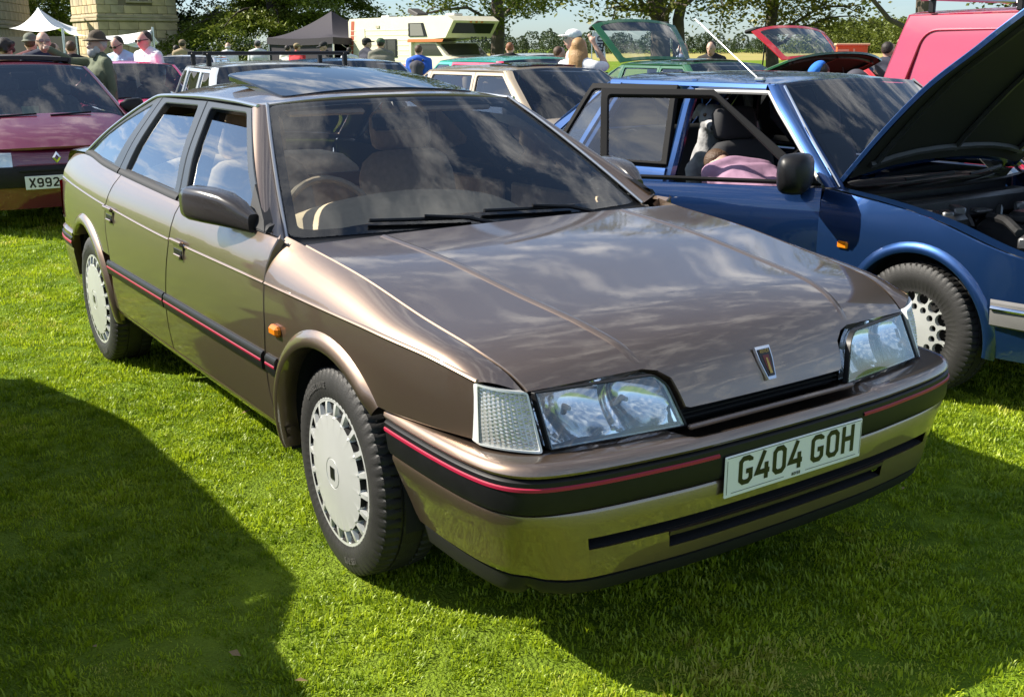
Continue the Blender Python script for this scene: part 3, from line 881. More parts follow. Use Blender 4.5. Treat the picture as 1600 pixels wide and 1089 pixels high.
    panel('windscreen_surround', [(-.02, -1), (3.0, -1), (3.0, 1), (-.02, 1)], WF, M_BLACK, root, (1, 0, 1), holes=[hole], gap=0, depth=.0, step=.12, off=-.003, bev=.0005)
    SC = [(-.345, .757, .912, -.01, .006), (-.42, .757, .905, .02, .0), (-.50, .757, .908, .06, .0), (-.53, .757, .914, .07, .0)]
    V, F = loft_mesh(SC, 4, 25); mk('scuttle', V, F, M_BLACK, root)
    def on_ws(s, t, up): 
        P = WF(np.array(s, float), np.array(t, float)); return P+np.array([.75, 0, .66])*up
    for t0, t1, nm in ((-.10, -.62, 0), (.52, -.02, 1)):
        b = MB()
        # blade along the foot of the glass, arm over it
        tb = np.linspace(t0, t1, 12)
        P = on_ws(np.linspace(.10, .20, 12), tb-.0, .018)
        b.tube(P, .007, 6)
        P2 = on_ws(np.linspace(.10, .20, 12), tb, .007)
        V, F = gridmesh(np.stack([P+[0, 0, .004], P2], 1)); b.add(V, F)
        pv = on_ws([-.16], [t0+.14 if nm == 0 else t0+.12], .03)[0]; md = on_ws([.16], [(t0+t1)/2], .034)[0]
        b.tube(np.array([pv, (pv*.5+md*.5)+[0, 0, .012], md]), [.009, .008, .006], 6)
        b.tube(np.array([pv-[0, 0, .03], pv+[0, 0, .012]]), .016, 8)
        b.build('wiper', M_BLACK, root)
    # --- front: headlamps, indicators, grille
    def bil(c00, c10, c01, c11, bulge):
        c00, c10, c01, c11 = map(np.array, (c00, c10, c01, c11))
        def fn(u, v):
            u = np.asarray(u)[..., None]; v = np.asarray(v)[..., None]
            P = c00*(1-u)*(1-v)+c10*u*(1-v)+c01*(1-u)*v+c11*u*v
            return P+np.array(bulge)*(4*u*(1-u))*(1-.4*(2*v-1)**2)
        return fn
    for sg in (-1, 1):
        S3 = np.array([1, sg, 1])
        hl = bil(S3*(.884, .300, .609), S3*(.834, .682, .611), S3*(.846, .325, .741), S3*(.768, .682, .733), (.010, 0, .003))
        lp = rnd([(0.0, 0), (1, 0), (1, 1), (.13, 1), (.055, .80)], [.02, .02, .02, .06, .10], 6)
        lamp = hub('headlamp', root)
        o_ = (1, 0, 0)
        panel('lens', lp, hl, M_LENS, lamp, o_, gap=.004, depth=.0, step=.06, bev=.001)
        lens_b = MB()
        # moulded flutes behind the lens on the inner bowl
        def back(u, v):
            P = hl(u, v)
            d = np.full(np.shape(u), .030)
            for (cu, cv, ru, rv, dd) in ((.30, .52, .27, .62, .075), (.72, .52, .26, .62, .075)):
                q = ((u-cu)/ru)**2+((v-cv)/rv)**2
                d = np.maximum(d, dd*(1-q)+.030*q)
            P = P.copy(); P[..., 0] -= d
            return P
        panel('reflector', lp, back, M_REFL, lamp, o_, gap=.006, depth=0, step=.035, bev=.001)
        # dark moulding round the lens
        Lp = inset(dens(lp, .05), 0)
        A_ = hl(Lp[:, 0], Lp[:, 1]); I2 = inset(Lp, .012); A2 = hl(I2[:, 0], I2[:, 1]); O2 = inset(Lp, -.006); A0 = hl(O2[:, 0], O2[:, 1])
        m_ = len(A_)
        V = np.vstack([A0-[.012, 0, 0], A_+[.004, 0, .001], A2+[.004, 0, 0], A2-[.012, 0, 0]])
        F = [(r*m_+i, r*m_+(i+1) % m_, (r+1)*m_+(i+1) % m_, (r+1)*m_+i) for r in range(3) for i in range(m_)]
        mk('bezel', V, F, [M_BLACK], lamp, True, 40)
        I3 = inset(Lp, .012); I4 = inset(Lp, .030)
        V = np.vstack([hl(I3[:, 0], I3[:, 1])-[.001, 0, 0], hl(I4[:, 0], I4[:, 1])-[.004, 0, 0]])
        F = [(i, (i+1) % m_, m_+(i+1) % m_, m_+i) for i in range(m_)]
        mk('lens_rim', V, F, pbr('lens_rim', (.55, .66, .68), .12, coat=1.0), lamp, True, 60)
        # inner dividing wall and bulbs
        for cu in (.30, .72):
            b = MB(); pc = hl(np.array([cu]), np.array([.5]))[0]
            b.tube(np.array([pc-[.09, 0, 0], pc-[.055, 0, 0]]), [.009, .006], 8)
            b.build('bulb', pbr('bulb_glass', (.85, .87, .88), .3), lamp)
        # wrap-round indicator with prismatic lens
        ind = bil(S3*(.829, .697, .606), S3*(.706, .800, .613), S3*(.766, .697, .738), S3*(.699, .797, .760), (.016, sg*.016, .0))
        ip = rnd([(0, 0), (1, 0), (1, 1), (0, 1)], .06, 4)
        iu, iv = np.meshgrid(np.linspace(.04, .96, 49), np.linspace(.04, .96, 65), indexing='ij')
        P = ind(iu, iv)
        cell = np.abs(((iu*12) % 1)-.5)+np.abs(((iv*16+.5*np.floor(iu*12)) % 1)-.5)
        P[..., 0] -= .0045*np.clip(cell, 0, .8)
        V, F = gridmesh(P)
        il = mk('indicator_lens', V, F, pbr('prism_lens', (.50, .50, .48), .16, metal=.35, coat=.8), root, True, 12)
        Lp = inset(dens(ip, .06), 0); I2 = inset(Lp, .035); m_ = len(Lp)
        V = np.vstack([ind(Lp[:, 0], Lp[:, 1])-[.02, 0, 0], ind(Lp[:, 0], Lp[:, 1])+[.004, sg*.002, 0], ind(I2[:, 0], I2[:, 1])+[.004, sg*.002, 0], ind(I2[:, 0], I2[:, 1])-[.006, 0, 0]])
        F = [(r*m_+i, r*m_+(i+1) % m_, (r+1)*m_+(i+1) % m_, (r+1)*m_+i) for r in range(3) for i in range(m_)]
        mk('lens_edge', V, F, pbr('lens_edge', (.60, .62, .60), .15, coat=.8), il, True, 40)
    # inner backing so no daylight shows through the nose
    b = MB()
    b.box((.66, 0, .57), (.02, 1.42, .30)); b.box((.76, 0, .50), (.22, 1.36, .02))
    b.build('nose_backing', M_MATT, root, False)
    b = MB(); b.box((-1.35, 0, .25), (4.2, 1.30, .03)); b.box((.22, 0, .48), (.95, 1.0, .44)); b.box((-3.2, 0, .5), (.3, 1.5, .3)); b.build('underbody_blocker', M_MATT, root, False)  # unseen dark boxes added to stop sunlight leaking through the car
    b = MB(); b.box((.899, 0, .609), (.016, .615, .015), bev=.005); b.build('grille_bar', PM, root)
    b = MB(); b.box((.80, 0, .618), (.02, .66, .06))
    for k in range(2): b.box((.845, 0, .614+.012*k), (.012, .60, .003))
    b.build('grille', M_MATT, root, False)
    # --- front bumper
    path = np.array([(.30, -.842), (.42, -.846), (.54, -.847), (.66, -.844), (.74, -.837), (.795, -.827), (.842, -.808), (.875, -.781), (.898, -.746), (.914, -.70), (.935, -.605), (.952, -.476), (.966, -.32), (.971, -.16), (.973, 0)])
    full = np.vstack([path, (path[:-1]*[1, -1])[::-1]])
    full = smoothcurve(full, 161); full[:, 1] = (full[:, 1]-full[::-1, 1])/2; full[:, 0] = (full[:, 0]+full[::-1, 0])/2
    T = np.gradient(full, axis=0); T /= np.linalg.norm(T, axis=1)[:, None]
    Nn = np.stack([T[:, 1], -T[:, 0]], 1)
    arc = np.linspace(0, 1, 161)
    def bsweep(prof, sel=None, start=True):
        pr = np.array(prof)
        # the ends lean forward towards the ground behind the wheel opening
        G = np.zeros((161, len(pr), 3))
        for k, (o, z) in enumerate(pr):
            s0 = (np.clip(.60-z, 0, .5)*.34+.02)/3.1 if start else 0
            u = s0+(1-2*s0)*arc
            px_ = np.interp(u, arc, full[:, 0]); py_ = np.interp(u, arc, full[:, 1]); nx = np.interp(u, arc, Nn[:, 0]); ny = np.interp(u, arc, Nn[:, 1])
            o_ = o-.30*max(.48-z, 0)*np.exp(-((np.abs(py_)-.79)/.09)**2)
            zz_ = np.full(161, z)-(.025*np.clip((np.abs(py_)-.80)/.035, 0, 1) if z < .285 else 0)
            G[:, k] = np.stack([px_+nx*o_, py_+ny*o_, zz_], 1)
        if sel is not None: G = G[sel]
        return G
    yy = full[:, 1]
    bump = hub('front_bumper', root)
    G = bsweep([(-.20, .598), (-.10, .602), (-.035, .605), (-.012, .602), (-.002, .593), (.002, .583), (-.001, .576), (-.012, .574)])
    dip = np.clip((.36-np.abs(yy))/.05, 0, 1); dip = dip*dip*(3-2*dip)
    G[:, 0, 2] -= .05*dip; G[:, 1, 2] -= .045*dip; G[:, 2, 2] -= .010*dip
    V, F = gridmesh(G); mk('bumper_top', V, F, PM, bump, True, 38)
    V, F = gridmesh(bsweep([(-.014, .574), (-.004, .572), (.003, .566), (.004, .545), (.004, .500), (.0, .488), (-.012, .484)])); mk('bumper_strip', V, F, M_BLACK, bump, True, 38)
    for sg in (-1, 1):
        sel = (yy*sg > .275)
        V, F = gridmesh(bsweep([(.003, .5555), (.0070, .553), (.0070, .546), (.003, .5435)], sel)); mk('red_insert', V, F, M_RED, bump, True, 38)
    ay = np.abs(yy)
    grow1 = lambda m_: m_ | np.r_[m_[1:], False] | np.r_[False, m_[:-1]]      # also take the shared boundary columns
    s1, s2 = grow1(ay < .655), grow1(ay < .42)
    b = MB()
    def band(prof, sel=None):
        V, F = gridmesh(bsweep(prof, sel)); b.add(V, F)
    band([(-.014, .484), (-.006, .481), (-.002, .472), (-.004, .440), (-.006, .410), (-.012, .406)])
    for sg in (-1, 1):
        band([(-.006, .410), (-.010, .378), (-.012, .355), (-.014, .325), (-.018, .302), (-.030, .294)], (yy*sg >= .655))
        band([(-.024, .381), (-.010, .378), (-.012, .355), (-.014, .325), (-.018, .302), (-.030, .294)], grow1((yy*sg >= .42) & (yy*sg < .655)) & (yy*sg >= .42))
    band([(-.022, .381), (-.006, .378), (-.009, .367), (-.025, .364)], s2)
    band([(-.028, .338), (-.013, .335), (-.014, .325), (-.018, .302), (-.030, .294)], s2)
    b.build('bumper_apron', PM, bump, True, 38)
    b = MB()
    for z0, z1, sel in ((.406, .380, s1), (.364, .337, s2)):
        V, F = gridmesh(bsweep([(-.010, z0), (-.05, z0-.004), (-.05, z1+.004), (-.014, z1)], sel)); b.add(V, F)
    b.build('air_intake', M_MATT, bump)
    V, F = gridmesh(bsweep([(-.034, .294), (-.025, .291), (-.030, .270), (-.046, .250), (-.070, .247), (-.14, .256)])); mk('chin_spoiler', V, F, M_RUB, bump, True, 38)
    # number plate
    px, pz, pw, ph = .9785, .490, .513, .1095
    b = MB(); b.box((px, 0, pz), (.006, pw, ph), bev=.0025)
    npl = b.build('number_plate', M_PLATE, root)
    lettering('plate_lettering', 'G404 GOH', .076, .0135, (px+.0032, .006, pz+.008), (0, 1, 0), (0, 0, 1), M_INK, npl, width=.435, up=.0006)
    b = MB()
    zz = pz-.043
    for a0, a1 in ((-.235, -.045), (.035, .235)): b.box((px+.0036, (a0+a1)/2, zz), (.0004, a1-a0, .0012))
    for q in ((0, .2505, .098, 1), (0, -.2505, .098, 1)): b.box((px+.0036, q[1], pz), (.0004, .0012, .088))
    b.box((px+.0036, 0, pz+.0505), (.0004, .50, .0012))
    b.build('plate_border', M_INK, npl, False)
    lettering('plate_maker', 'ROVER', .0085, .0018, (px+.0034, .0, zz), (0, 1, 0), (0, 0, 1), M_INK, npl, up=.0004)
    # --- door mirrors
    for sgn in (-1, 1):
        sec = []
        A_, B_ = np.array([-.60, .812]), np.array([-.955, .915])          # root and tip of the folded-back shell, in plan
        dv = (B_-A_)/np.linalg.norm(B_-A_); nv = np.array([dv[1], -dv[0]]); nv *= np.sign(nv[1])
        for f_, hw_, hz, cz_ in ((0, .022, .030, .965), (.10, .030, .038, .975), (.18, .036, .046, .985), (.36, .046, .055, .998), (.60, .050, .059, 1.004), (.84, .048, .058, 1.006), (.94, .040, .050, 1.005), (.99, .026, .034, 1.004)):
            t = np.linspace(0, 2*math.pi, 29)[:-1]; e = .55
            q = A_+(B_-A_)*f_
            a_ = hw_*np.sign(np.cos(t))*np.abs(np.cos(t))**e
            sec.append(np.stack([q[0]+nv[0]*a_, sgn*(q[1]+nv[1]*a_), cz_+hz*np.sign(np.sin(t))*np.abs(np.sin(t))**e], 1))
        V, F = gridmesh(np.array(sec), True)
        F = F.tolist()+[tuple(7*28+i for i in range(28)), tuple(range(28))[::-1]]
        mh = mk('door_mirror', V, F, M_MIRRORH, root, True, 50)
        b = MB()
        q = np.array([(-.66, .957), (-.505, .952), (-.55, .980), (-.74, 1.072)])
        P_ = np.stack([q[:, 0], sgn*(yS(q[:, 0], q[:, 1])+.012), q[:, 1]], 1); P2 = P_.copy(); P2[:, 1] -= sgn*.03
        b.add(np.vstack([P_, P2]), [(0, 1, 2, 3)]+[(i, (i+1) % 4, 4+(i+1) % 4, 4+i) for i in range(4)])
        b.build('mirror_mount', M_RUB, mh, False)
    # --- sunroof, tilted up at the back
    sf = lambda u, v: np.stack([-1.22-.60*u, .43*(2*v-1), 1.331+.026*(1-(2*v-1)**2)+.016*np.sin(math.pi*u*.5)+.058*u], -1)
    panel('sunroof', rnd([(0, 0), (1, 0), (1, 1), (0, 1)], .06), sf, pbr('sunroof_glass', (.010, .012, .015), .02, spec=.55), root, (0, 0, 1), gap=0, step=.1, depth=.018, bev=.006)
    # --- cabin
    b = MB()
    b.box((-1.6, 0, .36), (2.6, 1.56, .04)); b.box((-2.62, 0, .62), (.06, 1.5, .5)); b.box((-.45, 0, .62), (.06, 1.5, .45))
    b.build('cabin_floor', pbr('cabin_brown', (.20, .155, .11), .85), root, False)
    for y in (-.36, .36): seat(root, -1.40, y, .42, M_TAN, .24, .48)
    seat(root, -2.35, 0, .36, M_TAN, .40, 1.25, head=False)
    DS2 = [(-.50, .70, .885, .06, .01), (-.62, .70, .902, .06, .014), (-.80, .69, .890, .03, .006), (-.90, .68, .80, 0, 0), (-.92, .68, .62, 0, 0)]
    V, F = loft_mesh(DS2, 4, 21); mk('dashboard', V, F, pbr('dash_brown', (.085, .070, .056), .6), root)
    # tan dash roll in front of the driver
    u = np.linspace(0, 1, 15); v = np.linspace(-1, 1, 25); U, Vv = np.meshgrid(u, v, indexing='ij')
    G = np.stack([-.60-.34*U, -.16+.46*Vv, .900+.105*np.sin(math.pi*np.clip(U*.8+.1, 0, 1))*np.sqrt(np.clip(1-Vv**2, 0, 1))], -1)
    V, F = gridmesh(G); mk('dash_roll', V, F, pbr('dash_tan', (.62, .50, .34), .7, noise=.08, nscale=30), root)
    t = np.linspace(0, 2*math.pi, 33)
    c0 = np.array([-.98, -.36, .86]); ua = np.array([0, 1, 0]); ub = np.array([-.42, 0, .91])
    b = MB(); b.tube(c0+.19*(np.cos(t)[:, None]*ua+np.sin(t)[:, None]*ub), .014, 8, cap=False)
    for k in (0.3, 2.84, -1.57): b.tube(np.array([c0+[.04, 0, .02], c0+.19*(math.cos(k)*ua+math.sin(k)*ub)]), .016, 6)
    b.build('steering_wheel', pbr('wheel_rim_tan', (.30, .25, .18), .5), root)
    b = MB(); b.box((-1.04, -.03, 1.235), (.035, .24, .065), bev=.014); b.tube(np.array([(-1.03, -.03, 1.26), (-1.10, -.03, 1.31)]), .008, 6)
    b.build('rear_view_mirror', M_BLACK, root)
    for y in (-.29, .29):
        b = MB(); b.box((-1.20, y, 1.290), (.15, .32, .02), bev=.008, ry=.3); b.build('sun_visor', M_TAN, root)
    RS2 = [(a, y_*.97, z_-.03, bw, cr_) for a, y_, z_, bw, cr_ in RS]
    V, F = loft_mesh(RS2, 3, 15, 2.4); mk('headlining', V, F, pbr('headlining', (.42, .38, .31), .9), root)
    for sgn in (-1, 1):
        b = MB(); b.box((-.95, sgn*.76, .66), (.95, .03, .5), bev=.01); b.box((-1.85, sgn*.76, .66), (.7, .03, .5), bev=.01); b.box((-.95, sgn*.725, .75), (.6, .06, .06), bev=.02)
        b.build('door_card', M_TAN, root)
        b = MB(); P_ = np.array([(-1.42, sgn*.715, .98), (-1.66, sgn*.515, 1.28)]); b.tube(P_, .03, 6)
        b.build('b_pillar', M_PILLAR, root)
    return root
bronze_car()
# ------------------------------------------------------------------ the other cars
M_ENGINE = pbr('engine_black', (.02, .02, .021), .45, noise=.4, nscale=25)
M_ALU = pbr('engine_alloy', (.16, .16, .16), .45, metal=.8, noise=.2, nscale=30)
M_GREYBUMP = pbr('grey_bumper', (.16, .155, .15), .5, noise=.1, nscale=12)
M_FRAME = pbr('frame_black', (.010, .010, .011), .75, spec=.2)
M_LAMP = pbr('lamp_glass_solid', (.62, .66, .68), .08, metal=.4, coat=1.0)
def rehinge(o, h):
    """Move a mesh's origin to the hinge point h."""
    n = len(o.data.vertices); a = np.zeros(n*3); o.data.vertices.foreach_get('co', a)
    o.data.vertices.foreach_set('co', (a.reshape(-1, 3)-np.array(h)).ravel()); o.data.update()
    return o
def simple_car(name, label, loc, rz, S, group=None):
    root = thing(name, label, 'van' if S.get('van') else 'car', (loc[0], loc[1], 0), rz, group)
    g = S.get
    W, H, wb, fo, ro, R = S['W'], S['H'], S['wb'], S['fo'], S['ro'], g('R', .29)
    belt, zn, xa, xw, xr, xt, zt = S['belt'], S['zn'], S['xa'], S['xw'], S['xr'], S['xt'], S['zt']
    PM = S['mat']; PIL = g('pillar', PM); det = g('det', 1.0)
    DM = S.get('doormat', {})
    Ht = H-g('crown', .05)
    zs = [.12, .22, .34, .5, .68, belt-.06, belt, (belt+Ht)/2, Ht, H+.02]
    top = g('top', .745)
    ys = W*np.array([.90, .945, .975, .995, 1.0, .985, .955, .955-(.955-top)*.46, top, top-.12])
    fz = pchip(zs, ys)
    xR = -(wb+ro)
    nt = g('nose_taper', .90)
    fx = pchip([xR-.2, xR+.1, xR+.6, -wb*.5, fo-.55, fo-.12, fo+.1], [.86, .925, .98, 1.0, .985, nt, nt-.06])
    yS = lambda x, z: fz(z)*fx(x)
    c = Car(root, yS)
    st = .09/det
    sill = g('sill', .25)
    xb, xc = g('xb', xa-1.05), g('xc', xa-1.95)
    xf, zf = fo-.12, zn
    ra = R+.035
    circ = lambda cx, a0, a1, n=18: [(cx+ra*math.cos(rad(t)), R+.01+ra*math.sin(rad(t))) for t in np.linspace(a0, a1, n)]
    cz = math.degrees(math.asin(np.clip((sill-R-.01)/ra, -.9, .9)))
    wtop = smoothcurve([(xa, belt), (xa+(xf-xa)*.4, belt+(zf-belt)*g('wing_mid', .33)), (xa+(xf-xa)*.8, belt+(zf-belt)*.78), (xf, zf)], 14)
    for sgn in (-1, 1):
        poly = [tuple(p) for p in wtop]+[(xf+.0, .5), (xf, sill)]+circ(0, cz, 180-cz)+[(xa, sill)]
        w = c.side('front_wing', poly, DM.get('wing', PM), sgn, step=st)
        b = MB(); b.box((xa+.16, sgn*(yS(xa+.16, .62)+.004), .62), (.06, .018, .035), bev=.007); b.build('side_repeater', M_AMBER, w)
        if g('flare'): 
            c.arch('arch_lip', 0, R+.01, ra, ra+.05, .016, cz, 180-cz, PM, sgn, w)
        c.liner(0, R+.01, ra+.01, sgn, W*.6, W*.95, root)
        c.liner(-wb, R+.01, ra+.01, sgn, W*.6, W*.93, root)
        # openings: windows are the hinge-side to the lock-side of each door
        Atop = lambda z: xa+.03+(xw-xa-.05)*(z-belt)/(Ht-belt)
        sl_b = g('b_slant', .10)
        Bx = lambda z: xb-sl_b*(z-belt)/(Ht-belt)
        lastx = lambda z: xt+(xr-xt)*np.clip((z-zt)/(Ht-zt), 0, 1)
        z0, z1 = belt+.012, Ht-.012
        wz0, wz1 = belt+.028, Ht-.045
        doors = []
        five = g('doors', 5) == 5
        Cx = lambda z: xc-g('c_slant', .03)*(z-belt)/(Ht-belt)
        fr1 = [(Bx(z0), z0), (Atop(z0)-.02, z0), (Atop(z1)-.03, z1), (Bx(z1), z1)]
        gl1 = rnd([(Bx(wz0)+.04, wz0), (Atop(wz0)-.10, wz0), (Atop(wz1)-.065, wz1), (Bx(wz1)+.04, wz1)], .02, 4)
        sk1 = [(xb, belt), (xa, belt), (xa, sill), (xb, sill)]
        doors.append(('front_door', (xa, W*.97), sk1, fr1, gl1))
        rear_arch = [(-wb+ra*math.cos(rad(t)), R+.01+ra*math.sin(rad(t))) for t in np.linspace(cz, 180-cz, 18)]
        if five and not g('van'):
            xd = max(xc, xt+.1)
            arcp = [p for p in rear_arch[::-1] if p[0] > xc]
            sk2 = [(xc, belt), (xb, belt), (xb, sill)]+([(max(arcp[-1][0], xc), sill)] if arcp else [(xc, sill)])+(arcp[::-1] if arcp else [])
            if arcp and arcp[0][0] > xc+.02: sk2.append((xc, arcp[0][1]))
            fr2 = [(Cx(z0), z0), (Bx(z0), z0), (Bx(z1), z1), (Cx(z1), z1)]
            gl2 = rnd([(Cx(wz0)+.035, wz0), (Bx(wz0)-.04, wz0), (Bx(wz1)-.04, wz1), (Cx(wz1)+.035, wz1)], .02, 4)
            doors.append(('rear_door', (xb, W*.97), sk2, fr2, gl2))
            qx, Q = xc, Cx
        else: qx, Q = xb, Bx
        opens = g('open', {})
        for nm, (hx, hy), sk, fr, gl in doors:
            ang = opens.get((nm, sgn), 0)
            dh = hub(nm, root, (hx, sgn*hy, 0), (0, 0, -sgn*rad(ang)))
            ps = [c.side('door_skin', sk, DM.get(nm, PM), sgn, dh, step=st, gap=.003),
                  c.side('window_frame', fr, g('door_frame', PIL), sgn, dh, holes=[gl], gap=.002, step=st, depth=.03)]
            dz = g('wind_down', {}).get((nm, sgn), 0)
            if dz < 1: ps.append(c.pane('window_glass', gl, g('glass', M_GLASS), sgn, dh, off=-.012, step=.2))
            bb = MB(); hxx = min(p[0] for p in sk)+.10; hz = belt-.13
            bb.box((hxx, sgn*(yS(hxx, hz)+.004), hz), (.14, .02, .035), bev=.008); ps.append(bb.build('door_handle', M_BLACK, dh))
            if ang:
                bb = MB(); cxm = (min(p[0] for p in sk)+hx)/2; L_ = hx-min(p[0] for p in sk)
                bb.box((cxm, sgn*(W*.93), (sill+belt)/2), (L_-.05, .03, belt-sill-.06), bev=.01); ps.append(bb.build('door_card', M_CABIN, dh))
            if nm == 'front_door' and g('mirrors', True):
                bb = MB(); mx_ = xa-.10
                mzz = belt+.075; ms_ = g('mirscale', 1.0)
                secs = []
                for yv, hw_, hz_ in [(a_*ms_, b_*ms_, c__*ms_) for a_, b_, c__ in ((.0, .02, .03), (.03, .03, .045), (.06, .05, .065), (.17, .055, .07), (.20, .04, .055), (.21, .02, .03))]:
                    t = np.linspace(0, 2*math.pi, 17)[:-1]
                    secs.append(np.stack([mx_+hw_*np.sign(np.cos(t))*np.abs(np.cos(t))**.6-.1*yv, np.full(16, sgn*(yS(mx_, mzz)-.01+yv)), mzz+hz_*np.sign(np.sin(t))*np.abs(np.sin(t))**.6], 1))
                V, F = gridmesh(np.array(secs), True); F = F.tolist()+[tuple(80+i for i in range(16))]
                ps.append(mk('door_mirror', V, F, g('mirmat', M_BLACK), dh, True, 50))
            for o in ps: rehinge(o, (hx, sgn*hy, 0))
        # quarter panel
        rearx = xR+.12
        aq = [p for p in rear_arch if p[0] <= qx]
        zq0 = sill
        poly = [(rearx, zt-.03), (min(xt, qx-.05), max(zt-.015, belt-.01)), (qx, belt)]
        if aq[0][0] > qx-.05: poly += [(qx, aq[0][1])]
        else: poly += [(qx, sill)]
        poly += aq+[(rearx, sill)]
        q = c.side('rear_quarter', poly, DM.get('quarter', PM), sgn, step=st)
        # rear side frame and quarter window
        fr = [(Q(z0), z0), (Q(z1), z1), (xr+.02, z1), (min(xt+.0, qx-.1), max(zt, z0))]
        if g('van'): holes = []
        else:
            x2, x3 = Q(wz0)-.05, lastx(wz0)+.10; x4, x5 = Q(wz1)-.05, lastx(wz1)+.06
            if x2-x3 > .12: holes = [rnd([(x3, wz0), (x2, wz0), (x4, wz1), (min(x5, x4-.03), wz1)], .02, 4)]
            else: holes = []
        c.side('quarter_frame', fr, DM.get('quarter_frame', PIL), sgn, q, holes=holes, gap=.001, step=st, depth=.02)
        for h_ in holes: c.pane('quarter_glass', h_, g('glass', M_GLASS), sgn, q, off=-.006, step=.2)
        if g('strip'):
            for own, x0, x1 in ((w, xa+.02, -(-ra-.02) if False else xa+.12),): pass
            c.bead('rubbing_strip', [(-wb+ra+.04, .50), (-ra-.04, .50)], g('strip'), sgn, root, [(-.004, -.03), (.010, -.026), (.012, 0), (.010, .026), (-.004, .03)], 24)
        # sill and A pillar
        c.bead('sill', [(-wb+ra-.02, sill-.02), (-ra+.02, sill-.02)], g('sillmat', PM), sgn, root, [(-.08, -.06), (-.03, -.055), (-.012, -.02), (-.006, .03), (-.03, .035)], 12)
        zz = np.linspace(belt, Ht, 8); xx = Atop(zz)
        A0 = np.stack([xx-.025, sgn*(yS(xx, zz)+.003), zz], 1); A1 = np.stack([xx+.055, sgn*(yS(xx, zz)-.045), zz], 1)
        V, F = strip_between(A0, A1, 6, .012, (.6, sgn*.6, .3)); mk('a_pillar', V, F, g('apil', PIL), root, True, 40)
        if opens and sgn < 0:
            # body pillars and seals seen in the door openings
            b = MB()
            zz = np.linspace(belt-.5, Ht, 8)
            for X, off, r_ in ((Bx, 0.0, .035), (Cx, .02, .03)):
                x_ = np.array([X(z) if z > belt else X(belt)-.02*(belt-z) for z in zz])
                b.tube(np.stack([x_+off, sgn*(yS(x_, zz)-.045), zz], 1), r_, 8)
            xs_ = np.linspace(xw-.05, xr, 10); b.tube(np.stack([xs_, sgn*(yS(xs_, np.full(10, Ht))-.02), np.full(10, Ht-.02)], 1), .028, 8)
            b.build('b_pillar', PM, root)
            b = MB()
            b.tube(np.array([(Atop(z)-.055, sgn*(yS(Atop(z), z)-.02), z) for z in np.linspace(belt, Ht-.04, 6)]+[(Bx(Ht)+.06, sgn*(yS(xb, Ht-.04)-.015), Ht-.045)]), .012, 6)
            b.build('door_seal', pbr('seal_grey', (.35, .35, .34), .5), root)
        # wheels
        tr = W-.095
        make_wheel(root, (0, sgn*tr, R), sgn, R, .09, g('rim', .185), g('wstyle', dict(nhole=8)), g('tread', False), mat=g('wmat'))
        make_wheel(root, (-wb, sgn*tr, R), sgn, R, .09, g('rim', .185), g('wstyle', dict(nhole=8)), g('tread', False), mat=g('wmat'))
    # roof, glass
    hb = Ht
    y_ = lambda x, z: float(yS(x, z))
    xm = (xw+xr)/2
    RS = [(xw, y_(xw, Ht), Ht, .02, .025), (xw-.25, y_(xw, Ht), Ht+.004, .01, H-Ht-.006), (xm, y_(xm, Ht), Ht+.004, 0, H-Ht), (xr, y_(xr, Ht), Ht-.005, -.02, (H-Ht)*.85)]
    rf = loft_fn(RS, 2.4)
    roof = panel('roof', [(0, -1), (3, -1), (3, 1), (0, 1)], rf, g('roofmat', PM), root, (0, 0, 1), gap=0, step=.12, depth=.012, bev=.001)
    if g('sunroof'):
        panel('sunroof', rnd([(.5, -.62), (1.9, -.62), (1.9, .62), (.5, .62)], .12), rf, MATS.get('sunroof_glass') or M_BLACK, root, (0, 0, 1), gap=0, step=.15, depth=.01, off=.014)
    V, F = loft_mesh([(a, yy*.97, z_-.025, bb, cc) for a, yy, z_, bb, cc in RS], 3, 11, 2.4); mk('headlining', V, F, g('headlin', pbr('headlining_grey', (.33, .33, .32), .9)), root)
    zc = belt-.015
    WS = [(xa+.09, y_(xa, belt)-.05, zc, .12, 0), ((xa+xw)/2+.07, y_((xa+xw)/2, (zc+Ht)/2)-.05, (zc+Ht)/2, .09, .01), (xw+.02, y_(xw, Ht)-.035, Ht+.004, .04, .022)]
    wf = loft_fn(WS, 2.0)
    panel('windscreen', [(0.02, -1), (2, -1), (2, 1), (0.02, 1)], wf, g('wglass', M_GLASSD), root, (1, 0, 1), gap=0, depth=0, step=.15, bev=.0005)
    panel('windscreen_surround', [(-.01, -1.02), (2.01, -1.02), (2.01, 1.02), (-.01, 1.02)], wf, M_BLACK, root, (1, 0, 1), holes=[rnd([(.08, -.955), (1.93, -.955), (1.93, .955), (.08, .955)], .08)], gap=0, depth=0, step=.15, off=-.003, bev=.0005)
    b = MB()
    for t0, t1 in ((-.55, -.05), (.1, .6)):
        tt = np.linspace(t0, t1, 8)
        P = wf(np.linspace(.10, .16, 8), tt)+np.array([.02, 0, .018]); b.tube(P, .008, 5)
    b.build('wiper', M_BLACK, root)
    # bonnet
    HS = []
    for k, (x, z) in enumerate(resamp(wtop, 5)):
        HS.append((x+.01*(k == 0), y_(x, z)-.004, z+.002, .10+.02*k, (.020, .035, .04, .03, .005)[k]+g('hood_crown', 0)))
    hf = loft_fn(HS, 2.6)
    bang = g('bonnet_open', 0)
    hub_x = HS[0][0]
    bm_ = panel('bonnet', [(0.03, -.93), (4, -.93), (4, .93), (.03, .93)], hf, DM.get('bonnet', PM), root, (0, 0, 1), gap=.003, step=.12/det, depth=.02)
    for sgn in (-1, 1):
        V, F = gridmesh(hf(*np.meshgrid(np.linspace(0, 4, 17), np.linspace(.935, 1.0, 4)*sgn, indexing='ij'))); mk('wing_top', V, F, PM, root, True, 40)
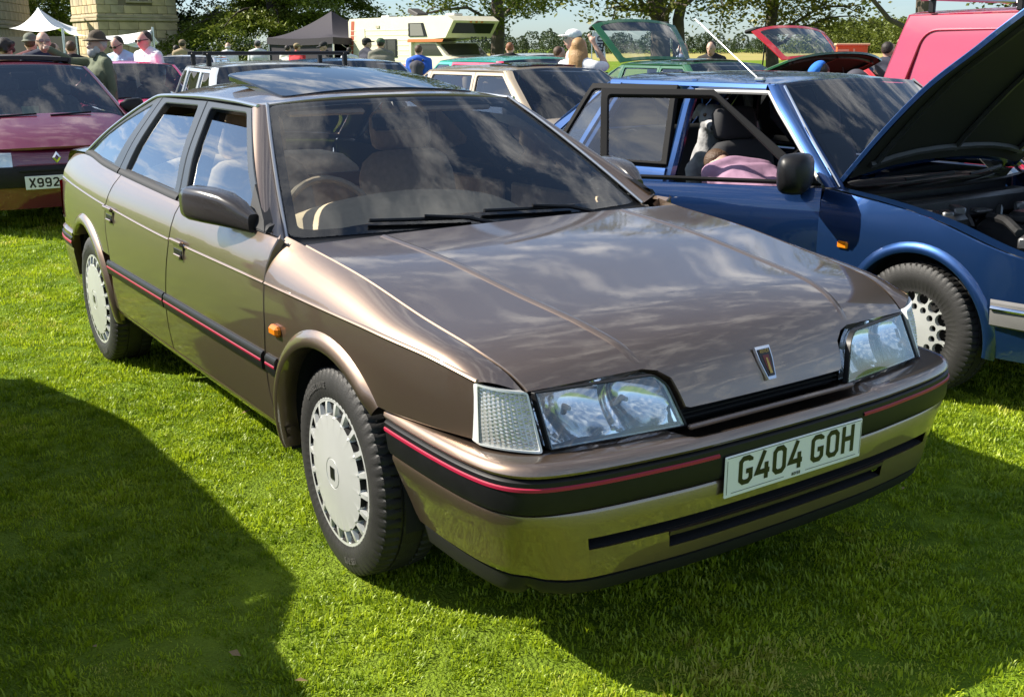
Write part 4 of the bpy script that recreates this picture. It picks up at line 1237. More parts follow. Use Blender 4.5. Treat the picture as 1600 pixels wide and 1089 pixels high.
    if bang:
        # underside with stiffening frame
        uf = lambda s, t: hf(s, t)-np.array([0, 0, .025])
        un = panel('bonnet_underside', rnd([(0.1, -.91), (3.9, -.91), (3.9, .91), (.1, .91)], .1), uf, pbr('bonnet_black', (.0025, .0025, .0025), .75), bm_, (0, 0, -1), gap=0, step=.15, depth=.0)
        b = MB()
        for t_ in (-.75, 0, .75): b.tube(uf(np.linspace(.3, 3.7, 9), np.full(9, t_))-np.array([0, 0, .006]), .018, 6)
        for s_ in (.35, 3.6): b.tube(uf(np.full(9, s_), np.linspace(-.8, .8, 9))-np.array([0, 0, .006]), .018, 6)
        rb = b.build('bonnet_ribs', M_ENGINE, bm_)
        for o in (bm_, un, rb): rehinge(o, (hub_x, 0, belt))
        bm_.location = (hub_x, 0, belt); bm_.rotation_euler = (0, -rad(bang), 0)
        # engine bay
        b = MB(); L_ = xf-hub_x
        b.box((hub_x+L_/2, 0, .42), (L_-.05, W*1.5, .03)); b.box((hub_x-.03, 0, .60), (.05, W*1.75, .5)); b.box((xf-.02, 0, .42), (.04, W*1.6, .26))
        for sgn in (-1, 1): b.box((hub_x+L_/2, sgn*W*.80, .55), (L_-.04, .04, .26))
        b.build('engine_bay', M_ENGINE, root, False)
        b = MB()
        b.box((hub_x+L_*.50, .05, .60), (.38, .55, .24), bev=.03); b.box((hub_x+L_*.52, .05, .745), (.16, .48, .06), bev=.02)
        b.box((hub_x+L_*.30, -W*.52, .66), (.22, .18, .20), bev=.02); b.box((hub_x+L_*.12, .1, .73), (.12, W*1.3, .12), bev=.02)
        rr_ = random.Random(5)
        for k in range(30):
            p0 = np.array([hub_x+L_*rr_.uniform(.12, .9), rr_.uniform(-W*.7, W*.7), rr_.uniform(.58, .74)])
            p1 = p0+np.array([rr_.uniform(-.3, .3), rr_.uniform(-.45, .45), rr_.uniform(-.05, .03)])
            m1 = (p0+p1)/2+np.array([0, 0, rr_.uniform(.02, .08)])
            b.tube(smoothcurve([p0, m1, p1], 10), rr_.uniform(.010, .022), 6)
        b.build('engine', M_ENGINE, root, True, 40)
        for k in range(16):
            b = MB(); b.box((hub_x+L_*rr_.uniform(.15, .85), rr_.uniform(-W*.72, W*.5), rr_.uniform(.66, .76)), (rr_.uniform(.03, .10), rr_.uniform(.03, .10), rr_.uniform(.02, .06)), bev=.008, rz=rr_.uniform(0, 1.5)); b.build('engine_fitting', M_ALU, root, True, 40)
        for y0 in (-W*.66, W*.62): b = MB(); b.tube(np.array([(hub_x+L_*.28, y0, .60), (hub_x+L_*.28, y0, .78)]), .06, 12); b.build('suspension_turret', M_ALU, root, True, 40)
        pr = MB(); pr.tube(np.array([(xf-.12, W*.55, zn-.06), (hub_x+math.cos(rad(bang))*L_*.80, W*.5, belt+math.sin(rad(bang))*L_*.80)]), .006, 5); pr.build('bonnet_prop', M_ALU, root)
    # nose
    yn = y_(xf, zn)
    NS = [(xf, yn-.004, zn, .14, 0), (xf+.02, yn-.002, zn-.03, .15, 0), (xf+.03, yn+.005, .56, .16, 0), (xf+.03, yn+.01, .50, .16, 0), (xf+.01, yn+.01, .36, .155, 0), (xf-.03, yn-.02, .22, .15, 0)]
    nf = loft_fn(NS, 4.5)
    V, F = loft_mesh(NS, 3, 33, 4.5); mk('front_panel', V, F, PM, root, True, 40)
    bz = g('bump', (.33, .50)); bmat = g('bumpmat', M_BLACK)
    def bumper(sx, xedge, yedge, dep, nm):
        prof = [(.0, bz[1]), (.035, bz[1]-.01), (.045, (bz[0]+bz[1])/2), (.035, bz[0]+.01), (.0, bz[0])]
        t = np.linspace(-1, 1, 37); cc = 1-np.abs(t)**4.5
        G = np.zeros((37, 5, 3))
        for k, (o, z) in enumerate(prof): G[:, k] = np.stack([xedge+sx*((dep+o)*cc+o*.3), (yedge+o*.6)*t, np.full(37, z)], 1)
        # wrap round the flank
        ends = []
        for e in (0, -1):
            w_ = G[e].copy(); w_[:, 0] -= sx*.34; w_[:, 1] *= 1.0
            x_ = w_[:, 0]; w_[:, 1] = np.sign(w_[:, 1])*(yS(x_, w_[:, 2])+np.array([p[0] for p in prof])*.5)
            ends.append(w_)
        G = np.concatenate([ends[0][None], G, ends[1][None]])
        V, F = gridmesh(G); o = mk(nm, V, F, bmat, root, True, 45)
        if g('bumpchrome'):
            zc_ = bz[1]-.03
            P = G[:, 1]*.55+G[:, 2]*.45
            P = P+np.array([sx*.006, 0, .0]); P[:1, 1] *= 1.006; P[-1:, 1] *= 1.006
            V, F = tube(P, .010, 8); mk('bumper_moulding', V, F, M_CHROME, o)
        return o
    fb = bumper(1, xf+.01, yn+.02, .16, 'front_bumper')
    lz = g('lampz', (.53, zn-.04)); lt = g('lampt', (.55, .93))
    for sgn in (-1, 1):
        G = []
        for z in np.linspace(lz[0], lz[1], 6):
            s_ = np.interp(-z, [-zn, -(zn-.03), -.56, -.50, -.36, -.22], [0, 1, 2, 3, 4, 5])
            G.append(nf(np.full(10, s_), sgn*np.linspace(lt[0], lt[1], 10))+np.array([.012, sgn*.002, 0]))
        V, F = gridmesh(np.array(G)); mk('headlamp', V, F, M_LAMP, root)
    if g('grille', True):
        G = np.array([nf(np.full(12, np.interp(-z, [-zn, -(zn-.03), -.56, -.50], [0, 1, 2, 3])), np.linspace(-lt[0]+.05, lt[0]-.05, 12))+np.array([.006, 0, 0]) for z in (lz[0], lz[1]-.02)])
        V, F = gridmesh(G); mk('grille', V, F, M_MATT, root)
    # tail
    yt = y_(xt, zt)
    rang = g('tail_open', 0)
    TG = [(xr, y_(xr, Ht)-.002, Ht-.004, -.02, (H-Ht)*.85), ((xr+xt)/2, y_((xr+xt)/2, (Ht+zt)/2)-.01, (Ht+zt)/2+.012, -.05, .04), (xt, yt-.01, zt, -.08, .015)]
    tf = loft_fn(TG, 2.6)
    hole = rnd([(.14, -.84), (1.85, -.86), (1.85, .86), (.14, .84)], .1)
    tl = panel('tailgate', [(0, -1), (2, -1), (2, 1), (0, 1)], tf, DM.get('tailgate', PM), root, (-.3, 0, 1), holes=[hole], gap=0, step=.12, depth=.012, bev=.001)
    tg_ = panel('rear_window', hole, tf, g('glass', M_GLASS), tl, (-.3, 0, 1), gap=0, depth=0, step=.2, off=-.003)
    BS = [(xt, yt-.005, zt-.001, -.08, .012), (xR+.16, y_(xR+.16, zt)-.005, zt-.02, -.13, .01), (xR+.12, y_(xR+.12, zt-.1), zt-.06, -.14, 0), (xR+.10, y_(xR+.1, .6)+.0, .58, -.15, 0), (xR+.12, y_(xR+.1, .3), .26, -.14, 0)]
    V, F = loft_mesh(BS, 4, 25, 4.0); tp = mk('tail_panel', V, F, PM, root, True, 40)
    bumper(-1, xR+.11, y_(xR+.12, .4)+.005, .14, 'rear_bumper')
    for sgn in (-1, 1):
        bb = MB(); bb.box((xR+.035, sgn*(y_(xR+.12, .65)-.12), .70), (.05, .26, .16), bev=.01, rz=-sgn*.22); bb.build('tail_lamp', M_REDLENS, root)
    if rang:
        b = MB(); b.add(*gridmesh(np.array([tf(np.full(13, s_), np.linspace(-.97, .97, 13))-np.array([0, 0, .02]) for s_ in (1.88, 2.0)]))) 
        b.box((xt-.04, 0, zt-.12), (.05, yt*1.7, .24), bev=.02)
        il = b.build('tailgate_inner', M_MATT, tl)
        hx, hz = xr, Ht+.03
        for o in (tl, tg_, il): rehinge(o, (hx, 0, hz))
        tl.location = (hx, 0, hz); tl.rotation_euler = (0, rad(rang), 0)
        v_ = np.array([xt-hx, zt-hz]); a_ = rad(rang)
        e = np.array([hx+v_[0]*math.cos(a_)*.6+v_[1]*math.sin(a_)*.6, hz-v_[0]*math.sin(a_)*.6+v_[1]*math.cos(a_)*.6])
        for sgn in (-1, 1):
            b = MB(); b.tube(np.array([(xt+.12, sgn*yt*.93, zt-.02), (e[0], sgn*yt*.9, e[1])]), .010, 6); b.build('gas_strut', M_BLACK, root)
    # cabin
    sm = g('seatmat', M_GREYCLOTH)
    b = MB(); b.box(((xa+xt)/2, 0, .34), (xa-xt, W*1.75, .03)); b.box((xa-.02, 0, .55), (.04, W*1.75, .5)); b.box((xt+.25, 0, .60), (.04, W*1.6, .40))
    b.box(((xa+xt)/2, 0, .30), (xa-xt+.9, W*1.5, .03)); b.box((xR+.45, 0, .45), (.5, W*1.55, .28))  # unseen underside boxes added to keep sunlight out of the car's shadow
    if not bang: b.box(((xa+xf)/2, 0, .44), (xf-xa-.15, W*1.25, .30))  # block under the closed bonnet, added against the same light leak
    b.build('cabin_floor', M_CABIN, root, False)
    V, F = loft_mesh([(xa+.05, W*.86, zc-.03, .08, .0), (xa-.12, W*.86, zc-.01, .05, .012), (xa-.32, W*.86, zc-.04, .0, .01), (xa-.36, W*.86, zc-.3, 0, 0)], 3, 11); mk('dashboard', V, F, M_CABIN, root)
    xs_ = xb+.28+g('seat_fwd', 0)
    for y in (-W*.44, W*.44): seat(root, xs_, y, belt-.50, sm, .25, W*.58)
    if not g('van'): seat(root, xs_-.85, 0, belt-.47, sm, .32, W*1.5, head=g('rearhead', True))
    t = np.linspace(0, 2*math.pi, 25); c0 = np.array([xa-.42, -W*.44, zc-.03]); ub = np.array([-.4, 0, .92])
    b = MB(); b.tube(c0+.18*(np.cos(t)[:, None]*np.array([0, 1, 0])+np.sin(t)[:, None]*ub), .014, 6, cap=False); b.tube(np.array([c0, c0+[.12, 0, -.06]]), .03, 6)
    b.box(c0, (.03, .30, .03)); b.build('steering_wheel', M_BLACK, root)
    b = MB(); b.box((xw+.10, 0, Ht-.07), (.03, .22, .06), bev=.012); b.build('rear_view_mirror', M_BLACK, root)
    return root
def plate_on(car, x, z, txt, mat=None, w=.50, y=0.0):
    b = MB(); b.box((x, y, z), (.008, w, .11), bev=.003); p = b.build('number_plate', mat or M_PLATE, car)
    lettering('plate_lettering', txt, .076, .0135, (x+.0042, y, z), (0, 1, 0), (0, 0, 1), M_INK, p, width=.44, up=.0008)
    return p
def roof_bars(name, label, cat, car_loc, rz, xs, y, z, mat, long=0.0, foot=.06):
    t = thing(name, label, cat, (car_loc[0], car_loc[1], z), rz)
    for x in xs:
        b = MB(); b.tube(np.array([(x, -y, foot), (x, y, foot)]), .017, 8); b.build('cross_bar', mat, t)
        for s in (-1, 1):
            b = MB(); b.box((x, s*y*.93, foot/2-.01), (.06, .04, foot+.03), bev=.008); b.build('bar_foot', M_BLACK, t)
    return t
def anchor(px, d, local, yaw):
    """Root position that brings the car's own point (x,y) to bearing px at depth d."""
    x, y = spot(px, d); c_, s_ = math.cos(yaw), math.sin(yaw)
    return x-(local[0]*c_-local[1]*s_), y-(local[0]*s_+local[1]*c_)
# --- blue saloon with both right-hand doors and the bonnet open
M_BLUE = paint('dark_blue_metallic', (.013, .050, .165), metal=.75, rough=.38, flake=.2)
blue_xy = (-.115, 2.82)
blue = simple_car('saloon_car', 'dark blue metallic saloon with raised bonnet and both right-hand doors open', blue_xy, 0, dict(
    mat=M_BLUE, pillar=M_BLUE, W=.82, H=1.372, wb=2.55, fo=.80, ro=.95, R=.297, rim=.19, belt=.868, zn=.64, xa=-.56, xw=-1.10, xr=-2.42, xt=-2.98, zt=.93,
    xb=-1.66, xc=-2.50, b_slant=.06, c_slant=-.20, det=1.5, top=.70, flare=True, tread=True, wing_mid=.22, nose_taper=.88, sill=.24,
    wstyle=dict(nhole=14, hole=.029, at=.150, inner=(14, .015, .104)), mirscale=1.35, wmat=M_RIM, open={('front_door', -1): 35, ('rear_door', -1): 17}, wind_down={('front_door', -1): 1}, door_frame=M_FRAME,
    bonnet_open=53, bump=(.385, .50), bumpmat=M_GREYBUMP, bumpchrome=True, lampz=(.53, .61), lampt=(.5, .99), apil=M_BLUE, seatmat=pbr('dark_seat', (.03, .03, .033), .85), rearhead=False, seat_fwd=.17))
for sgn in (-1, 1):
    P = np.array([(-.53, sgn*.79, .875), (-.80, sgn*.705, 1.09), (-1.07, sgn*.605, 1.318)]) if sgn < 0 else np.array([(-.53, .79, .875), (-.80, .705, 1.09), (-1.07, .605, 1.318)])
    V, F = tube(resamp(P, 10)+np.array([.055, -sgn*.012, .0]), .007, 8); mk('windscreen_trim', V, F, M_CHROME, blue)
    b = MB(); b.box((-.16, 0, 0), (.01, .01, .01))
for x0, x1 in ((-.62, -1.12), (-1.70, -1.80), (-2.45, -2.40)):
    b = MB(); b.tube(np.array([(x0, .745, .86), ((x0+x1)/2, .67, 1.09), (x1, .56, 1.31)]), [.045, .038, .034], 8); b.build('pillar_trim', pbr('pale_trim', (.46, .46, .43), .7), blue)
b = MB(); b.tube(np.array([(-1.26, -.52, 1.345), (-1.78, -.50, 1.66)]), [.0032, .0016], 6); b.box((-1.25, -.52, 1.345), (.07, .03, .022), bev=.008); b.build('aerial', M_SATIN, blue)
# --- claret city car, nose to the camera
M_CLARET = paint('claret_paint', (.130, .008, .030), metal=.2, rough=.4)
tw_dir = rad(-3)
tw_xy = anchor(97, 9.1, (.68, 0), tw_dir)
tw = simple_car('city_car', 'claret city car with black folded sunroof facing the camera, plate X992', tw_xy, tw_dir, dict(
    mat=M_CLARET, pillar=M_CLARET, W=.815, H=1.40, wb=2.35, fo=.62, ro=.55, R=.27, belt=.93, zn=.70, xa=-.05, xw=-.80, xr=-2.35, xt=-2.75, zt=.98,
    xb=-1.25, xc=-1.9, doors=3, top=.72, wing_mid=.40, nose_taper=.84, bump=(.40, .585), lampz=(.575, .690), lampt=(.50, .84), hood_crown=.02, grille=False, doormat={}))
plate_on(tw, .735, .445, 'X992 ARY', y=-.02)
b = MB()
dm = np.array([(0, .05), (.035, 0), (0, -.05), (-.035, 0)]); di = dm*.5
V = np.vstack([np.stack([np.full(4, .690), dm[:, 0], .64+dm[:, 1]], 1), np.stack([np.full(4, .697), di[:, 0], .64+di[:, 1]], 1)])
b.add(V, [(i, (i+1) % 4, 4+(i+1) % 4, 4+i) for i in range(4)]); b.build('badge', M_CHROME, tw, False)
b = MB()
for k in range(6): b.box((.12-.0*k, -.42+.018*k, .945-.004*abs(k-2.5)), (.09-.012*abs(k-2.5), .008, .01))
b.build('bonnet_vent', M_MATT, tw, False)
b = MB(); b.box((.722, 0, .545), (.03, .62, .03), bev=.01); b.build('air_intake', M_MATT, tw)
sfn = lambda u, v: np.stack([-1.02-1.15*u, .50*(2*v-1), 1.395+.022*(1-(2*v-1)**2)+.035*(u > .0)+.010*np.sin(u*14)*(u > .25)], -1)
panel('folding_sunroof', rnd([(0, 0), (1, 0), (1, 1), (0, 1)], .05), sfn, pbr('sunroof_fabric', (.03, .03, .032), .8, bump=.2, bscale=80), tw, (0, 0, 1), gap=0, step=.06, depth=.05)
b = MB(); b.box((-.12, -.05, .97), (.004, .14, .11)); b.build('parking_ticket', pbr('ticket_green', (.45, .62, .42), .6), tw)
for y in (-.30, .30):
    b = MB(); b.box((-.03, y, .945), (.10, .16, .05), bev=.01); b.build('dash_item', pbr('dash_teal', (.05, .22, .20), .5), tw)
# --- magenta car behind it
M_PINK = paint('magenta_paint', (.62, .018, .14), metal=.0, rough=.4)
px_, py_ = anchor(292, 13.8, (-.9, .58), rad(-10))
simple_car('small_car', 'bright magenta hatchback facing the camera beside the man in the hat', (px_, py_), rad(-10), dict(mat=M_PINK, W=.80, H=1.37, wb=2.4, fo=.70, ro=.6, R=.27, belt=.93, zn=.72, xa=-.35, xw=-.90, xr=-2.4, xt=-2.85, zt=.95, doors=3, mirmat=M_BLACK, top=.73))
# --- silver car with roof bars
M_SILVER = paint('pale_silver', (.50, .53, .56), metal=.3, rough=.4)
rk = anchor(350, 9.6, (-1.25, -.61), rad(-10))
simple_car('estate_car', 'pale silver car carrying black roof bars, behind the bronze car', rk, rad(-10), dict(mat=M_SILVER, W=.83, H=1.40, wb=2.55, fo=.85, ro=.95, R=.3, belt=.92, zn=.70, xa=-.62, xw=-1.25, xr=-2.9, xt=-3.3, zt=.95, top=.74))
roof_bars('roof_bars', 'black roof bars fixed across the pale silver car', 'roof bars', rk, rad(-10), (-1.45, -2.35), .66, 1.385, M_BLACK, foot=.085)
M_WHITE = paint('white_paint', (.62, .64, .66), metal=.0, rough=.4)
simple_car('parked_car', 'white car glimpsed left of the roof bars', spot(285, 21), rad(-30), dict(mat=M_WHITE, W=.82, H=1.40, wb=2.5, fo=.8, ro=.8, belt=.93, zn=.72, xa=-.6, xw=-1.2, xr=-2.6, xt=-3.1, zt=.95))
M_LBLUE = paint('mid_blue_paint', (.05, .14, .30), metal=.4, rough=.4)
simple_car('parked_car', 'mid blue car whose roof shows behind the roof bars', anchor(535, 13.6, (-1.9, 0), rad(-10)), rad(-10), dict(mat=M_LBLUE, W=.83, H=1.40, wb=2.6, fo=.85, ro=.95, belt=.93, zn=.72, xa=-.6, xw=-1.25, xr=-2.5, xt=-3.2, zt=.95))
# --- many-coloured hatchback
M_TEAL = paint('teal_paint', (.02, .36, .28), metal=.0, rough=.4); M_HRED = paint('rose_paint', (.55, .03, .09), metal=0, rough=.4); M_HBL = paint('violet_blue_paint', (.06, .09, .30), metal=0, rough=.4)
simple_car('hatchback', 'small hatchback with teal, red and blue panels, behind the beige car', anchor(692, 13.4, (-2.45, -.6), rad(-4)), rad(-4), dict(mat=M_TEAL, pillar=M_HRED, roofmat=M_TEAL, W=.82, H=1.42, wb=2.4, fo=.75, ro=.6, belt=.95, zn=.74, xa=-.45, xw=-1.0, xr=-2.45, xt=-2.9, zt=.97, doors=5, xb=-1.3, xc=-2.05,
    doormat={'front_door': M_HRED, 'rear_door': M_HBL, 'bonnet': M_HBL, 'quarter_frame': M_TEAL, 'tailgate': M_HRED}))
# --- beige saloon
M_BEIGE = paint('beige_paint', (.34, .275, .19), metal=.25, rough=.4)
bg = anchor(792, 10.2, (-1.12, -.58), rad(2))
beige = simple_car('saloon_car', 'beige saloon with a sunroof, between the bronze car and the blue saloon', bg, rad(2), dict(mat=M_BEIGE, pillar=M_BEIGE, W=.80, H=1.355, wb=2.6, fo=.82, ro=.95, R=.29, belt=.90, zn=.66, xa=-.55, xw=-1.12, xr=-2.45, xt=-2.95, zt=.93, xb=-1.50, xc=-2.35, top=.72, sunroof=True, seatmat=pbr('brown_cloth', (.20, .15, .10), .8), bump=(.36, .50), bumpmat=M_BLACK))
# --- green hatchback, tailgate and bonnet raised
M_GREEN = paint('bright_green_paint', (.008, .085, .024), metal=.1, rough=.4)
gr = anchor(1062, 13.0, (-1.28, -.58), rad(-6))
green = simple_car('hatchback', 'green hatchback with tailgate raised at the back and bonnet up in front', gr, rad(-6), dict(mat=M_GREEN, pillar=M_GREEN, roofmat=M_GREEN, W=.80, H=1.365, wb=2.55, fo=.70, ro=.8, R=.3, belt=.93, zn=.70, xa=-.62, xw=-1.28, xr=-2.62, xt=-3.25, zt=1.0, xb=-1.65, xc=-2.5, top=.72, sunroof=True,
    tail_open=68, bonnet_open=32))
# --- red hatchback with tailgate up, further back
M_REDP = paint('signal_red_paint', (.50, .012, .016), metal=0, rough=.4)
simple_car('hatchback', 'red hatchback with its tailgate raised, behind the green one', anchor(1212, 14.5, (-2.3, -.6), rad(0)), rad(0), dict(mat=M_REDP, W=.82, H=1.38, wb=2.4, fo=.7, ro=.6, belt=.93, zn=.72, xa=-.5, xw=-1.1, xr=-2.3, xt=-2.75, zt=.96, doors=3, tail_open=78))
simple_car('parked_car', 'white car parked behind the long-haired woman', spot(905, 19), rad(-10), dict(mat=M_WHITE, W=.82, H=1.42, wb=2.5, fo=.8, ro=.8, belt=.95, zn=.74, xa=-.6, xw=-1.15, xr=-2.6, xt=-3.0, zt=.97))
# --- crimson van with roof bars
M_CRIM = paint('crimson_paint', (.36, .008, .05), metal=0, rough=.42)
vn = anchor(1392, 10.6, (-3.28, -.67), 0)
van = simple_car('panel_van', 'crimson panel van with roof bars, at the right behind the blue saloon', vn, rad(0), dict(van=True, mat=M_CRIM, W=.84, H=1.86, crown=.055, wb=2.7, fo=.8, ro=.98, R=.3, belt=.98, zn=.78, xa=-.40, xw=-.98, xr=-3.28, xt=-3.52, zt=1.0, xb=-1.45, doors=3, top=.80, mirrors=True))
yv = lambda x, z: np.stack([x, -(np.interp(z, [.98, 1.36, 1.80], [.803, .741, .672])), z], -1)
out = rnd([(-3.22, 1.02), (-1.62, 1.02), (-1.66, 1.66), (-3.06, 1.66)], .16, 9)
Lo = dens(out, .08); P = yv(Lo[:, 0], Lo[:, 1])+np.array([0, -.004, 0]); P = np.vstack([P, P[:1]])
V, F = tube(P, .014, 8, False); mk('side_pressing', V, F, M_CRIM, van, True, 60)
rb = roof_bars('roof_rack', 'silver roof bars on the crimson van', 'roof rack', vn, 0, (-1.25, -2.15, -3.02), .72, 1.835, M_SATIN, foot=.10)
b = MB()
for s in (-1, 1): pass
for s in (-.66, .66):
    b = MB(); b.tube(np.array([(-3.15, s, .10), (-1.15, s, .10)]), .016, 8); b.build('side_rail', M_SATIN, rb)
# --- the neighbour on the photographer's side, out of frame but for its shadow
simple_car('parked_car', 'silver hatchback parked out of frame, casting the shadow across the foreground grass', (.06, -2.80), rad(0), dict(mirrors=False, mat=M_SILVER, W=.84, H=1.40, wb=2.6, fo=.85, ro=.9, R=.3, belt=.93, zn=.74, xa=-.55, xw=-1.15, xr=-2.75, xt=-3.35, zt=1.0, top=.735))
# ------------------------------------------------------------------ ground and grass
def ground_mat(name, c1, c2, c3, s1=.35, s2=6.0, fine=90.0):
    m, N, L, b = _new(name)
    b.inputs['Roughness'].default_value = .9; b.inputs['Specular IOR Level'].default_value = .1
    t = N.new('ShaderNodeTexCoord')
    na = N.new('ShaderNodeTexNoise'); na.inputs['Scale'].default_value = s1; na.inputs['Detail'].default_value = 6
    nb = N.new('ShaderNodeTexNoise'); nb.inputs['Scale'].default_value = s2; nb.inputs['Detail'].default_value = 8; nb.inputs['Roughness'].default_value = .7
    nc = N.new('ShaderNodeTexNoise'); nc.inputs['Scale'].default_value = fine; nc.inputs['Detail'].default_value = 4
    for n in (na, nb, nc): L.new(t.outputs['Object'], n.inputs['Vector'])
    r = N.new('ShaderNodeValToRGB'); r.color_ramp.elements[0].position = .35; r.color_ramp.elements[1].position = .68
    r.color_ramp.elements[0].color = (*c1, 1); r.color_ramp.elements[1].color = (*c2, 1)
    L.new(nb.outputs['Fac'], r.inputs['Fac'])
    mx_ = N.new('ShaderNodeMix'); mx_.data_type = 'RGBA'; mx_.inputs[7].default_value = (*c3, 1)
    rr = N.new('ShaderNodeMapRange'); rr.inputs['From Min'].default_value = .45; rr.inputs['From Max'].default_value = .75; rr.inputs['To Max'].default_value = .6
    L.new(na.outputs['Fac'], rr.inputs['Value']); L.new(rr.outputs[0], mx_.inputs[0]); L.new(r.outputs[0], mx_.inputs[6])
    L.new(mx_.outputs[2], b.inputs['Base Color'])
    bp = N.new('ShaderNodeBump'); bp.inputs['Strength'].default_value = .8; bp.inputs['Distance'].default_value = .03
    L.new(nc.outputs['Fac'], bp.inputs['Height']); L.new(bp.outputs[0], b.inputs['Normal'])
    MATS[name] = m
    return m
M_LAWN = ground_mat('lawn', (.080, .140, .010), (.175, .265, .016), (.21, .27, .03))
M_FIELD = ground_mat('stubble_field', (.30, .25, .08), (.38, .33, .12), (.22, .26, .06), .02, .2, 8)
n_ = 64
t = np.linspace(0, 2*math.pi, n_+1)[:-1]
g = mk('ground', np.stack([2500*np.cos(t), 2500*np.sin(t), np.full(n_, 0.0)], 1), [tuple(range(n_))], M_LAWN, None, False); tag(g, kind='structure')
q = [spot(520, 120), spot(1420, 150), spot(1420, 430), spot(520, 430)]
fld = mk('field', [(x, y, .004) for x, y in q], [(0, 1, 2, 3)], M_FIELD, None, False); tag(fld, kind='structure')
def leaf_mat(name, c1, c2, trans=.35, rough=.6, straw=None):
    m, N, L, b = _new(name)
    N.remove(b); out = N['Material Output']
    t = N.new('ShaderNodeNewGeometry'); nz_ = N.new('ShaderNodeTexNoise'); nz_.inputs['Scale'].default_value = 1.3; nz_.inputs['Detail'].default_value = 7
    L.new(t.outputs['Position'], nz_.inputs['Vector'])
    oi = N.new('ShaderNodeObjectInfo')
    av = N.new('ShaderNodeMath'); av.operation = 'MULTIPLY_ADD'; av.inputs[1].default_value = .55; L.new(oi.outputs['Random'], av.inputs[0])
    s_ = N.new('ShaderNodeMath'); s_.operation = 'MULTIPLY_ADD'; s_.inputs[1].default_value = 1.6; s_.inputs[2].default_value = -.55; L.new(nz_.outputs['Fac'], s_.inputs[0]); L.new(s_.outputs[0], av.inputs[2])
    r = N.new('ShaderNodeValToRGB'); r.color_ramp.elements[0].position = .1; r.color_ramp.elements[1].position = .95
    r.color_ramp.elements[0].color = (*c1, 1); r.color_ramp.elements[1].color = (*c2, 1)
    if straw:
        e_ = r.color_ramp.elements.new(.80); e_.color = (*c2, 1); r.color_ramp.elements[2].color = (*straw, 1)
    L.new(av.outputs[0], r.inputs['Fac'])
    d = N.new('ShaderNodeBsdfDiffuse'); tr = N.new('ShaderNodeBsdfTranslucent'); gl = N.new('ShaderNodeBsdfGlossy'); gl.inputs['Roughness'].default_value = .45
    gl.inputs[0].default_value = (.5, .5, .45, 1)
    L.new(r.outputs[0], d.inputs[0]); L.new(r.outputs[0], tr.inputs[0])
    m1 = N.new('ShaderNodeMixShader'); m1.inputs[0].default_value = trans; L.new(d.outputs[0], m1.inputs[1]); L.new(tr.outputs[0], m1.inputs[2])
    m2 = N.new('ShaderNodeMixShader'); m2.inputs[0].default_value = .05; L.new(m1.outputs[0], m2.inputs[1]); L.new(gl.outputs[0], m2.inputs[2])
    L.new(m2.outputs[0], out.inputs['Surface'])
    MATS[name] = m
    return m
M_BLADE = leaf_mat('grass_blade', (.130, .225, .008), (.450, .560, .022), .42, straw=(.52, .50, .09))
def tuft(seed, n, spread, h):
    r = np.random.default_rng(seed)
    V, F = [], []; k = 0
    for i in range(n):
        a = r.uniform(0, 2*math.pi); q = spread*math.sqrt(r.uniform())
        base = np.array([q*math.cos(a), q*math.sin(a), -.004])
        lean = r.uniform(.15, 1.1); la = a+r.normal(0, .9); hh = h*r.uniform(.45, 1.15); w = r.uniform(.0013, .0026)
        dirv = np.array([math.cos(la), math.sin(la), 0]); sd_ = np.array([-dirv[1], dirv[0], 0])
        p1 = base+np.array([0, 0, hh*.55])+dirv*hh*lean*.25; p2 = base+np.array([0, 0, hh*(1-.3*lean)])+dirv*hh*lean*.8
        V += [base-sd_*w, base+sd_*w, p1+sd_*w*.9, p1-sd_*w*.9, p2]
        F += [(k, k+1, k+2, k+3), (k+3, k+2, k+4)]; k += 5
    me = bpy.data.meshes.new('grass_tuft'); me.from_pydata([v.tolist() for v in V], [], F); me.materials.append(M_BLADE)
    me.polygons.foreach_set('use_smooth', np.ones(len(F), bool))
    return bpy.data.objects.new('grass_tuft', me)
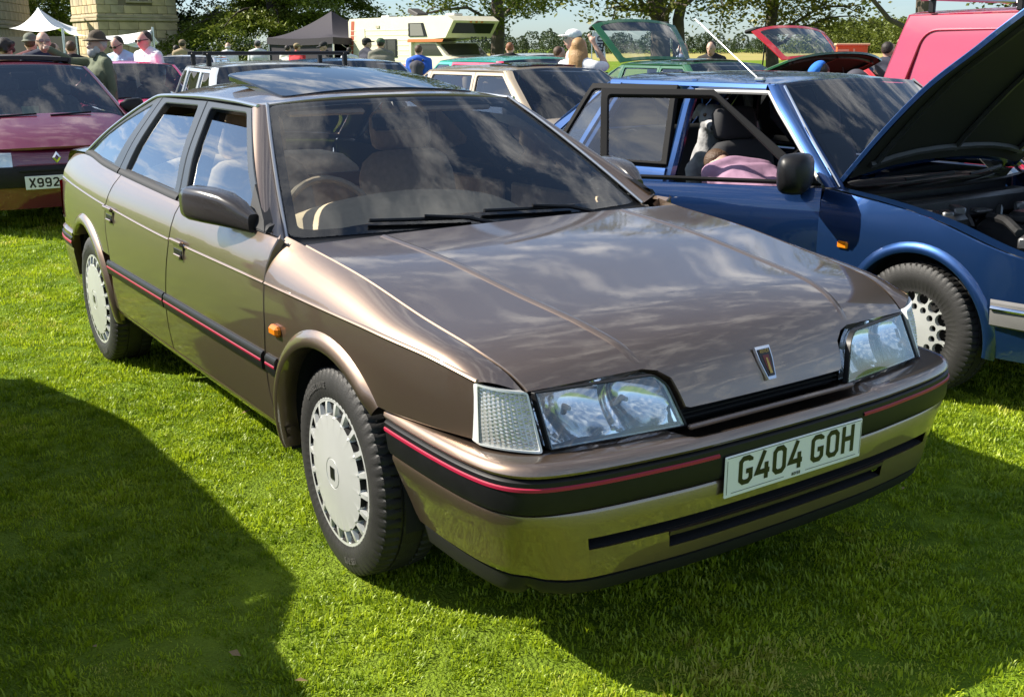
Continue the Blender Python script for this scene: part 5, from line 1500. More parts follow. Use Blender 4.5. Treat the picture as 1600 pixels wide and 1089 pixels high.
def grass(name, pts, scl, tufts, label):
    n = len(pts)
    me = bpy.data.meshes.new(name); me.from_pydata(np.column_stack([pts, np.zeros(n)]).tolist(), [], [])
    at = me.attributes.new('rot', 'FLOAT_VECTOR', 'POINT'); rv = np.zeros((n, 3)); rv[:, 2] = rng.uniform(0, 6.28, n); rv[:, :2] = rng.normal(0, .12, (n, 2)); at.data.foreach_set('vector', rv.ravel())
    at = me.attributes.new('scl', 'FLOAT', 'POINT'); at.data.foreach_set('value', scl)
    at = me.attributes.new('pick', 'INT', 'POINT'); at.data.foreach_set('value', rng.integers(0, len(tufts), n).astype(np.int32))
    o = bpy.data.objects.new(name, me); COL.objects.link(o)
    ng = bpy.data.node_groups.new(name, 'GeometryNodeTree')
    ng.interface.new_socket('Geometry', in_out='INPUT', socket_type='NodeSocketGeometry'); ng.interface.new_socket('Geometry', in_out='OUTPUT', socket_type='NodeSocketGeometry')
    N, L = ng.nodes, ng.links
    gi, go = N.new('NodeGroupInput'), N.new('NodeGroupOutput')
    iop = N.new('GeometryNodeInstanceOnPoints'); iop.inputs['Pick Instance'].default_value = True
    j = N.new('GeometryNodeGeometryToInstance')
    for tf_ in tufts:
        oi = N.new('GeometryNodeObjectInfo'); oi.inputs['Object'].default_value = tf_; oi.inputs['As Instance'].default_value = True
        jn = oi.outputs['Geometry']
        L.new(jn, j.inputs[0]) if False else None
        tuft_outs.append(jn)
    jj = N.new('GeometryNodeJoinGeometry')
    for jn in tuft_outs: L.new(jn, jj.inputs[0])
    tuft_outs.clear()
    def attr(nm, ty):
        a = N.new('GeometryNodeInputNamedAttribute'); a.data_type = ty; a.inputs['Name'].default_value = nm; return a.outputs['Attribute']
    L.new(gi.outputs[0], iop.inputs['Points']); L.new(jj.outputs[0], iop.inputs['Instance'])
    L.new(attr('pick', 'INT'), iop.inputs['Instance Index']); L.new(attr('rot', 'FLOAT_VECTOR'), iop.inputs['Rotation']); L.new(attr('scl', 'FLOAT'), iop.inputs['Scale'])
    L.new(iop.outputs[0], go.inputs[0])
    N.remove(j)
    md = o.modifiers.new('scatter', 'NODES'); md.node_group = ng
    tag(o, label, 'grass', kind='stuff')
    return o
tuft_outs = []
TUFTS = [tuft(100+i, 46, .050, (.018, .022, .015, .025, .013)[i]) for i in range(5)]
def wedge(d0, d1, dens_):
    """Random ground points in the camera's view between depths d0 and d1."""
    a = .52
    n = int(dens_*a*(d1*d1-d0*d0)*1.08)
    d = np.sqrt(rng.uniform(d0*d0, d1*d1, n)); s_ = rng.uniform(-1, 1, n)*(a*d+.25)
    return CAM[:2]+d[:, None]*FW+s_[:, None]*RT, d
P1, _ = wedge(1.75, 4.6, 720); P2, _ = wedge(4.6, 8.0, 400); P3, _ = wedge(8.0, 15.0, 120)
def cover_noise(P):
    x, y = P[:, 0], P[:, 1]
    return .5+.25*np.sin(2.1*x+1.3*np.sin(1.7*y))+.25*np.sin(3.3*y+1.1*np.sin(2.9*x)+1)
PP = np.concatenate([P1, P2, P3]); sc0 = np.concatenate([np.full(len(P1), 1.0), np.full(len(P2), 1.25), np.full(len(P3), 1.9)])
cn = cover_noise(PP*1.0)*.5+cover_noise(PP[:, ::-1]*2.7+3.1)*.5
keep = rng.uniform(size=len(PP)) < np.clip(.80+1.0*(cn-.25), .74, 1)
PP, sc0, cn = PP[keep], sc0[keep], cn[keep]
sc0 = sc0*rng.uniform(.65, 1.3, len(PP))*(.66+.66*cn)
grass('grass', PP, sc0, TUFTS, 'short mown meadow grass between the parked cars')

# a few dry leaves lying in the turf
rl = np.random.default_rng(77); PL, _ = wedge(2.2, 7.5, 1.6)
V, F = [], []
for i, (x, y) in enumerate(PL):
    a = rl.uniform(0, 6.28); L_ = rl.uniform(.012, .024); u = np.array([math.cos(a), math.sin(a), rl.normal(0, .25)]); v = np.array([-math.sin(a), math.cos(a), rl.normal(0, .3)])*.5
    c0 = np.array([x, y, rl.uniform(.016, .026)]); up_ = np.array([0, 0, .004])
    V += [c0-u*L_, c0+v*L_+up_, c0+u*L_, c0-v*L_+up_, c0]; F += [(5*i, 5*i+1, 5*i+4), (5*i+1, 5*i+2, 5*i+4), (5*i+2, 5*i+3, 5*i+4), (5*i+3, 5*i, 5*i+4)]
fl_ = mk('fallen_leaves', np.array(V), F, pbr('dry_leaf', (.30, .20, .09), .8, noise=.4, nscale=3), None, False); tag(fl_, 'small dry leaves scattered on the grass', 'leaves', kind='stuff')

# ------------------------------------------------------------------ trees
M_BARK = pbr('bark', (.085, .065, .048), .9, noise=.4, nscale=5, bump=.7, bscale=9)
M_BARKD = pbr('cedar_bark', (.05, .038, .03), .9, noise=.4, nscale=5, bump=.7, bscale=9)
M_OAK = leaf_mat('broad_leaf', (.045, .075, .010), (.165, .195, .028), .35)
M_OAK2 = leaf_mat('olive_leaf', (.060, .080, .014), (.215, .205, .040), .35)
M_CEDAR = leaf_mat('cedar_needles', (.022, .050, .010), (.180, .215, .030), .28)
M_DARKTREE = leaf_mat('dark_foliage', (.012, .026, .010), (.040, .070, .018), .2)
M_WOOD = leaf_mat('distant_wood', (.030, .055, .026), (.075, .110, .040), .2)
def leaves(C, size, r, flat=.0, aspect=.6):
    """Leaf-sized diamonds at the points C."""
    n = len(C)
    u = r.normal(size=(n, 3)); u /= np.linalg.norm(u, axis=1)[:, None]
    nn = r.normal(size=(n, 3)); nn[:, 2] = np.abs(nn[:, 2])+flat*2.5
    v = np.cross(nn, u); v /= np.linalg.norm(v, axis=1)[:, None]+1e-9
    u = np.cross(v, nn); u /= np.linalg.norm(u, axis=1)[:, None]+1e-9
    s_ = size*r.uniform(.6, 1.35, n)[:, None]
    V = np.stack([C-u*s_*.5, C+v*s_*aspect*.5, C+u*s_*.5, C-v*s_*aspect*.5], 1).reshape(-1, 3)
    F = np.arange(4*n).reshape(-1, 4)
    return V, F
def limb(p0, p1, r0, r1, r, wob=.12, n=7):
    p0, p1 = np.asarray(p0, float), np.asarray(p1, float)
    t = np.linspace(0, 1, n)[:, None]; L_ = np.linalg.norm(p1-p0)
    P = p0*(1-t)+p1*t; P[1:-1] += r.normal(0, wob*L_*.3, (n-2, 3))
    P[:, 2] += .10*L_*np.sin(t[:, 0]*math.pi)
    return P, np.linspace(r0, r1, n)
def broadleaf(name, label, px, d, h, z0, rad_, seed, mat, nclump=150, nleaf=95, lsize=.17, trunk_r=.28, forks=1, lean=0.0, group=None, shift=0.0):
    r = np.random.default_rng(seed)
    x, y = spot(px, d)
    root = thing(name, label, 'tree', (x, y, 0), 0, group)
    b = MB(); tips = []
    zt = z0+.35*(h-z0)
    for k in range(forks):
        a = r.uniform(0, 6.28); off = (0 if forks == 1 else .30)
        base = np.array([RT[0], RT[1], 0])*off*(k-(forks-1)/2)*2
        top = base*1.6+np.array([lean*RT[0], lean*RT[1], h*.78])
        P, R_ = limb(base-np.array([0, 0, .1]), top, trunk_r*(1 if k == 0 else .62), .06, r, .05, 9)
        b.tube(P, R_, 10)
        for i in range(11):
            f = r.uniform(.22, .95); p0 = P[0]*(1-f)+P[-1]*f; a = r.uniform(0, 6.28)
            L_ = rad_*r.uniform(.55, 1.0)*(1.15-.5*abs(f-.45))
            p1 = p0+np.array([math.cos(a)*L_, math.sin(a)*L_, r.uniform(-.12, .35)*L_])
            p1[2] = max(p1[2], z0+.2)
            Q, S_ = limb(p0, p1, trunk_r*.32*(1-f*.5), .02, r, .10)
            b.tube(Q, S_, 6); tips += [Q[3], Q[4], Q[5], Q[6]]
            for _ in range(2):
                p2 = Q[5]+r.normal(0, .9, 3)*np.array([1, 1, .5]); T_, U_ = limb(Q[4], p2, .04, .012, r, .1, 5); b.tube(T_, U_, 5); tips.append(p2)
    b.build('trunk', M_BARK, root)
    tips = np.array(tips)
    C = []
    for i in range(nclump):
        if i < len(tips): c0 = tips[i % len(tips)]+r.normal(0, .25, 3)
        else:
            q = r.normal(size=3); q /= np.linalg.norm(q); q *= r.uniform(.55, 1.0)**.5
            c0 = np.array([q[0]*rad_, q[1]*rad_, (z0+h)/2+q[2]*(h-z0)/2])
        if c0[2] < z0: c0[2] = z0+r.uniform(0, .8)
        rs = r.uniform(.45, 1.05)
        m = int(nleaf*rs*rs)
        C.append(c0+r.normal(0, 1, (m, 3))*np.array([.42, .42, .26])*rs)
    C = np.concatenate(C); C[:, :2] += shift*RT
    V, F = leaves(C, lsize, r, .3)
    mk('crown', V, F, mat, root, False)
    return root
def cedar(name, label, px, d, h, L0, seed, dens_=1.0, dark=False):
    r = np.random.default_rng(seed); x, y = spot(px, d)
    root = thing(name, label, 'tree', (x, y, 0), 0)
    b = MB(); P, R_ = limb((0, 0, -.1), (.4, .2, h), .62, .10, r, .02, 9); b.tube(P, R_, 12)
    C = []
    z = 2.9
    while z < h-1:
        for k in range(8):
            a = r.uniform(0, 6.28); L_ = L0*(1-.55*(z/h)**1.5)*r.uniform(.65, 1.08)
            p0 = np.array([.03*z, .015*z, z]); tip = p0+np.array([math.cos(a)*L_, math.sin(a)*L_, r.uniform(-.06, .16)*L_])
            t = np.linspace(0, 1, 9)[:, None]; Q = p0*(1-t)+tip*t; Q[:, 2] += .09*L_*np.sin(t[:, 0]*math.pi)-.16*L_*t[:, 0]**3
            b.tube(Q, np.linspace(.16*(1-z/h*.6), .02, 9), 6)
            for f in np.linspace(.22, 1, 13):
                c0 = Q[0]+0; i = min(int(f*8), 7); c0 = Q[i]*(1-(f*8-i))+Q[min(i+1, 8)]*(f*8-i)
                wd = (.45+.85*math.sin(min(f, 1)*2.6))*(L_/6.0)
                for side in (-1, 1):
                    for s_ in range(3):
                        cc = c0+np.array([-math.sin(a), math.cos(a), 0])*side*wd*r.uniform(.1, 1.0)+np.array([math.cos(a), math.sin(a), 0])*r.normal(0, .25)
                        cc[2] -= .10*wd+r.uniform(0, .28)
                        m = int(17*dens_); C.append(cc+r.normal(0, 1, (m, 3))*np.array([.30, .30, .10]))
                        if r.uniform() < .5: C.append(cc+r.normal(0, 1, (int(9*dens_), 3))*np.array([.16, .16, .26])-np.array([0, 0, .35]))
        z += r.uniform(1.1, 1.5)
    b.build('trunk', M_BARKD, root)
    V, F = leaves(np.concatenate(C), .26, r, .25, .38)
    mk('crown', V, F, M_DARKTREE if dark else M_CEDAR, root, False)
    return root
cedar('cedar_tree', 'spreading dark cedar with tiered branches behind the parked cars', 447, 62, 15, 6.6, 11)
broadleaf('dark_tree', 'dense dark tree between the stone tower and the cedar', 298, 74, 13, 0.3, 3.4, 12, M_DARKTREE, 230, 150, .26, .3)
broadleaf('broadleaf_tree', 'sunlit leafy tree behind the white canopy', 70, 78, 8.0, 1.0, 3.6, 13, M_OAK, 210, 130, .24)
broadleaf('broadleaf_tree', 'taller green tree against the stone tower', 118, 92, 8.2, 1.0, 4.4, 14, M_OAK, 210, 130, .26)
broadleaf('broadleaf_tree', 'leafy tree with hanging branches behind the motorhome', 782, 47, 10, 2.2, 4.6, 15, M_OAK, 260, 105, .18, .34)
broadleaf('broadleaf_tree', 'tree with a twin trunk rising behind the green hatchback', 1034, 36, 9.5, 2.45, 4.8, 16, M_OAK2, 270, 100, .165, .36, forks=2)
broadleaf('broadleaf_tree', 'olive-leaved tree spreading above the red tailgate', 1195, 40, 9.5, 2.05, 3.2, 17, M_OAK2, 260, 110, .17, .26, shift=0.3)
broadleaf('broadleaf_tree', 'bare-stemmed tree rising behind the crimson van', 1402, 28, 9.0, 2.7, 3.4, 18, M_OAK, 90, 80, .15, .26)
broadleaf('broadleaf_tree', 'tree rising past the upper right corner of the frame', 1640, 30, 10, 2.6, 4.0, 19, M_OAK, 150, 90, .17, .3)
# far woodland: one mass
def woodland(name, label, rows, seed, mat):
    r = np.random.default_rng(seed); C = []; S_ = []
    for px0, px1, d, h0, h1, n, lo in rows:
        for k in range(n):
            px = px0+(px1-px0)*(k+r.uniform(-.35, .35))/max(n-1, 1); dd = d*r.uniform(.95, 1.08); x, y = spot(px, dd)
            h = r.uniform(h0, h1); w = h*r.uniform(.42, .62)
            q = r.normal(size=(lo, 3)); q /= np.linalg.norm(q, axis=1)[:, None]; q[:, 2] = np.abs(q[:, 2])*1.0
            lum = 1+.13*np.sin(q[:, 0]*7+k)*np.cos(q[:, 1]*6+2*k)
            c0 = np.stack([x+q[:, 0]*w*lum, y+q[:, 1]*w*lum, .28*h+q[:, 2]*.72*h*lum], 1)
            c1 = np.stack([x+q[::3, 0]*w*.95, y+q[::3, 1]*w*.95, r.uniform(0, .35*h, len(q[::3]))], 1)
            C += [c0, c1]; S_.append(np.full(len(c0)+len(c1), h*.085))
    C = np.concatenate(C); s_ = np.concatenate(S_)
    V, F = leaves(C, 1.0, r, .2, .8)
    cen = np.repeat(C, 4, 0); V = cen+(V-cen)*np.repeat(s_, 4)[:, None]
    o = mk(name, V, F, mat, None, False); return tag(o, label, 'woodland', kind='stuff')
woodland('far_woodland', 'line of woodland along the far edge of the field', [(560, 1300, 360, 3.4, 7.0, 44, 700), (560, 960, 330, 2.8, 5.8, 24, 700), (930, 1300, 320, 2.6, 6.0, 24, 700)], 31, M_WOOD)
woodland('hillside_woodland', 'wooded hillside rising at the right beyond the van', [(1225, 1420, 300, 6.5, 7.5, 22, 300), (1255, 1420, 330, 7.0, 9.2, 18, 500), (1290, 1430, 360, 9.6, 10.5, 20, 300), (1400, 1700, 330, 8, 11, 26, 200)], 32, M_OAK)
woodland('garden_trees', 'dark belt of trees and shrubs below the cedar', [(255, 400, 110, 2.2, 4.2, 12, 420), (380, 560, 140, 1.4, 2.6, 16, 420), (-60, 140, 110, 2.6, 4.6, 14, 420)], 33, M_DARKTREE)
for i, (px, d, w, h, m, lab) in enumerate(((345, 52, 1.1, 1.35, M_OAK2, 'bright green low shrub left of the bald man'), (378, 58, 1.5, 1.95, M_OAK, 'rounded green shrub below the cedar boughs'), (417, 56, .75, 1.65, M_OAK, 'clipped round shrub beside the cedar trunk'))):
    r = np.random.default_rng(60+i); x, y = spot(px, d); root = thing('shrub', lab, 'shrub', (x, y, 0))
    q = r.normal(size=(2600, 3)); q /= np.linalg.norm(q, axis=1)[:, None]; q[:, 2] = np.abs(q[:, 2]); q *= (1+.12*np.sin(q[:, :1]*9+q[:, 1:2]*8))*r.uniform(.8, 1.05, (2600, 1))
    V, F = leaves(q*np.array([w, w, h]), .12, r, .3); mk('foliage', V, F, m, root, False)
    b = MB()
    for k in range(5): b.tube(np.array([(0, 0, 0), r.normal(0, .3, 3)*[1, 1, 0]+[0, 0, h*.7]]), [.03, .01], 5)
    b.build('stem', M_BARK, root)
# ------------------------------------------------------------------ people
def capsule(p0, p1, r0, r1, n=10, m=4):
    p0, p1 = np.asarray(p0, float), np.asarray(p1, float)
    d = p1-p0; L_ = np.linalg.norm(d); d = d/L_ if L_ > 1e-6 else np.array([0, 0, 1.0])
    A = np.cross(d, [0, 0, 1.0] if abs(d[2]) < .9 else [1.0, 0, 0]); A /= np.linalg.norm(A); B = np.cross(d, A)
    a = np.arange(n)*2*math.pi/n; ring = np.cos(a)[:, None]*A+np.sin(a)[:, None]*B
    rows = []
    for t in np.linspace(-math.pi/2*.92, 0, m): rows.append(p0+d*r0*math.sin(t)+ring*r0*math.cos(t))
    for t in np.linspace(0, math.pi/2*.92, m): rows.append(p1+d*r1*math.sin(t)+ring*r1*math.cos(t))
    V, F = gridmesh(np.array(rows), True)
    F = F.tolist(); k = len(rows)
    F += [tuple(range(n)), tuple((k-1)*n+i for i in range(n))[::-1]]
    return V, F
def ellipsoid(c, r, n=14, m=9):
    u = np.linspace(-math.pi/2*.97, math.pi/2*.97, m); v = np.arange(n)*2*math.pi/n
    P = np.stack([np.outer(np.cos(u), np.cos(v))*r[0], np.outer(np.cos(u), np.sin(v))*r[1], np.outer(np.sin(u), np.ones(n))*r[2]], -1)+np.array(c)
    V, F = gridmesh(P, True); F = F.tolist()+[tuple(range(n)), tuple((m-1)*n+i for i in range(n))[::-1]]
    return V, F
def fuse(name, prims, mat, parent, voxel=.016, smooth=4):
    """One continuous surface grown over a set of rounded forms."""
    b = MB()
    for V, F in prims: b.add(V, F)
    me = bpy.data.meshes.new(name); me.from_pydata(np.concatenate(b.V).tolist(), [], b.F)
    tmp = bpy.data.objects.new(name+'_form', me); COL.objects.link(tmp)
    rm = tmp.modifiers.new('r', 'REMESH'); rm.mode = 'VOXEL'; rm.voxel_size = voxel
    sm_ = tmp.modifiers.new('s', 'SMOOTH'); sm_.iterations = smooth; sm_.factor = .5
    dg = bpy.context.evaluated_depsgraph_get()
    m2 = bpy.data.meshes.new_from_object(tmp.evaluated_get(dg)); m2.name = name
    bpy.data.objects.remove(tmp); bpy.data.meshes.remove(me)
    m2.materials.clear(); m2.materials.append(mat)
    m2.polygons.foreach_set('use_smooth', np.ones(len(m2.polygons), bool))
    o = bpy.data.objects.new(name, m2); COL.objects.link(o); o.parent = parent
    return o
SKIN = [pbr('skin_a', (.50, .32, .24), .55, noise=.08, nscale=20), pbr('skin_b', (.42, .21, .135), .5, noise=.08, nscale=20)]
def cloth(name, col): return pbr('cloth_'+name, col, .85, noise=.12, nscale=14, bump=.25, bscale=30)
HAIR = {'dark': pbr('hair_dark', (.018, .012, .009), .6, bump=.6, bscale=90), 'brown': pbr('hair_brown', (.075, .040, .020), .6, bump=.6, bscale=90), 'blond': pbr('hair_blond', (.34, .20, .08), .55, bump=.6, bscale=90),
        'ginger': pbr('hair_ginger', (.20, .075, .025), .6, bump=.6, bscale=90), 'grey': pbr('hair_grey', (.40, .39, .37), .7, bump=.6, bscale=90)}
def person(label, px, d, face, shirt, trousers='navy', h=1.75, hair='dark', hat=None, hatmat=None, arms=('down', 'down'), lean=0.0, skin=0, extras=(), headturn=0.0, nod=0.0, sleeves='short', group=None, loc=None, voxel=.02, sit=0.0, build_=1.0, yaw=None):
    """face: yaw the body faces, degrees relative to facing the camera (90 = facing the picture's right)."""
    x, y = loc[:2] if loc is not None else spot(px, d)
    toward = math.atan2(CAM[1]-y, CAM[0]-x) if yaw is None else yaw
    root = thing('person', label, 'person', (x, y, 0 if loc is None or len(loc) < 3 else loc[2]), toward+rad(face), group)
    k = h/1.78; bw = build_
    hip = np.array([0, 0, .93-sit])
    def up(p):   # upper body leans about the hip
        p = np.array(p, float); q = p-np.array([0, 0, .93]); c_, s_ = math.cos(lean), math.sin(lean)
        return hip+np.array([q[0]*c_+q[2]*s_, q[1], -q[0]*s_+q[2]*c_])
    def hd(p):   # head turns and nods about the neck
        p = np.array(p, float)-np.array([.01, 0, 1.53])
        c_, s_ = math.cos(nod), math.sin(nod); p = np.array([p[0]*c_+p[2]*s_, p[1], -p[0]*s_+p[2]*c_])
        c_, s_ = math.cos(headturn), math.sin(headturn); p = np.array([p[0]*c_-p[1]*s_, p[0]*s_+p[1]*c_, p[2]])
        return up(p+np.array([.01, 0, 1.488]))
    S_ = lambda prim: (prim[0]*k, prim[1])
    def hde(c, r, n=14, m=9):
        V, F = ellipsoid((0, 0, 0), r, n, m); return np.array([hd(v+np.array(c)) for v in V]), F
    torso = [capsule(up((0, -.07, .95)), up((0, .07, .95)), .125*bw, .125*bw), capsule(up((0.01, -.065, 1.10)), up((0.01, .065, 1.10)), .118*bw, .118*bw), capsule(up((0, -.095, 1.28)), up((0, .095, 1.28)), .122*bw, .122*bw),
             capsule(up((-.01, -.145, 1.415)), up((-.01, .145, 1.415)), .066, .066), capsule(up((0, -.07, .97)), up((0, -.10, 1.28)), .12*bw, .12*bw), capsule(up((0, .07, .97)), up((0, .10, 1.28)), .12*bw, .12*bw), capsule(up((0, 0, 1.0)), up((0, 0, 1.38)), .11*bw, .09), capsule(up((-.02, .02, 1.475)), up((-.02, .17, 1.425)), .062, .058), capsule(up((-.02, -.02, 1.475)), up((-.02, -.17, 1.425)), .062, .058)]
    head = [capsule(up((-.01, 0, 1.43)), hd((.0, 0, 1.56)), .060, .054), hde((.005, 0, 1.665), (.098, .077, .105)), hde((.045, 0, 1.60), (.058, .056, .062)), (np.array([hd(v) for v in capsule((.095, 0, 1.662), (.117, 0, 1.634), .011, .017, 8)[0]]), capsule((0, 0, 0), (1, 0, 0), 1, 1, 8)[1]),
            hde((.0, -.078, 1.645), (.020, .012, .030), 8, 5), hde((.0, .078, 1.645), (.020, .012, .030), 8, 5)]
    limbs, sleeve, legs = [], [], []
    for i, sg in enumerate((-1, 1)):
        sh = up((-.01, sg*.205, 1.415))
        mode = arms[i]
        if mode == 'down': el, wr = up((-.04, sg*.245, 1.14)), up((.04, sg*.255, .90))
        elif mode == 'bent': el, wr = up((-.05, sg*.25, 1.15)), up((.18, sg*.12, 1.22))
        elif mode == 'phone': el, wr = up((.02, sg*.24, 1.17)), up((.25, sg*.08, 1.33))
        elif mode == 'point': el, wr = up((.25, sg*.20, 1.43)), up((.50, sg*.10, 1.57))
        elif mode == 'head': el, wr = up((.16, sg*.26, 1.42)), up((.12, sg*.12, 1.66))
        elif mode == 'reach': el, wr = up((.25, sg*.22, 1.22)), up((.45, sg*.15, 1.05))
        limbs += [capsule(sh, el, .048, .038), capsule(el, wr, .037, .026)]
        dv = (wr-el)/np.linalg.norm(wr-el); hp = wr+dv*.05
        side = np.cross(dv, up((1, 0, 0.93))-hip); side = side/np.linalg.norm(side) if np.linalg.norm(side) > .1 else np.array([0, 0, 1.0])
        limbs.append(capsule(wr, hp, .026, .032))
        for f, (o_, L_) in enumerate(((-.024, .068), (-.008, .078), (.009, .072), (.025, .056))):
            b0 = hp+side*o_+dv*.012
            if mode == 'point' and f > 0: limbs.append(capsule(b0, b0+dv*.028-np.array([0, 0, .025]), .010, .009, 6, 3))
            else: limbs.append(capsule(b0, b0+dv*L_-np.array([0, 0, .008]), .0095, .008, 6, 3))
        limbs.append(capsule(wr+side*-.018+dv*.02, wr+side*-.050+dv*.062, .011, .009, 6, 3))
        end = wr if sleeves == 'long' else sh+(el-sh)*.72
        sleeve += [capsule(sh, el if sleeves == 'long' else end, .064, .052)]+([capsule(el, wr-dv*.01, .050, .038)] if sleeves == 'long' else [])
        if sit > 0:
            kn = hip+np.array([.36, sg*.13, -.10]); an = np.array([.22, sg*.13, .10])
        else: kn = np.array([.02, sg*.105, .49]); an = np.array([-.02, sg*.11, .09])
        hj = hip+np.array([0, sg*.09, -.03])
        legs += [capsule(hj, kn, .088, .060), capsule(kn, an, .056, .040)]
        limbs += [capsule(an+np.array([-.03, 0, -.045]), an+np.array([.15, 0, -.055]), .040, .032)]
        legs += [capsule(hip+np.array([0, -.06, .0]), hip+np.array([0, .06, .0]), .132*bw, .132*bw)]
    body = fuse('body', [S_(p) for p in torso+head+limbs+legs], SKIN[skin], root, voxel)
    grow = lambda prims, e: [(V+(V-V.mean(0))/(np.linalg.norm(V-V.mean(0), axis=1)[:, None]+1e-6)*e, F) for V, F in prims]
    fuse('shirt', [S_(p) for p in grow(torso, .022)+grow(sleeve, .012)], cloth(*shirt) if isinstance(shirt, tuple) else shirt, root, voxel, 3)
    tc_ = {'navy': (.02, .025, .05), 'khaki': (.16, .12, .075), 'grey': (.08, .08, .085), 'denim': (.04, .07, .14)}[trousers]
    fuse('trousers', [S_(p) for p in grow(legs, .018)], cloth('tr_'+trousers, tc_), root, voxel, 3)
    def addhead(nm, prims, mat, sm=3, vx=None): return fuse(nm, [S_(p) for p in prims], mat, root, vx or voxel*.8, sm)
    if hair and hat != 'cover':
        hp_ = [hde((-.028, 0, 1.694), (.085, .080, .082)), hde((-.055, 0, 1.660), (.050, .074, .050))]
        if hair == 'long_blond': hp_ += [hde((-.05, 0, 1.52), (.075, .11, .16)), hde((-.03, -.08, 1.56), (.05, .04, .13)), hde((-.03, .08, 1.56), (.05, .04, .13))]
        if hair == 'curly': hp_ = [hde((-.02, 0, 1.715), (.115, .112, .100))]+[hde((-.02+.1*math.cos(a), .1*math.sin(a), 1.70+.05*math.sin(3*a)), (.04, .04, .04), 8, 5) for a in np.linspace(.7, 5.6, 9)]
        if hair == 'balding': hp_ = [hde((-.055, 0, 1.635), (.058, .082, .050))]
        addhead('hair', hp_, HAIR[{'long_blond': 'blond', 'curly': 'dark', 'balding': 'grey'}.get(hair, hair)], 2)
    hm = hatmat and cloth(*hatmat)
    if hat == 'cap': addhead('cap', [hde((-.005, 0, 1.712), (.110, .090, .072)), hde((.125, 0, 1.700), (.075, .070, .012))], hm, 2, .010)
    if hat == 'brim': addhead('hat', [hde((-.005, 0, 1.745), (.100, .085, .085)), hde((.0, 0, 1.712), (.175, .155, .014))], hm, 2, .010)
    if hat == 'bucket': addhead('hat', [hde((-.005, 0, 1.735), (.106, .090, .078)), hde((.0, 0, 1.70), (.135, .118, .022))], hm, 2, .010)
    e = MB()
    for sg in (-1, 1): V, F = ellipsoid((0, 0, 0), (.008, .013, .007), 8, 5); e.add(np.array([hd(v+np.array([.099, sg*.032, 1.672])) for v in V])*k, F)
    e.build('eyes', pbr('eye_dark', (.02, .015, .012), .2), root)
    e = MB(); V, F = ellipsoid((0, 0, 0), (.008, .024, .006), 8, 5); e.add(np.array([hd(v+np.array([.102, 0, 1.592])) for v in V])*k, F); e.build('mouth', pbr('lips', (.30, .10, .08), .5), root)
    if 'shades' in extras or 'glasses' in extras:
        b = MB()
        for sg in (-1, 1):
            V, F = ellipsoid((0, 0, 0), (.008, .030, .022), 10, 6); b.add(np.array([hd(v+np.array([.108, sg*.034, 1.668])) for v in V])*k, F)
            b.tube(np.array([hd((.104, sg*.062, 1.674)), hd((.0, sg*.082, 1.668))])*k, .005, 5)
        b.build('sunglasses', M_INK if 'shades' in extras else pbr('specs', (.25, .20, .18), .2), root)
    if 'beard' in extras: addhead('beard', [hde((.070, 0, 1.575), (.055, .062, .062)), hde((.03, -.06, 1.61), (.04, .02, .05)), hde((.03, .06, 1.61), (.04, .02, .05))], HAIR['grey'], 2)
    if 'backpack' in extras:
        fuse('backpack', [S_(capsule(up((-.19, -.06, 1.08)), up((-.19, .06, 1.08)), .11, .11)), S_(capsule(up((-.18, -.06, 1.32)), up((-.18, .06, 1.32)), .10, .10)), S_(capsule(up((-.19, 0, 1.08)), up((-.18, 0, 1.32)), .12, .12))], cloth('pack', (.05, .05, .065)), root, .02)
        for sg in (-1, 1):
            b = MB(); b.tube(np.array([up((-.12, sg*.10, 1.42)), up((0, sg*.12, 1.49)), up((.13, sg*.12, 1.34)), up((.10, sg*.14, 1.12)), up((-.08, sg*.13, 1.05))])*k, .018, 6); b.build('strap', MATS['cloth_pack'], root)
    return root
GP = 'visitors among the cars'
person('man in a brown brimmed hat, grey beard and green jacket, pointing left', 178, 12.2, -72, ('green_jacket', (.105, .125, .075)), 'navy', 1.71, 'grey', 'brim', ('brown_felt', (.075, .055, .035)), ('point', 'down'), extras=('beard',), sleeves='long', voxel=.012, build_=1.08, group=GP)
person('smiling balding man in a navy polo shirt, beside the man in the hat', 97, 13.0, 8, ('navy_polo', (.016, .022, .050)), 'denim', 1.76, 'balding', None, None, extras=('glasses',), skin=0, build_=1.1, group=GP, voxel=.013)
person('person with dark curly hair seen from behind over the claret car', 39, 13.2, 150, ('brown_top', (.10, .05, .03)), 'denim', 1.66, 'curly', extras=('glasses',), group=GP)
person('bald man in white at the left edge behind the claret car', 6, 13.8, 170, ('white', (.72, .73, .75)), 'denim', 1.68, 'balding', group=GP)
person('man in a grey-green bucket hat behind the smiling man', 78, 15.0, 165, ('maroon', (.10, .02, .025)), 'denim', 1.74, 'brown', 'bucket', ('greygreen', (.14, .15, .115)), group=GP)
person('dark-haired woman seen from behind in the shade of the canopy', 138, 16.5, 175, ('black', (.012, .012, .013)), 'denim', 1.68, 'brown', group=GP)
person('woman with brown hair in the shade between two men', 111, 17.0, 120, ('rust', (.16, .06, .03)), 'denim', 1.66, 'brown', group=GP)
person('dark-haired man in a pale blue shirt looking down', 212, 15.8, -40, ('pale_blue', (.42, .55, .75)), 'navy', 1.74, 'dark', nod=.45, extras=('shades',), group=GP, voxel=.015)
person('man in a white shirt and sunglasses beside the canopy', 252, 14.8, -55, ('white', (.72, .73, .75)), 'denim', 1.79, 'dark', nod=.2, extras=('shades',), group=GP, voxel=.015)
person('man in an olive cap beyond the white car', 306, 27, 160, ('tan', (.30, .23, .14)), 'khaki', 1.78, 'dark', 'cap', ('olive', (.17, .13, .08)), group=GP)
person('dark-haired woman beside the man in the olive cap', 296, 27.6, 170, ('black', (.012, .012, .013)), 'denim', 1.66, 'dark', group=GP)
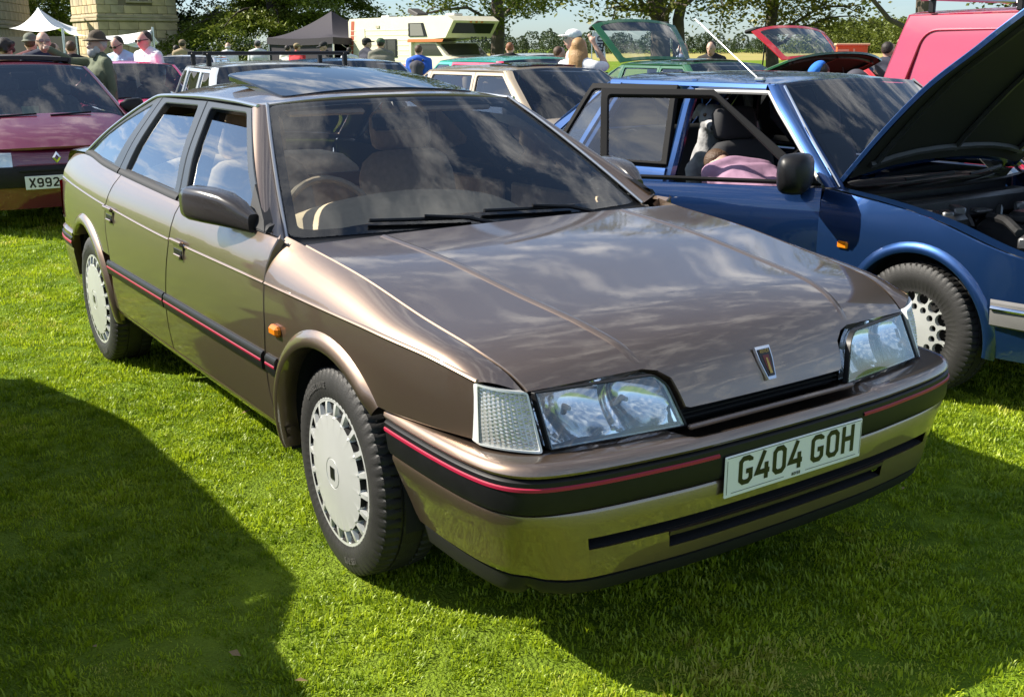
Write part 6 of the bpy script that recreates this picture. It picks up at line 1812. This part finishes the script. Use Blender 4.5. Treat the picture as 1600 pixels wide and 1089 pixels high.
person('bald man in a white T-shirt below the round shrubs', 374, 31, 175, ('white', (.72, .73, .75)), 'denim', 1.74, 'balding', group=GP)
person('person in a grey cap and pale top below the cedar', 419, 30, 170, ('pale_grey', (.55, .58, .60)), 'denim', 1.78, 'dark', 'cap', ('greycap', (.10, .10, .11)), group=GP)
person('person in a light top at the left leg of the gazebo', 464, 30, 150, ('cream', (.62, .60, .55)), 'denim', 1.66, 'dark', group=GP)
person('man in a red shirt and khaki cap before the gazebo', 478, 29, 140, ('red', (.50, .03, .04)), 'khaki', 1.70, 'brown', 'cap', ('khaki', (.26, .20, .11)), group=GP)
person('man in a black cap before the gazebo', 520, 26, -60, ('black', (.012, .012, .013)), 'denim', 1.72, 'dark', 'cap', ('blackcap', (.012, .012, .013)), nod=.3, group=GP)
person('small figure in white at the back of the motorhome', 556, 31, 180, ('white', (.72, .73, .75)), 'denim', 1.60, 'dark', group=GP)
person('man in a black cap and dark shirt beside the motorhome door', 583, 24, 120, ('dark_navy', (.02, .022, .04)), 'denim', 1.78, 'dark', 'cap', ('blackcap', (.012, .012, .013)), group=GP)
person('broad man in a grey-green shirt and green cap, back to camera', 604, 22.5, 172, ('greygreen_shirt', (.16, .155, .12)), 'khaki', 1.76, 'dark', 'cap', ('greencap', (.05, .09, .05)), build_=1.15, group=GP)
person('youth in a bright blue shirt with a dark rucksack', 661, 20.5, 165, ('royal_blue', (.02, .10, .50)), 'denim', 1.62, 'brown', extras=('backpack',), group=GP)
person('ginger-haired man in a black T-shirt, back to camera', 798, 20, 180, ('black', (.012, .012, .013)), 'denim', 1.66, 'ginger', group=GP)
person('long-haired blond woman in a white top, hand raised to her head', 903, 11.6, 150, ('white', (.72, .73, .75)), 'denim', 1.66, 'long_blond', arms=('head', 'bent'), group=GP, voxel=.013)
person('person in a white cap behind the long-haired woman', 893, 14.0, -80, ('pink', (.62, .36, .36)), 'denim', 1.78, 'brown', 'cap', ('whitecap', (.72, .72, .72)), group=GP)
person('woman in pale pink with a grey bag, left of the long-haired woman', 873, 16.0, 120, ('palepink', (.68, .50, .48)), 'denim', 1.58, 'brown', extras=('backpack',), group=GP)
person('bald man in a pale blue shirt below the twin trunk', 1058, 18.5, 70, ('blue_grey', (.30, .36, .50)), 'navy', 1.64, 'balding', group=GP)
person('dark-haired man in a black shirt, hand at his chin', 1102, 18.0, -20, ('black', (.012, .012, .013)), 'denim', 1.66, 'dark', arms=('phone', 'down'), nod=.25, group=GP)
person('person in a blue cap and grey checked shirt bent over an engine', 1352, 9.8, -95, ('grey_check', (.13, .13, .15)), 'denim', 1.64, 'dark', 'cap', ('bluecap', (.02, .16, .60)), ('reach', 'reach'), lean=.85, sleeves='long', extras=('backpack',), group=GP)
person('person in dark blue half hidden at the back of the van', 1368, 13.5, 150, ('dark_navy', (.02, .022, .04)), 'denim', 1.62, 'dark', arms=('head', 'down'), group=GP)
person('person in a mauve top crouching inside the open door of the blue saloon', 0, 0, 0, ('mauve', (.30, .17, .25)), 'navy', 1.48, 'brown', loc=(-.98, 2.10), yaw=rad(172), lean=1.18, nod=.35, sit=.08, arms=('reach', 'reach'), voxel=.013, group=GP)
# --- dog on the back seat of the blue saloon
def dog(label, loc, yaw):
    root = thing('dog', label, 'dog', loc, yaw)
    P = [capsule((-.22, 0, .16), (-.05, 0, .34), .14, .13), capsule((-.05, 0, .34), (.06, 0, .48), .135, .11), capsule((.06, 0, .48), (.12, 0, .64), .085, .075), ellipsoid((.15, 0, .70), (.10, .08, .085)), capsule((.20, 0, .685), (.32, 0, .655), .050, .032)]
    for s in (-1, 1):
        P += [capsule((.08, s*.09, .40), (.10, s*.09, .20), .055, .035), capsule((.10, s*.09, .20), (.11, s*.09, .03), .033, .028), capsule((.11, s*.09, .03), (.17, s*.09, .025), .03, .026), capsule((-.20, s*.11, .18), (.0, s*.14, .20), .085, .05), capsule((.0, s*.14, .20), (-.10, s*.14, .06), .042, .03), capsule((-.10, s*.14, .04), (.04, s*.14, .028), .03, .028), capsule((.10, s*.065, .76), (.05, s*.105, .70), .028, .016)]
    P.append(capsule((-.33, 0, .10), (-.52, .10, .05), .03, .015))
    fuse('body', P, pbr('dog_coat', (.36, .36, .37), .8, noise=.5, nscale=9, bump=.4, bscale=60), root, .013)
    b = MB(); V, F = ellipsoid((.345, 0, .66), (.018, .020, .016), 8, 5); b.add(V, F); b.build('nose', M_INK, root)
    for s in (-1, 1):
        b = MB(); V, F = ellipsoid((.222, s*.045, .725), (.012, .012, .012), 8, 5); b.add(V, F); b.build('eye', pbr('dog_eye', (.10, .05, .02), .1), root)
dog('pale grey dog sitting on the back seat of the blue saloon', (-2.02, 2.60, .41), rad(-42))
# ------------------------------------------------------------------ buildings and show furniture
M_STONE = pbr('honey_stone', (.56, .45, .26), .9, noise=.28, nscale=1.3, bump=.5, bscale=14)
M_STONE2 = pbr('weathered_stone', (.44, .37, .24), .9, noise=.35, nscale=1.1, bump=.5, bscale=14)
M_STONEG = pbr('grey_stone', (.26, .235, .195), .9, noise=.3, nscale=.9, bump=.5, bscale=14)
M_MORTAR = pbr('mortar', (.22, .18, .12), .95)
M_PANE = pbr('dark_pane', (.02, .022, .025), .08, coat=.5)
def stone_block(name, label, cpx, d, w, dep, h, yaw, mats, zmax_blocks, plinth_z, face_windows=()):
    x, y = spot(cpx, d)
    root = thing(name, label, 'building', (x, y, 0), yaw)
    b = MB(); b.box((0, 0, h/2), (dep-.06, w-.06, h)); b.build('wall_core', M_MORTAR, root, False)
    r = random.Random(4)
    protos = {}
    ch = .42
    n = int(zmax_blocks/ch)
    for row in range(n):
        z = row*ch+ch/2
        for fc in range(3):                       # front (+x), right (-y), left (+y)
            L_ = w if fc == 0 else dep
            pos = -L_/2; first = True
            while pos < L_/2-.05:
                bl = r.choice((.55, .72, .9, 1.05))
                if first and row % 2: bl = .45
                first = False
                e = min(pos+bl, L_/2)
                if L_/2-e < .25: e = L_/2
                bl = e-pos; c0 = (pos+e)/2; pos = e
                skip = False
                for (wy, wz, ww, wh) in face_windows:
                    if fc == 0 and abs(c0-wy) < (ww+bl)/2-.02 and abs(z-wz) < (wh+ch)/2-.02: skip = True
                if skip: continue
                key = (round(bl, 2), row > plinth_z/ch and 1 or 0, r.randrange(3))
                if key not in protos:
                    mb = MB(); mb.box((0, 0, 0), (.10, bl-.018, ch-.018), bev=.022)
                    o = mb.build('stone_block', mats[(key[1]+key[2]) % len(mats)] if key[2] else mats[0], root, False); protos[key] = o.data
                    COL.objects.unlink(o); bpy.data.objects.remove(o)
                o = bpy.data.objects.new('stone_block', protos[key]); COL.objects.link(o); o.parent = root
                if fc == 0: o.location = (dep/2-.045+r.uniform(-.006, .006), c0, z)
                else: o.location = (c0, (w/2-.045)*(-1 if fc == 1 else 1), z); o.rotation_euler = (0, 0, -math.pi/2 if fc == 1 else math.pi/2)
    for zc in (plinth_z, plinth_z+.16):
        b = MB(); b.box((0, 0, zc), (dep+.18-.08*(zc > plinth_z), w+.18-.08*(zc > plinth_z), .15), bev=.03); b.build('string_course', mats[-1], root, False)
    for (wy, wz, ww, wh) in face_windows:
        b = MB()
        for s in (-1, 1): b.box((dep/2+.03, wy+s*(ww/2-.07), wz), (.16, .14, wh), bev=.02)
        b.box((dep/2+.035, wy, wz-wh/2+.06), (.2, ww+.1, .12), bev=.02); b.box((dep/2+.035, wy, wz+wh/2-.06), (.2, ww+.1, .12), bev=.02)
        f = b.build('window_surround', mats[-1], root, False)
        b = MB(); b.box((dep/2-.06, wy, wz), (.03, ww-.25, wh-.2)); b.build('window_pane', M_PANE, f, False)
        b = MB(); b.box((dep/2-.04, wy, wz), (.03, .05, wh-.2)); b.box((dep/2-.04, wy, wz), (.03, ww-.25, .05)); b.build('glazing_bar', pbr('white_frame', (.7, .7, .68), .5), f, False)
    b = MB(); b.box((0, 0, h+.08), (dep+.3, w+.3, .2), bev=.05); b.build('cornice', mats[-1], root, False)
    return root
stone_block('stone_tower', 'square honey-coloured stone tower behind the canopy', 222, 62, 4.3, 4.3, 8.5, rad(4), (M_STONE, M_STONE, M_STONE2), 4.9, 3.05, ((0.1, 4.35, 1.3, .9), ))
hs = stone_block('stone_house', 'dark grey stone house at the left edge of the frame', -150, 56, 13.0, 7, 5.4, rad(-24), (M_STONEG, M_STONEG), 4.9, 2.6, ((3.4, 3.9, 1.2, 1.6), (0.4, 3.9, 1.2, 1.6)))
b = MB(); b.tube(np.array([(3.56, 5.6, 0), (3.56, 5.6, 5.2)]), .07, 8); b.build('downpipe', M_MATT, hs)
b = MB(); V = np.array([(-3.7, -6.7, 5.5), (3.7, -6.7, 5.5), (3.7, 6.7, 5.5), (-3.7, 6.7, 5.5), (0, -5, 7.0), (0, 5, 7.0)]); b.add(V, [(0, 1, 4), (1, 2, 5, 4), (2, 3, 5), (3, 0, 4, 5)]); b.build('roof', pbr('slate', (.08, .085, .095), .7, noise=.3, nscale=3), hs, False)
# --- white stretch canopies
M_CANVAS = pbr('white_canvas', (.80, .80, .78), .8, bump=.15, bscale=6)
def world_pt(px, d, z): x, y = spot(px, d); return np.array([x, y, z])
def canopy(name, label, peaks, edge, poles):
    """Sagging cloth hung from a peak to its edge points; peak and edge as (px, depth, height)."""
    pk = world_pt(*peaks); E = [world_pt(*e) for e in edge]
    o0 = pk.copy(); o0[2] = 0
    root = thing(name, label, 'tent', o0)
    ring = []
    n = len(E)
    for i in range(n):
        a, b_ = E[i], E[(i+1) % n]
        for t in np.linspace(0, 1, 9)[:-1]:
            q = a*(1-t)+b_*t; c0 = sum(E)/n; q = q+(c0-q)*.16*4*t*(1-t); q[2] -= .10*4*t*(1-t); ring.append(q)
    ring = np.array(ring); m = len(ring)
    G = []
    for s in np.linspace(0, 1, 14):
        f = s**1.0; zz = (1-s)**1.9
        q = pk*(1-f)+ring*f; q[:, 2] = ring[:, 2]+(pk[2]-ring[:, 2])*zz
        G.append(q)
    V, F = gridmesh(np.array(G), True); mk('canvas', V-o0, F, M_CANVAS, root, True, 0)
    for p in poles:
        a = world_pt(*p)-o0; b = MB(); b.tube(np.array([(a[0], a[1], 0), a]), .035, 6); b.build('pole', M_SATIN, root)
    return root
canopy('canopy_tent', 'white peaked canopy beside the stone tower', (95, 34, hgt(16, 34)), [(48, 33, hgt(45, 33)), (126, 31, hgt(45, 31)), (166, 34, hgt(56, 34)), (150, 40, hgt(44, 40)), (80, 40, hgt(36, 40))], [(95, 34, hgt(18, 34)), (128, 31, hgt(45, 31)), (21, 33, hgt(42, 33))])
canopy('awning', 'low white stretch awning swooping up to a pole by the tower', (261, 33, hgt(48, 33)), [(184, 33, hgt(57, 33)), (218, 31, hgt(68, 31)), (258, 32, hgt(70, 32)), (272, 35, hgt(66, 35)), (225, 37, hgt(58, 37))], [(263, 33, hgt(44, 33))])
# back wall of the canopied area in shade
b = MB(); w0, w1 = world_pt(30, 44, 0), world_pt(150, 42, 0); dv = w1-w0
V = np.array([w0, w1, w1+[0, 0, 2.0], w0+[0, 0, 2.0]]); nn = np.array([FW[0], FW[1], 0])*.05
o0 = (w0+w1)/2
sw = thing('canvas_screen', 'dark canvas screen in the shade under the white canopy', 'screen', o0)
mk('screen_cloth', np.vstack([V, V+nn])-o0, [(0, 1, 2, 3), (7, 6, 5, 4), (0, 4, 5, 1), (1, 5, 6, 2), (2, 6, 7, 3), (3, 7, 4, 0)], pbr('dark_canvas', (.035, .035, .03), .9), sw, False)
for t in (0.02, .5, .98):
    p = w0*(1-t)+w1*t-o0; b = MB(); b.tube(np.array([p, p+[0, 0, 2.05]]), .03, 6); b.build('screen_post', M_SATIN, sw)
# --- black gazebo
gx, gy = spot(532, 43)
M_BLK = pbr('black_canvas', (.030, .025, .034), .8, bump=.15, bscale=5)
gz = thing('gazebo', 'black pop-up gazebo with a peaked roof beside the motorhome', 'gazebo', (gx, gy, 0), rad(20))
s_ = 1.75; ez = hgt(60, 43)
G = []
for t in np.linspace(0, 1, 12):
    k = s_*t; z = ez+(hgt(22, 43)-ez)*(1-t)**1.6
    ring = [(k, k), (-k, k), (-k, -k), (k, -k)]
    rr_ = []
    for i in range(4):
        a, c_ = np.array(ring[i]), np.array(ring[(i+1) % 4])
        for u in np.linspace(0, 1, 7)[:-1]: rr_.append(np.r_[a*(1-u)+c_*u, z-.05*math.sin(u*math.pi)*t])
    G.append(rr_)
V, F = gridmesh(np.array(G), True); mk('roof', V, F, M_BLK, gz, True, 30)
low = np.array(G[-1]); l2 = low.copy(); l2[:, 2] -= .24
V, F = gridmesh(np.stack([low, l2], 0), True); mk('valance', V, F, M_BLK, gz, True, 30)
for i, (sx, sy) in enumerate(((1, 1), (1, -1), (-1, 1), (-1, -1))):
    b = MB(); b.box((sx*s_*.97, sy*s_*.97, ez/2), (.05, .05, ez)); b.build('leg', M_SATIN if i else pbr('yellow_leg', (.65, .48, .04), .5), gz, False)
for (a, c_) in (((-1, -1), (-1, 1)), ((-1, 1), (1, 1)), ((-1, -1), (1, -1))):
    b = MB(); p, q = np.array(a)*s_*.96, np.array(c_)*s_*.96
    V = np.array([(p[0], p[1], .05), (q[0], q[1], .05), (q[0], q[1], ez-.1), (p[0], p[1], ez-.1)]); mk('side_wall', V, [(0, 1, 2, 3)], M_BLK, gz, False)
for (a, c_) in (((1, -1), (.2, -1)), ((1, 1), (1, .2)), ((1, -.2), (1, -1))):
    b = MB(); p, q = np.array(a)*s_*.95, np.array(c_)*s_*.95; b.tube(np.array([(p[0], p[1], ez-.7), (q[0], q[1], ez-.05)]), .018, 5); b.build('brace', M_SATIN, gz)
# --- cream motorhome
M_CREAM = pbr('cream_grp', (.72, .68, .52), .35, coat=.3, noise=.05, nscale=2)
M_ORANGE = pbr('stripe_orange', (.50, .16, .05), .4); M_BRICK = pbr('stripe_brick', (.42, .10, .05), .4)
D_ = 41.5
mx0, my0 = spot(556, D_)
my_ = math.atan2(RT[1], RT[0])-rad(47)
mh = thing('motorhome', 'cream coachbuilt motorhome with orange stripes and an overcab bed', 'motorhome', (mx0, my0, 0), my_)
# local x runs towards the nose; the side that faces the camera is -y
zr = hgt(33.5, D_)
prof = [(0, .42), (0.02, zr-.10), (.12, zr), (4.6, zr+.02), (5.75, zr-.0), (6.05, zr-.16), (5.62, hgt(62, D_)), (3.75, hgt(66, D_)), (3.70, .42)]
Wd = 2.05
A = np.array([(x, 0, z) for x, z in prof]); B = A+np.array([0, Wd, 0]); nP = len(A)
V = np.vstack([A, B]); F = [tuple(range(nP)), tuple(range(nP, 2*nP))[::-1]]+[(i, nP+i, nP+(i+1) % nP, (i+1) % nP) for i in range(nP)]
mk('coach_body', V, F, M_CREAM, mh, False)
def onside_(name, pts, mat, off=.02, parent=None):
    P = np.array([(x, -off, z) for x, z in pts]); Q = P+np.array([0, off-.004, 0]); n = len(P)
    return mk(name, np.vstack([P, Q]), [tuple(range(n))]+[(i, n+i, n+(i+1) % n, (i+1) % n) for i in range(n)], mat, parent or mh, False)
Z = lambda py: hgt(py, D_)
for k in range(8):
    z = Z(100)+(.165)*k*1.05
    if z < zr-.35: onside_('panel_rib', [(.12, z), (3.6, z), (3.6, z+.02), (.12, z+.02)], M_CREAM, .012)
onside_('brick_stripe', [(.05, Z(88)), (.25, Z(88)), (.42, Z(37)), (.22, Z(37))], M_BRICK, .006)
dr = onside_('entrance_door', [(.55, .55), (1.05, .55), (1.05, Z(48)), (.55, Z(48))], M_CREAM, .022)
w1_ = onside_('window', [(1.85, Z(88)), (2.95, Z(88)), (2.95, Z(63)), (1.85, Z(63))], M_BLACK, .03); onside_('window_pane', [(1.92, Z(86.5)), (2.38, Z(86.5)), (2.38, Z(64.5)), (1.92, Z(64.5))], M_PANE, .034, w1_); onside_('window_pane', [(2.43, Z(86.5)), (2.88, Z(86.5)), (2.88, Z(64.5)), (2.43, Z(64.5))], M_PANE, .034, w1_)
w2_ = onside_('window', [(3.65, Z(60)), (4.65, Z(60)), (4.45, Z(42)), (3.65, Z(42))], M_BLACK, .03); onside_('window_pane', [(3.75, Z(59)), (4.50, Z(59)), (4.36, Z(43)), (3.75, Z(43))], pbr('curtain_pane', (.20, .19, .17), .2), .034, w2_)
onside_('orange_stripe', [(3.55, Z(67.5)), (5.45, Z(67.5)), (5.52, Z(63.5)), (3.55, Z(63.5))], M_ORANGE, .008)
onside_('vent_cap', [(1.75, Z(47.5)), (1.95, Z(47.5)), (1.95, Z(44)), (1.75, Z(44))], pbr('vent_beige', (.45, .40, .30), .5), .03)
onside_('skirt_stripe', [(2.3, Z(108)), (3.7, Z(108)), (3.7, Z(98)), (2.3, Z(98))], pbr('skirt_red', (.42, .05, .09), .4), .01)
# overcab front window: on the sloping nose face
fa, fb = np.array([6.05, zr-.16]), np.array([5.62, hgt(62, D_)])
def onnose(name, u0, u1, v0, v1, mat, off, parent=None):
    P = []
    nv = np.array([(fa-fb)[1], -(fa-fb)[0]]); nv /= np.linalg.norm(nv)
    if nv[0] < 0: nv = -nv
    for o_ in (off, 0.003):
        for u, v in ((u0, v0), (u1, v0), (u1, v1), (u0, v1)):
            q = fb+(fa-fb)*v+nv*o_; P.append((q[0], u*Wd, q[1]))
    return mk(name, P, [(0, 1, 2, 3)]+[(i, 4+i, 4+(i+1) % 4, (i+1) % 4) for i in range(4)], mat, parent or mh, False)
onnose('overcab_window', .08, .92, .28, .86, M_PANE, .02)
for u in (.38, .5, .62): onnose('marker_lamp', u-.02, u+.02, .92, .97, M_AMBER, .03)
# cab
cabp = [(3.72, .45), (3.72, hgt(67, D_)), (5.0, hgt(68.5, D_)), (5.55, 1.28), (6.75, 1.05), (6.85, .5)]
A = np.array([(x, .10, z) for x, z in cabp]); B = A+np.array([0, Wd-.2, 0]); nP = len(A)
V = np.vstack([A, B]); F = [tuple(range(nP)), tuple(range(nP, 2*nP))[::-1]]+[(i, nP+i, nP+(i+1) % nP, (i+1) % nP) for i in range(nP)]
cab = mk('cab', V, F, M_CREAM, mh, False)
P = [(5.06, .22, hgt(70, D_)), (5.06, Wd-.22, hgt(70, D_)), (5.56, Wd-.18, 1.30), (5.56, .18, 1.30)]; mk('windscreen', np.array(P)+[.03, 0, .01], [(0, 1, 2, 3)], M_PANE, cab, False)
mk('side_window', [(4.1, .085, 1.28), (5.35, .085, 1.28), (4.95, .085, hgt(70, D_)), (4.1, .085, hgt(70, D_))], [(0, 1, 2, 3)], M_PANE, cab, False)
lettering('nose_lettering', 'DELTA', .17, .035, (5.60, Wd*.72, hgt(65, D_)+.02), (0, 1, 0), (-.02, 0, 1), M_INK, mh, up=.05, width=.75)
b = MB(); b.box((2.9, 1.0, zr+.16), (.6, .5, .16), bev=.03, ry=.35); b.build('roof_vent', pbr('vent_dark', (.06, .055, .05), .5), mh)
for x_ in (1.2, 4.9): b = MB(); b.box((x_, 1.0, zr+.06), (.5, .4, .10), bev=.03); b.build('roof_hatch', pbr('hatch_grey', (.55, .55, .52), .5), mh)
for sg, yv in ((-1, .14), (1, Wd-.14)):
    make_wheel(mh, (5.9, yv, .36), sg, .36, .11, .2, dict(nhole=6)); make_wheel(mh, (1.3, yv, .36), sg, .36, .11, .2, dict(nhole=6))
# --- white feather flag with dark lettering, behind the green tailgate
fx_, fy_ = spot(931, 22)
fl = thing('feather_flag', 'white feather flag with dark blue lettering behind the raised green tailgate', 'flag', (fx_, fy_, 0), math.atan2(RT[1], RT[0]))
zt_, zb_ = hgt(52, 22), hgt(90, 22)
tt = np.linspace(0, 1, 14)
Lft = np.stack([-.12+.10*tt**2, np.zeros(14), zt_-(zt_-zb_)*tt], 1); Rgt = np.stack([-.02+.17*np.sin(tt*1.5)**.6, .03*np.sin(tt*5), zt_-.02-(zt_-zb_)*tt], 1)
V, F = gridmesh(np.stack([Lft, Rgt], 1)); mk('flag_cloth', V, F, pbr('flag_white', (.75, .76, .76), .7), fl, True, 0)
b = MB(); b.tube(np.array([(-.13, 0, 0), (-.125, 0, zb_), (-.125, 0, zt_-.1), (-.06, 0, zt_+.06)]), .012, 6); b.build('flag_pole', M_SATIN, fl)
lettering('flag_lettering', 'URU', .13, .024, (.04, -.02, (zt_+zb_)/2-.02), (0, 0, -1), (1, 0, 0), pbr('flag_ink', (.02, .02, .05), .6), fl, up=.02, width=.36)
# --- orange display board with cream fret pattern
ox, oy = spot(1313, 15)
ob = thing('display_board', 'orange board with a cream square pattern right of the raised bonnet', 'board', (ox, oy, 0), math.atan2(RT[1], RT[0]))
z0_, z1_ = hgt(101, 15), hgt(73, 15)
b = MB(); b.box((0, 0, (z0_+z1_)/2), (.42, .06, z1_-z0_), bev=.01); b.build('board_panel', pbr('board_orange', (.52, .13, .03), .6), ob)
M_FRET = pbr('fret_cream', (.62, .46, .26), .6)
zc_ = (z0_+z1_)/2
for pts in ([(-.20, .06), (-.06, .06), (-.06, -.07), (-.20, -.07)], [(-.14, .0), (-.20, .0)], [(.02, .08), (.02, -.08), (.16, -.08), (.16, .02)]):
    V2, F2 = stroke2(pts, .026); mk('fret_line', np.stack([V2[:, 0], np.full(len(V2), -.034), zc_+V2[:, 1]], 1), F2, M_FRET, ob, False)
b = MB(); b.box((0, 0, z1_+.01), (.46, .10, .03), bev=.006); b.build('board_cap', M_FRET, ob)
for s in (-1, 1): b = MB(); b.box((s*.18, 0, z0_/2), (.04, .05, z0_)); b.build('board_leg', M_SATIN, ob, False)
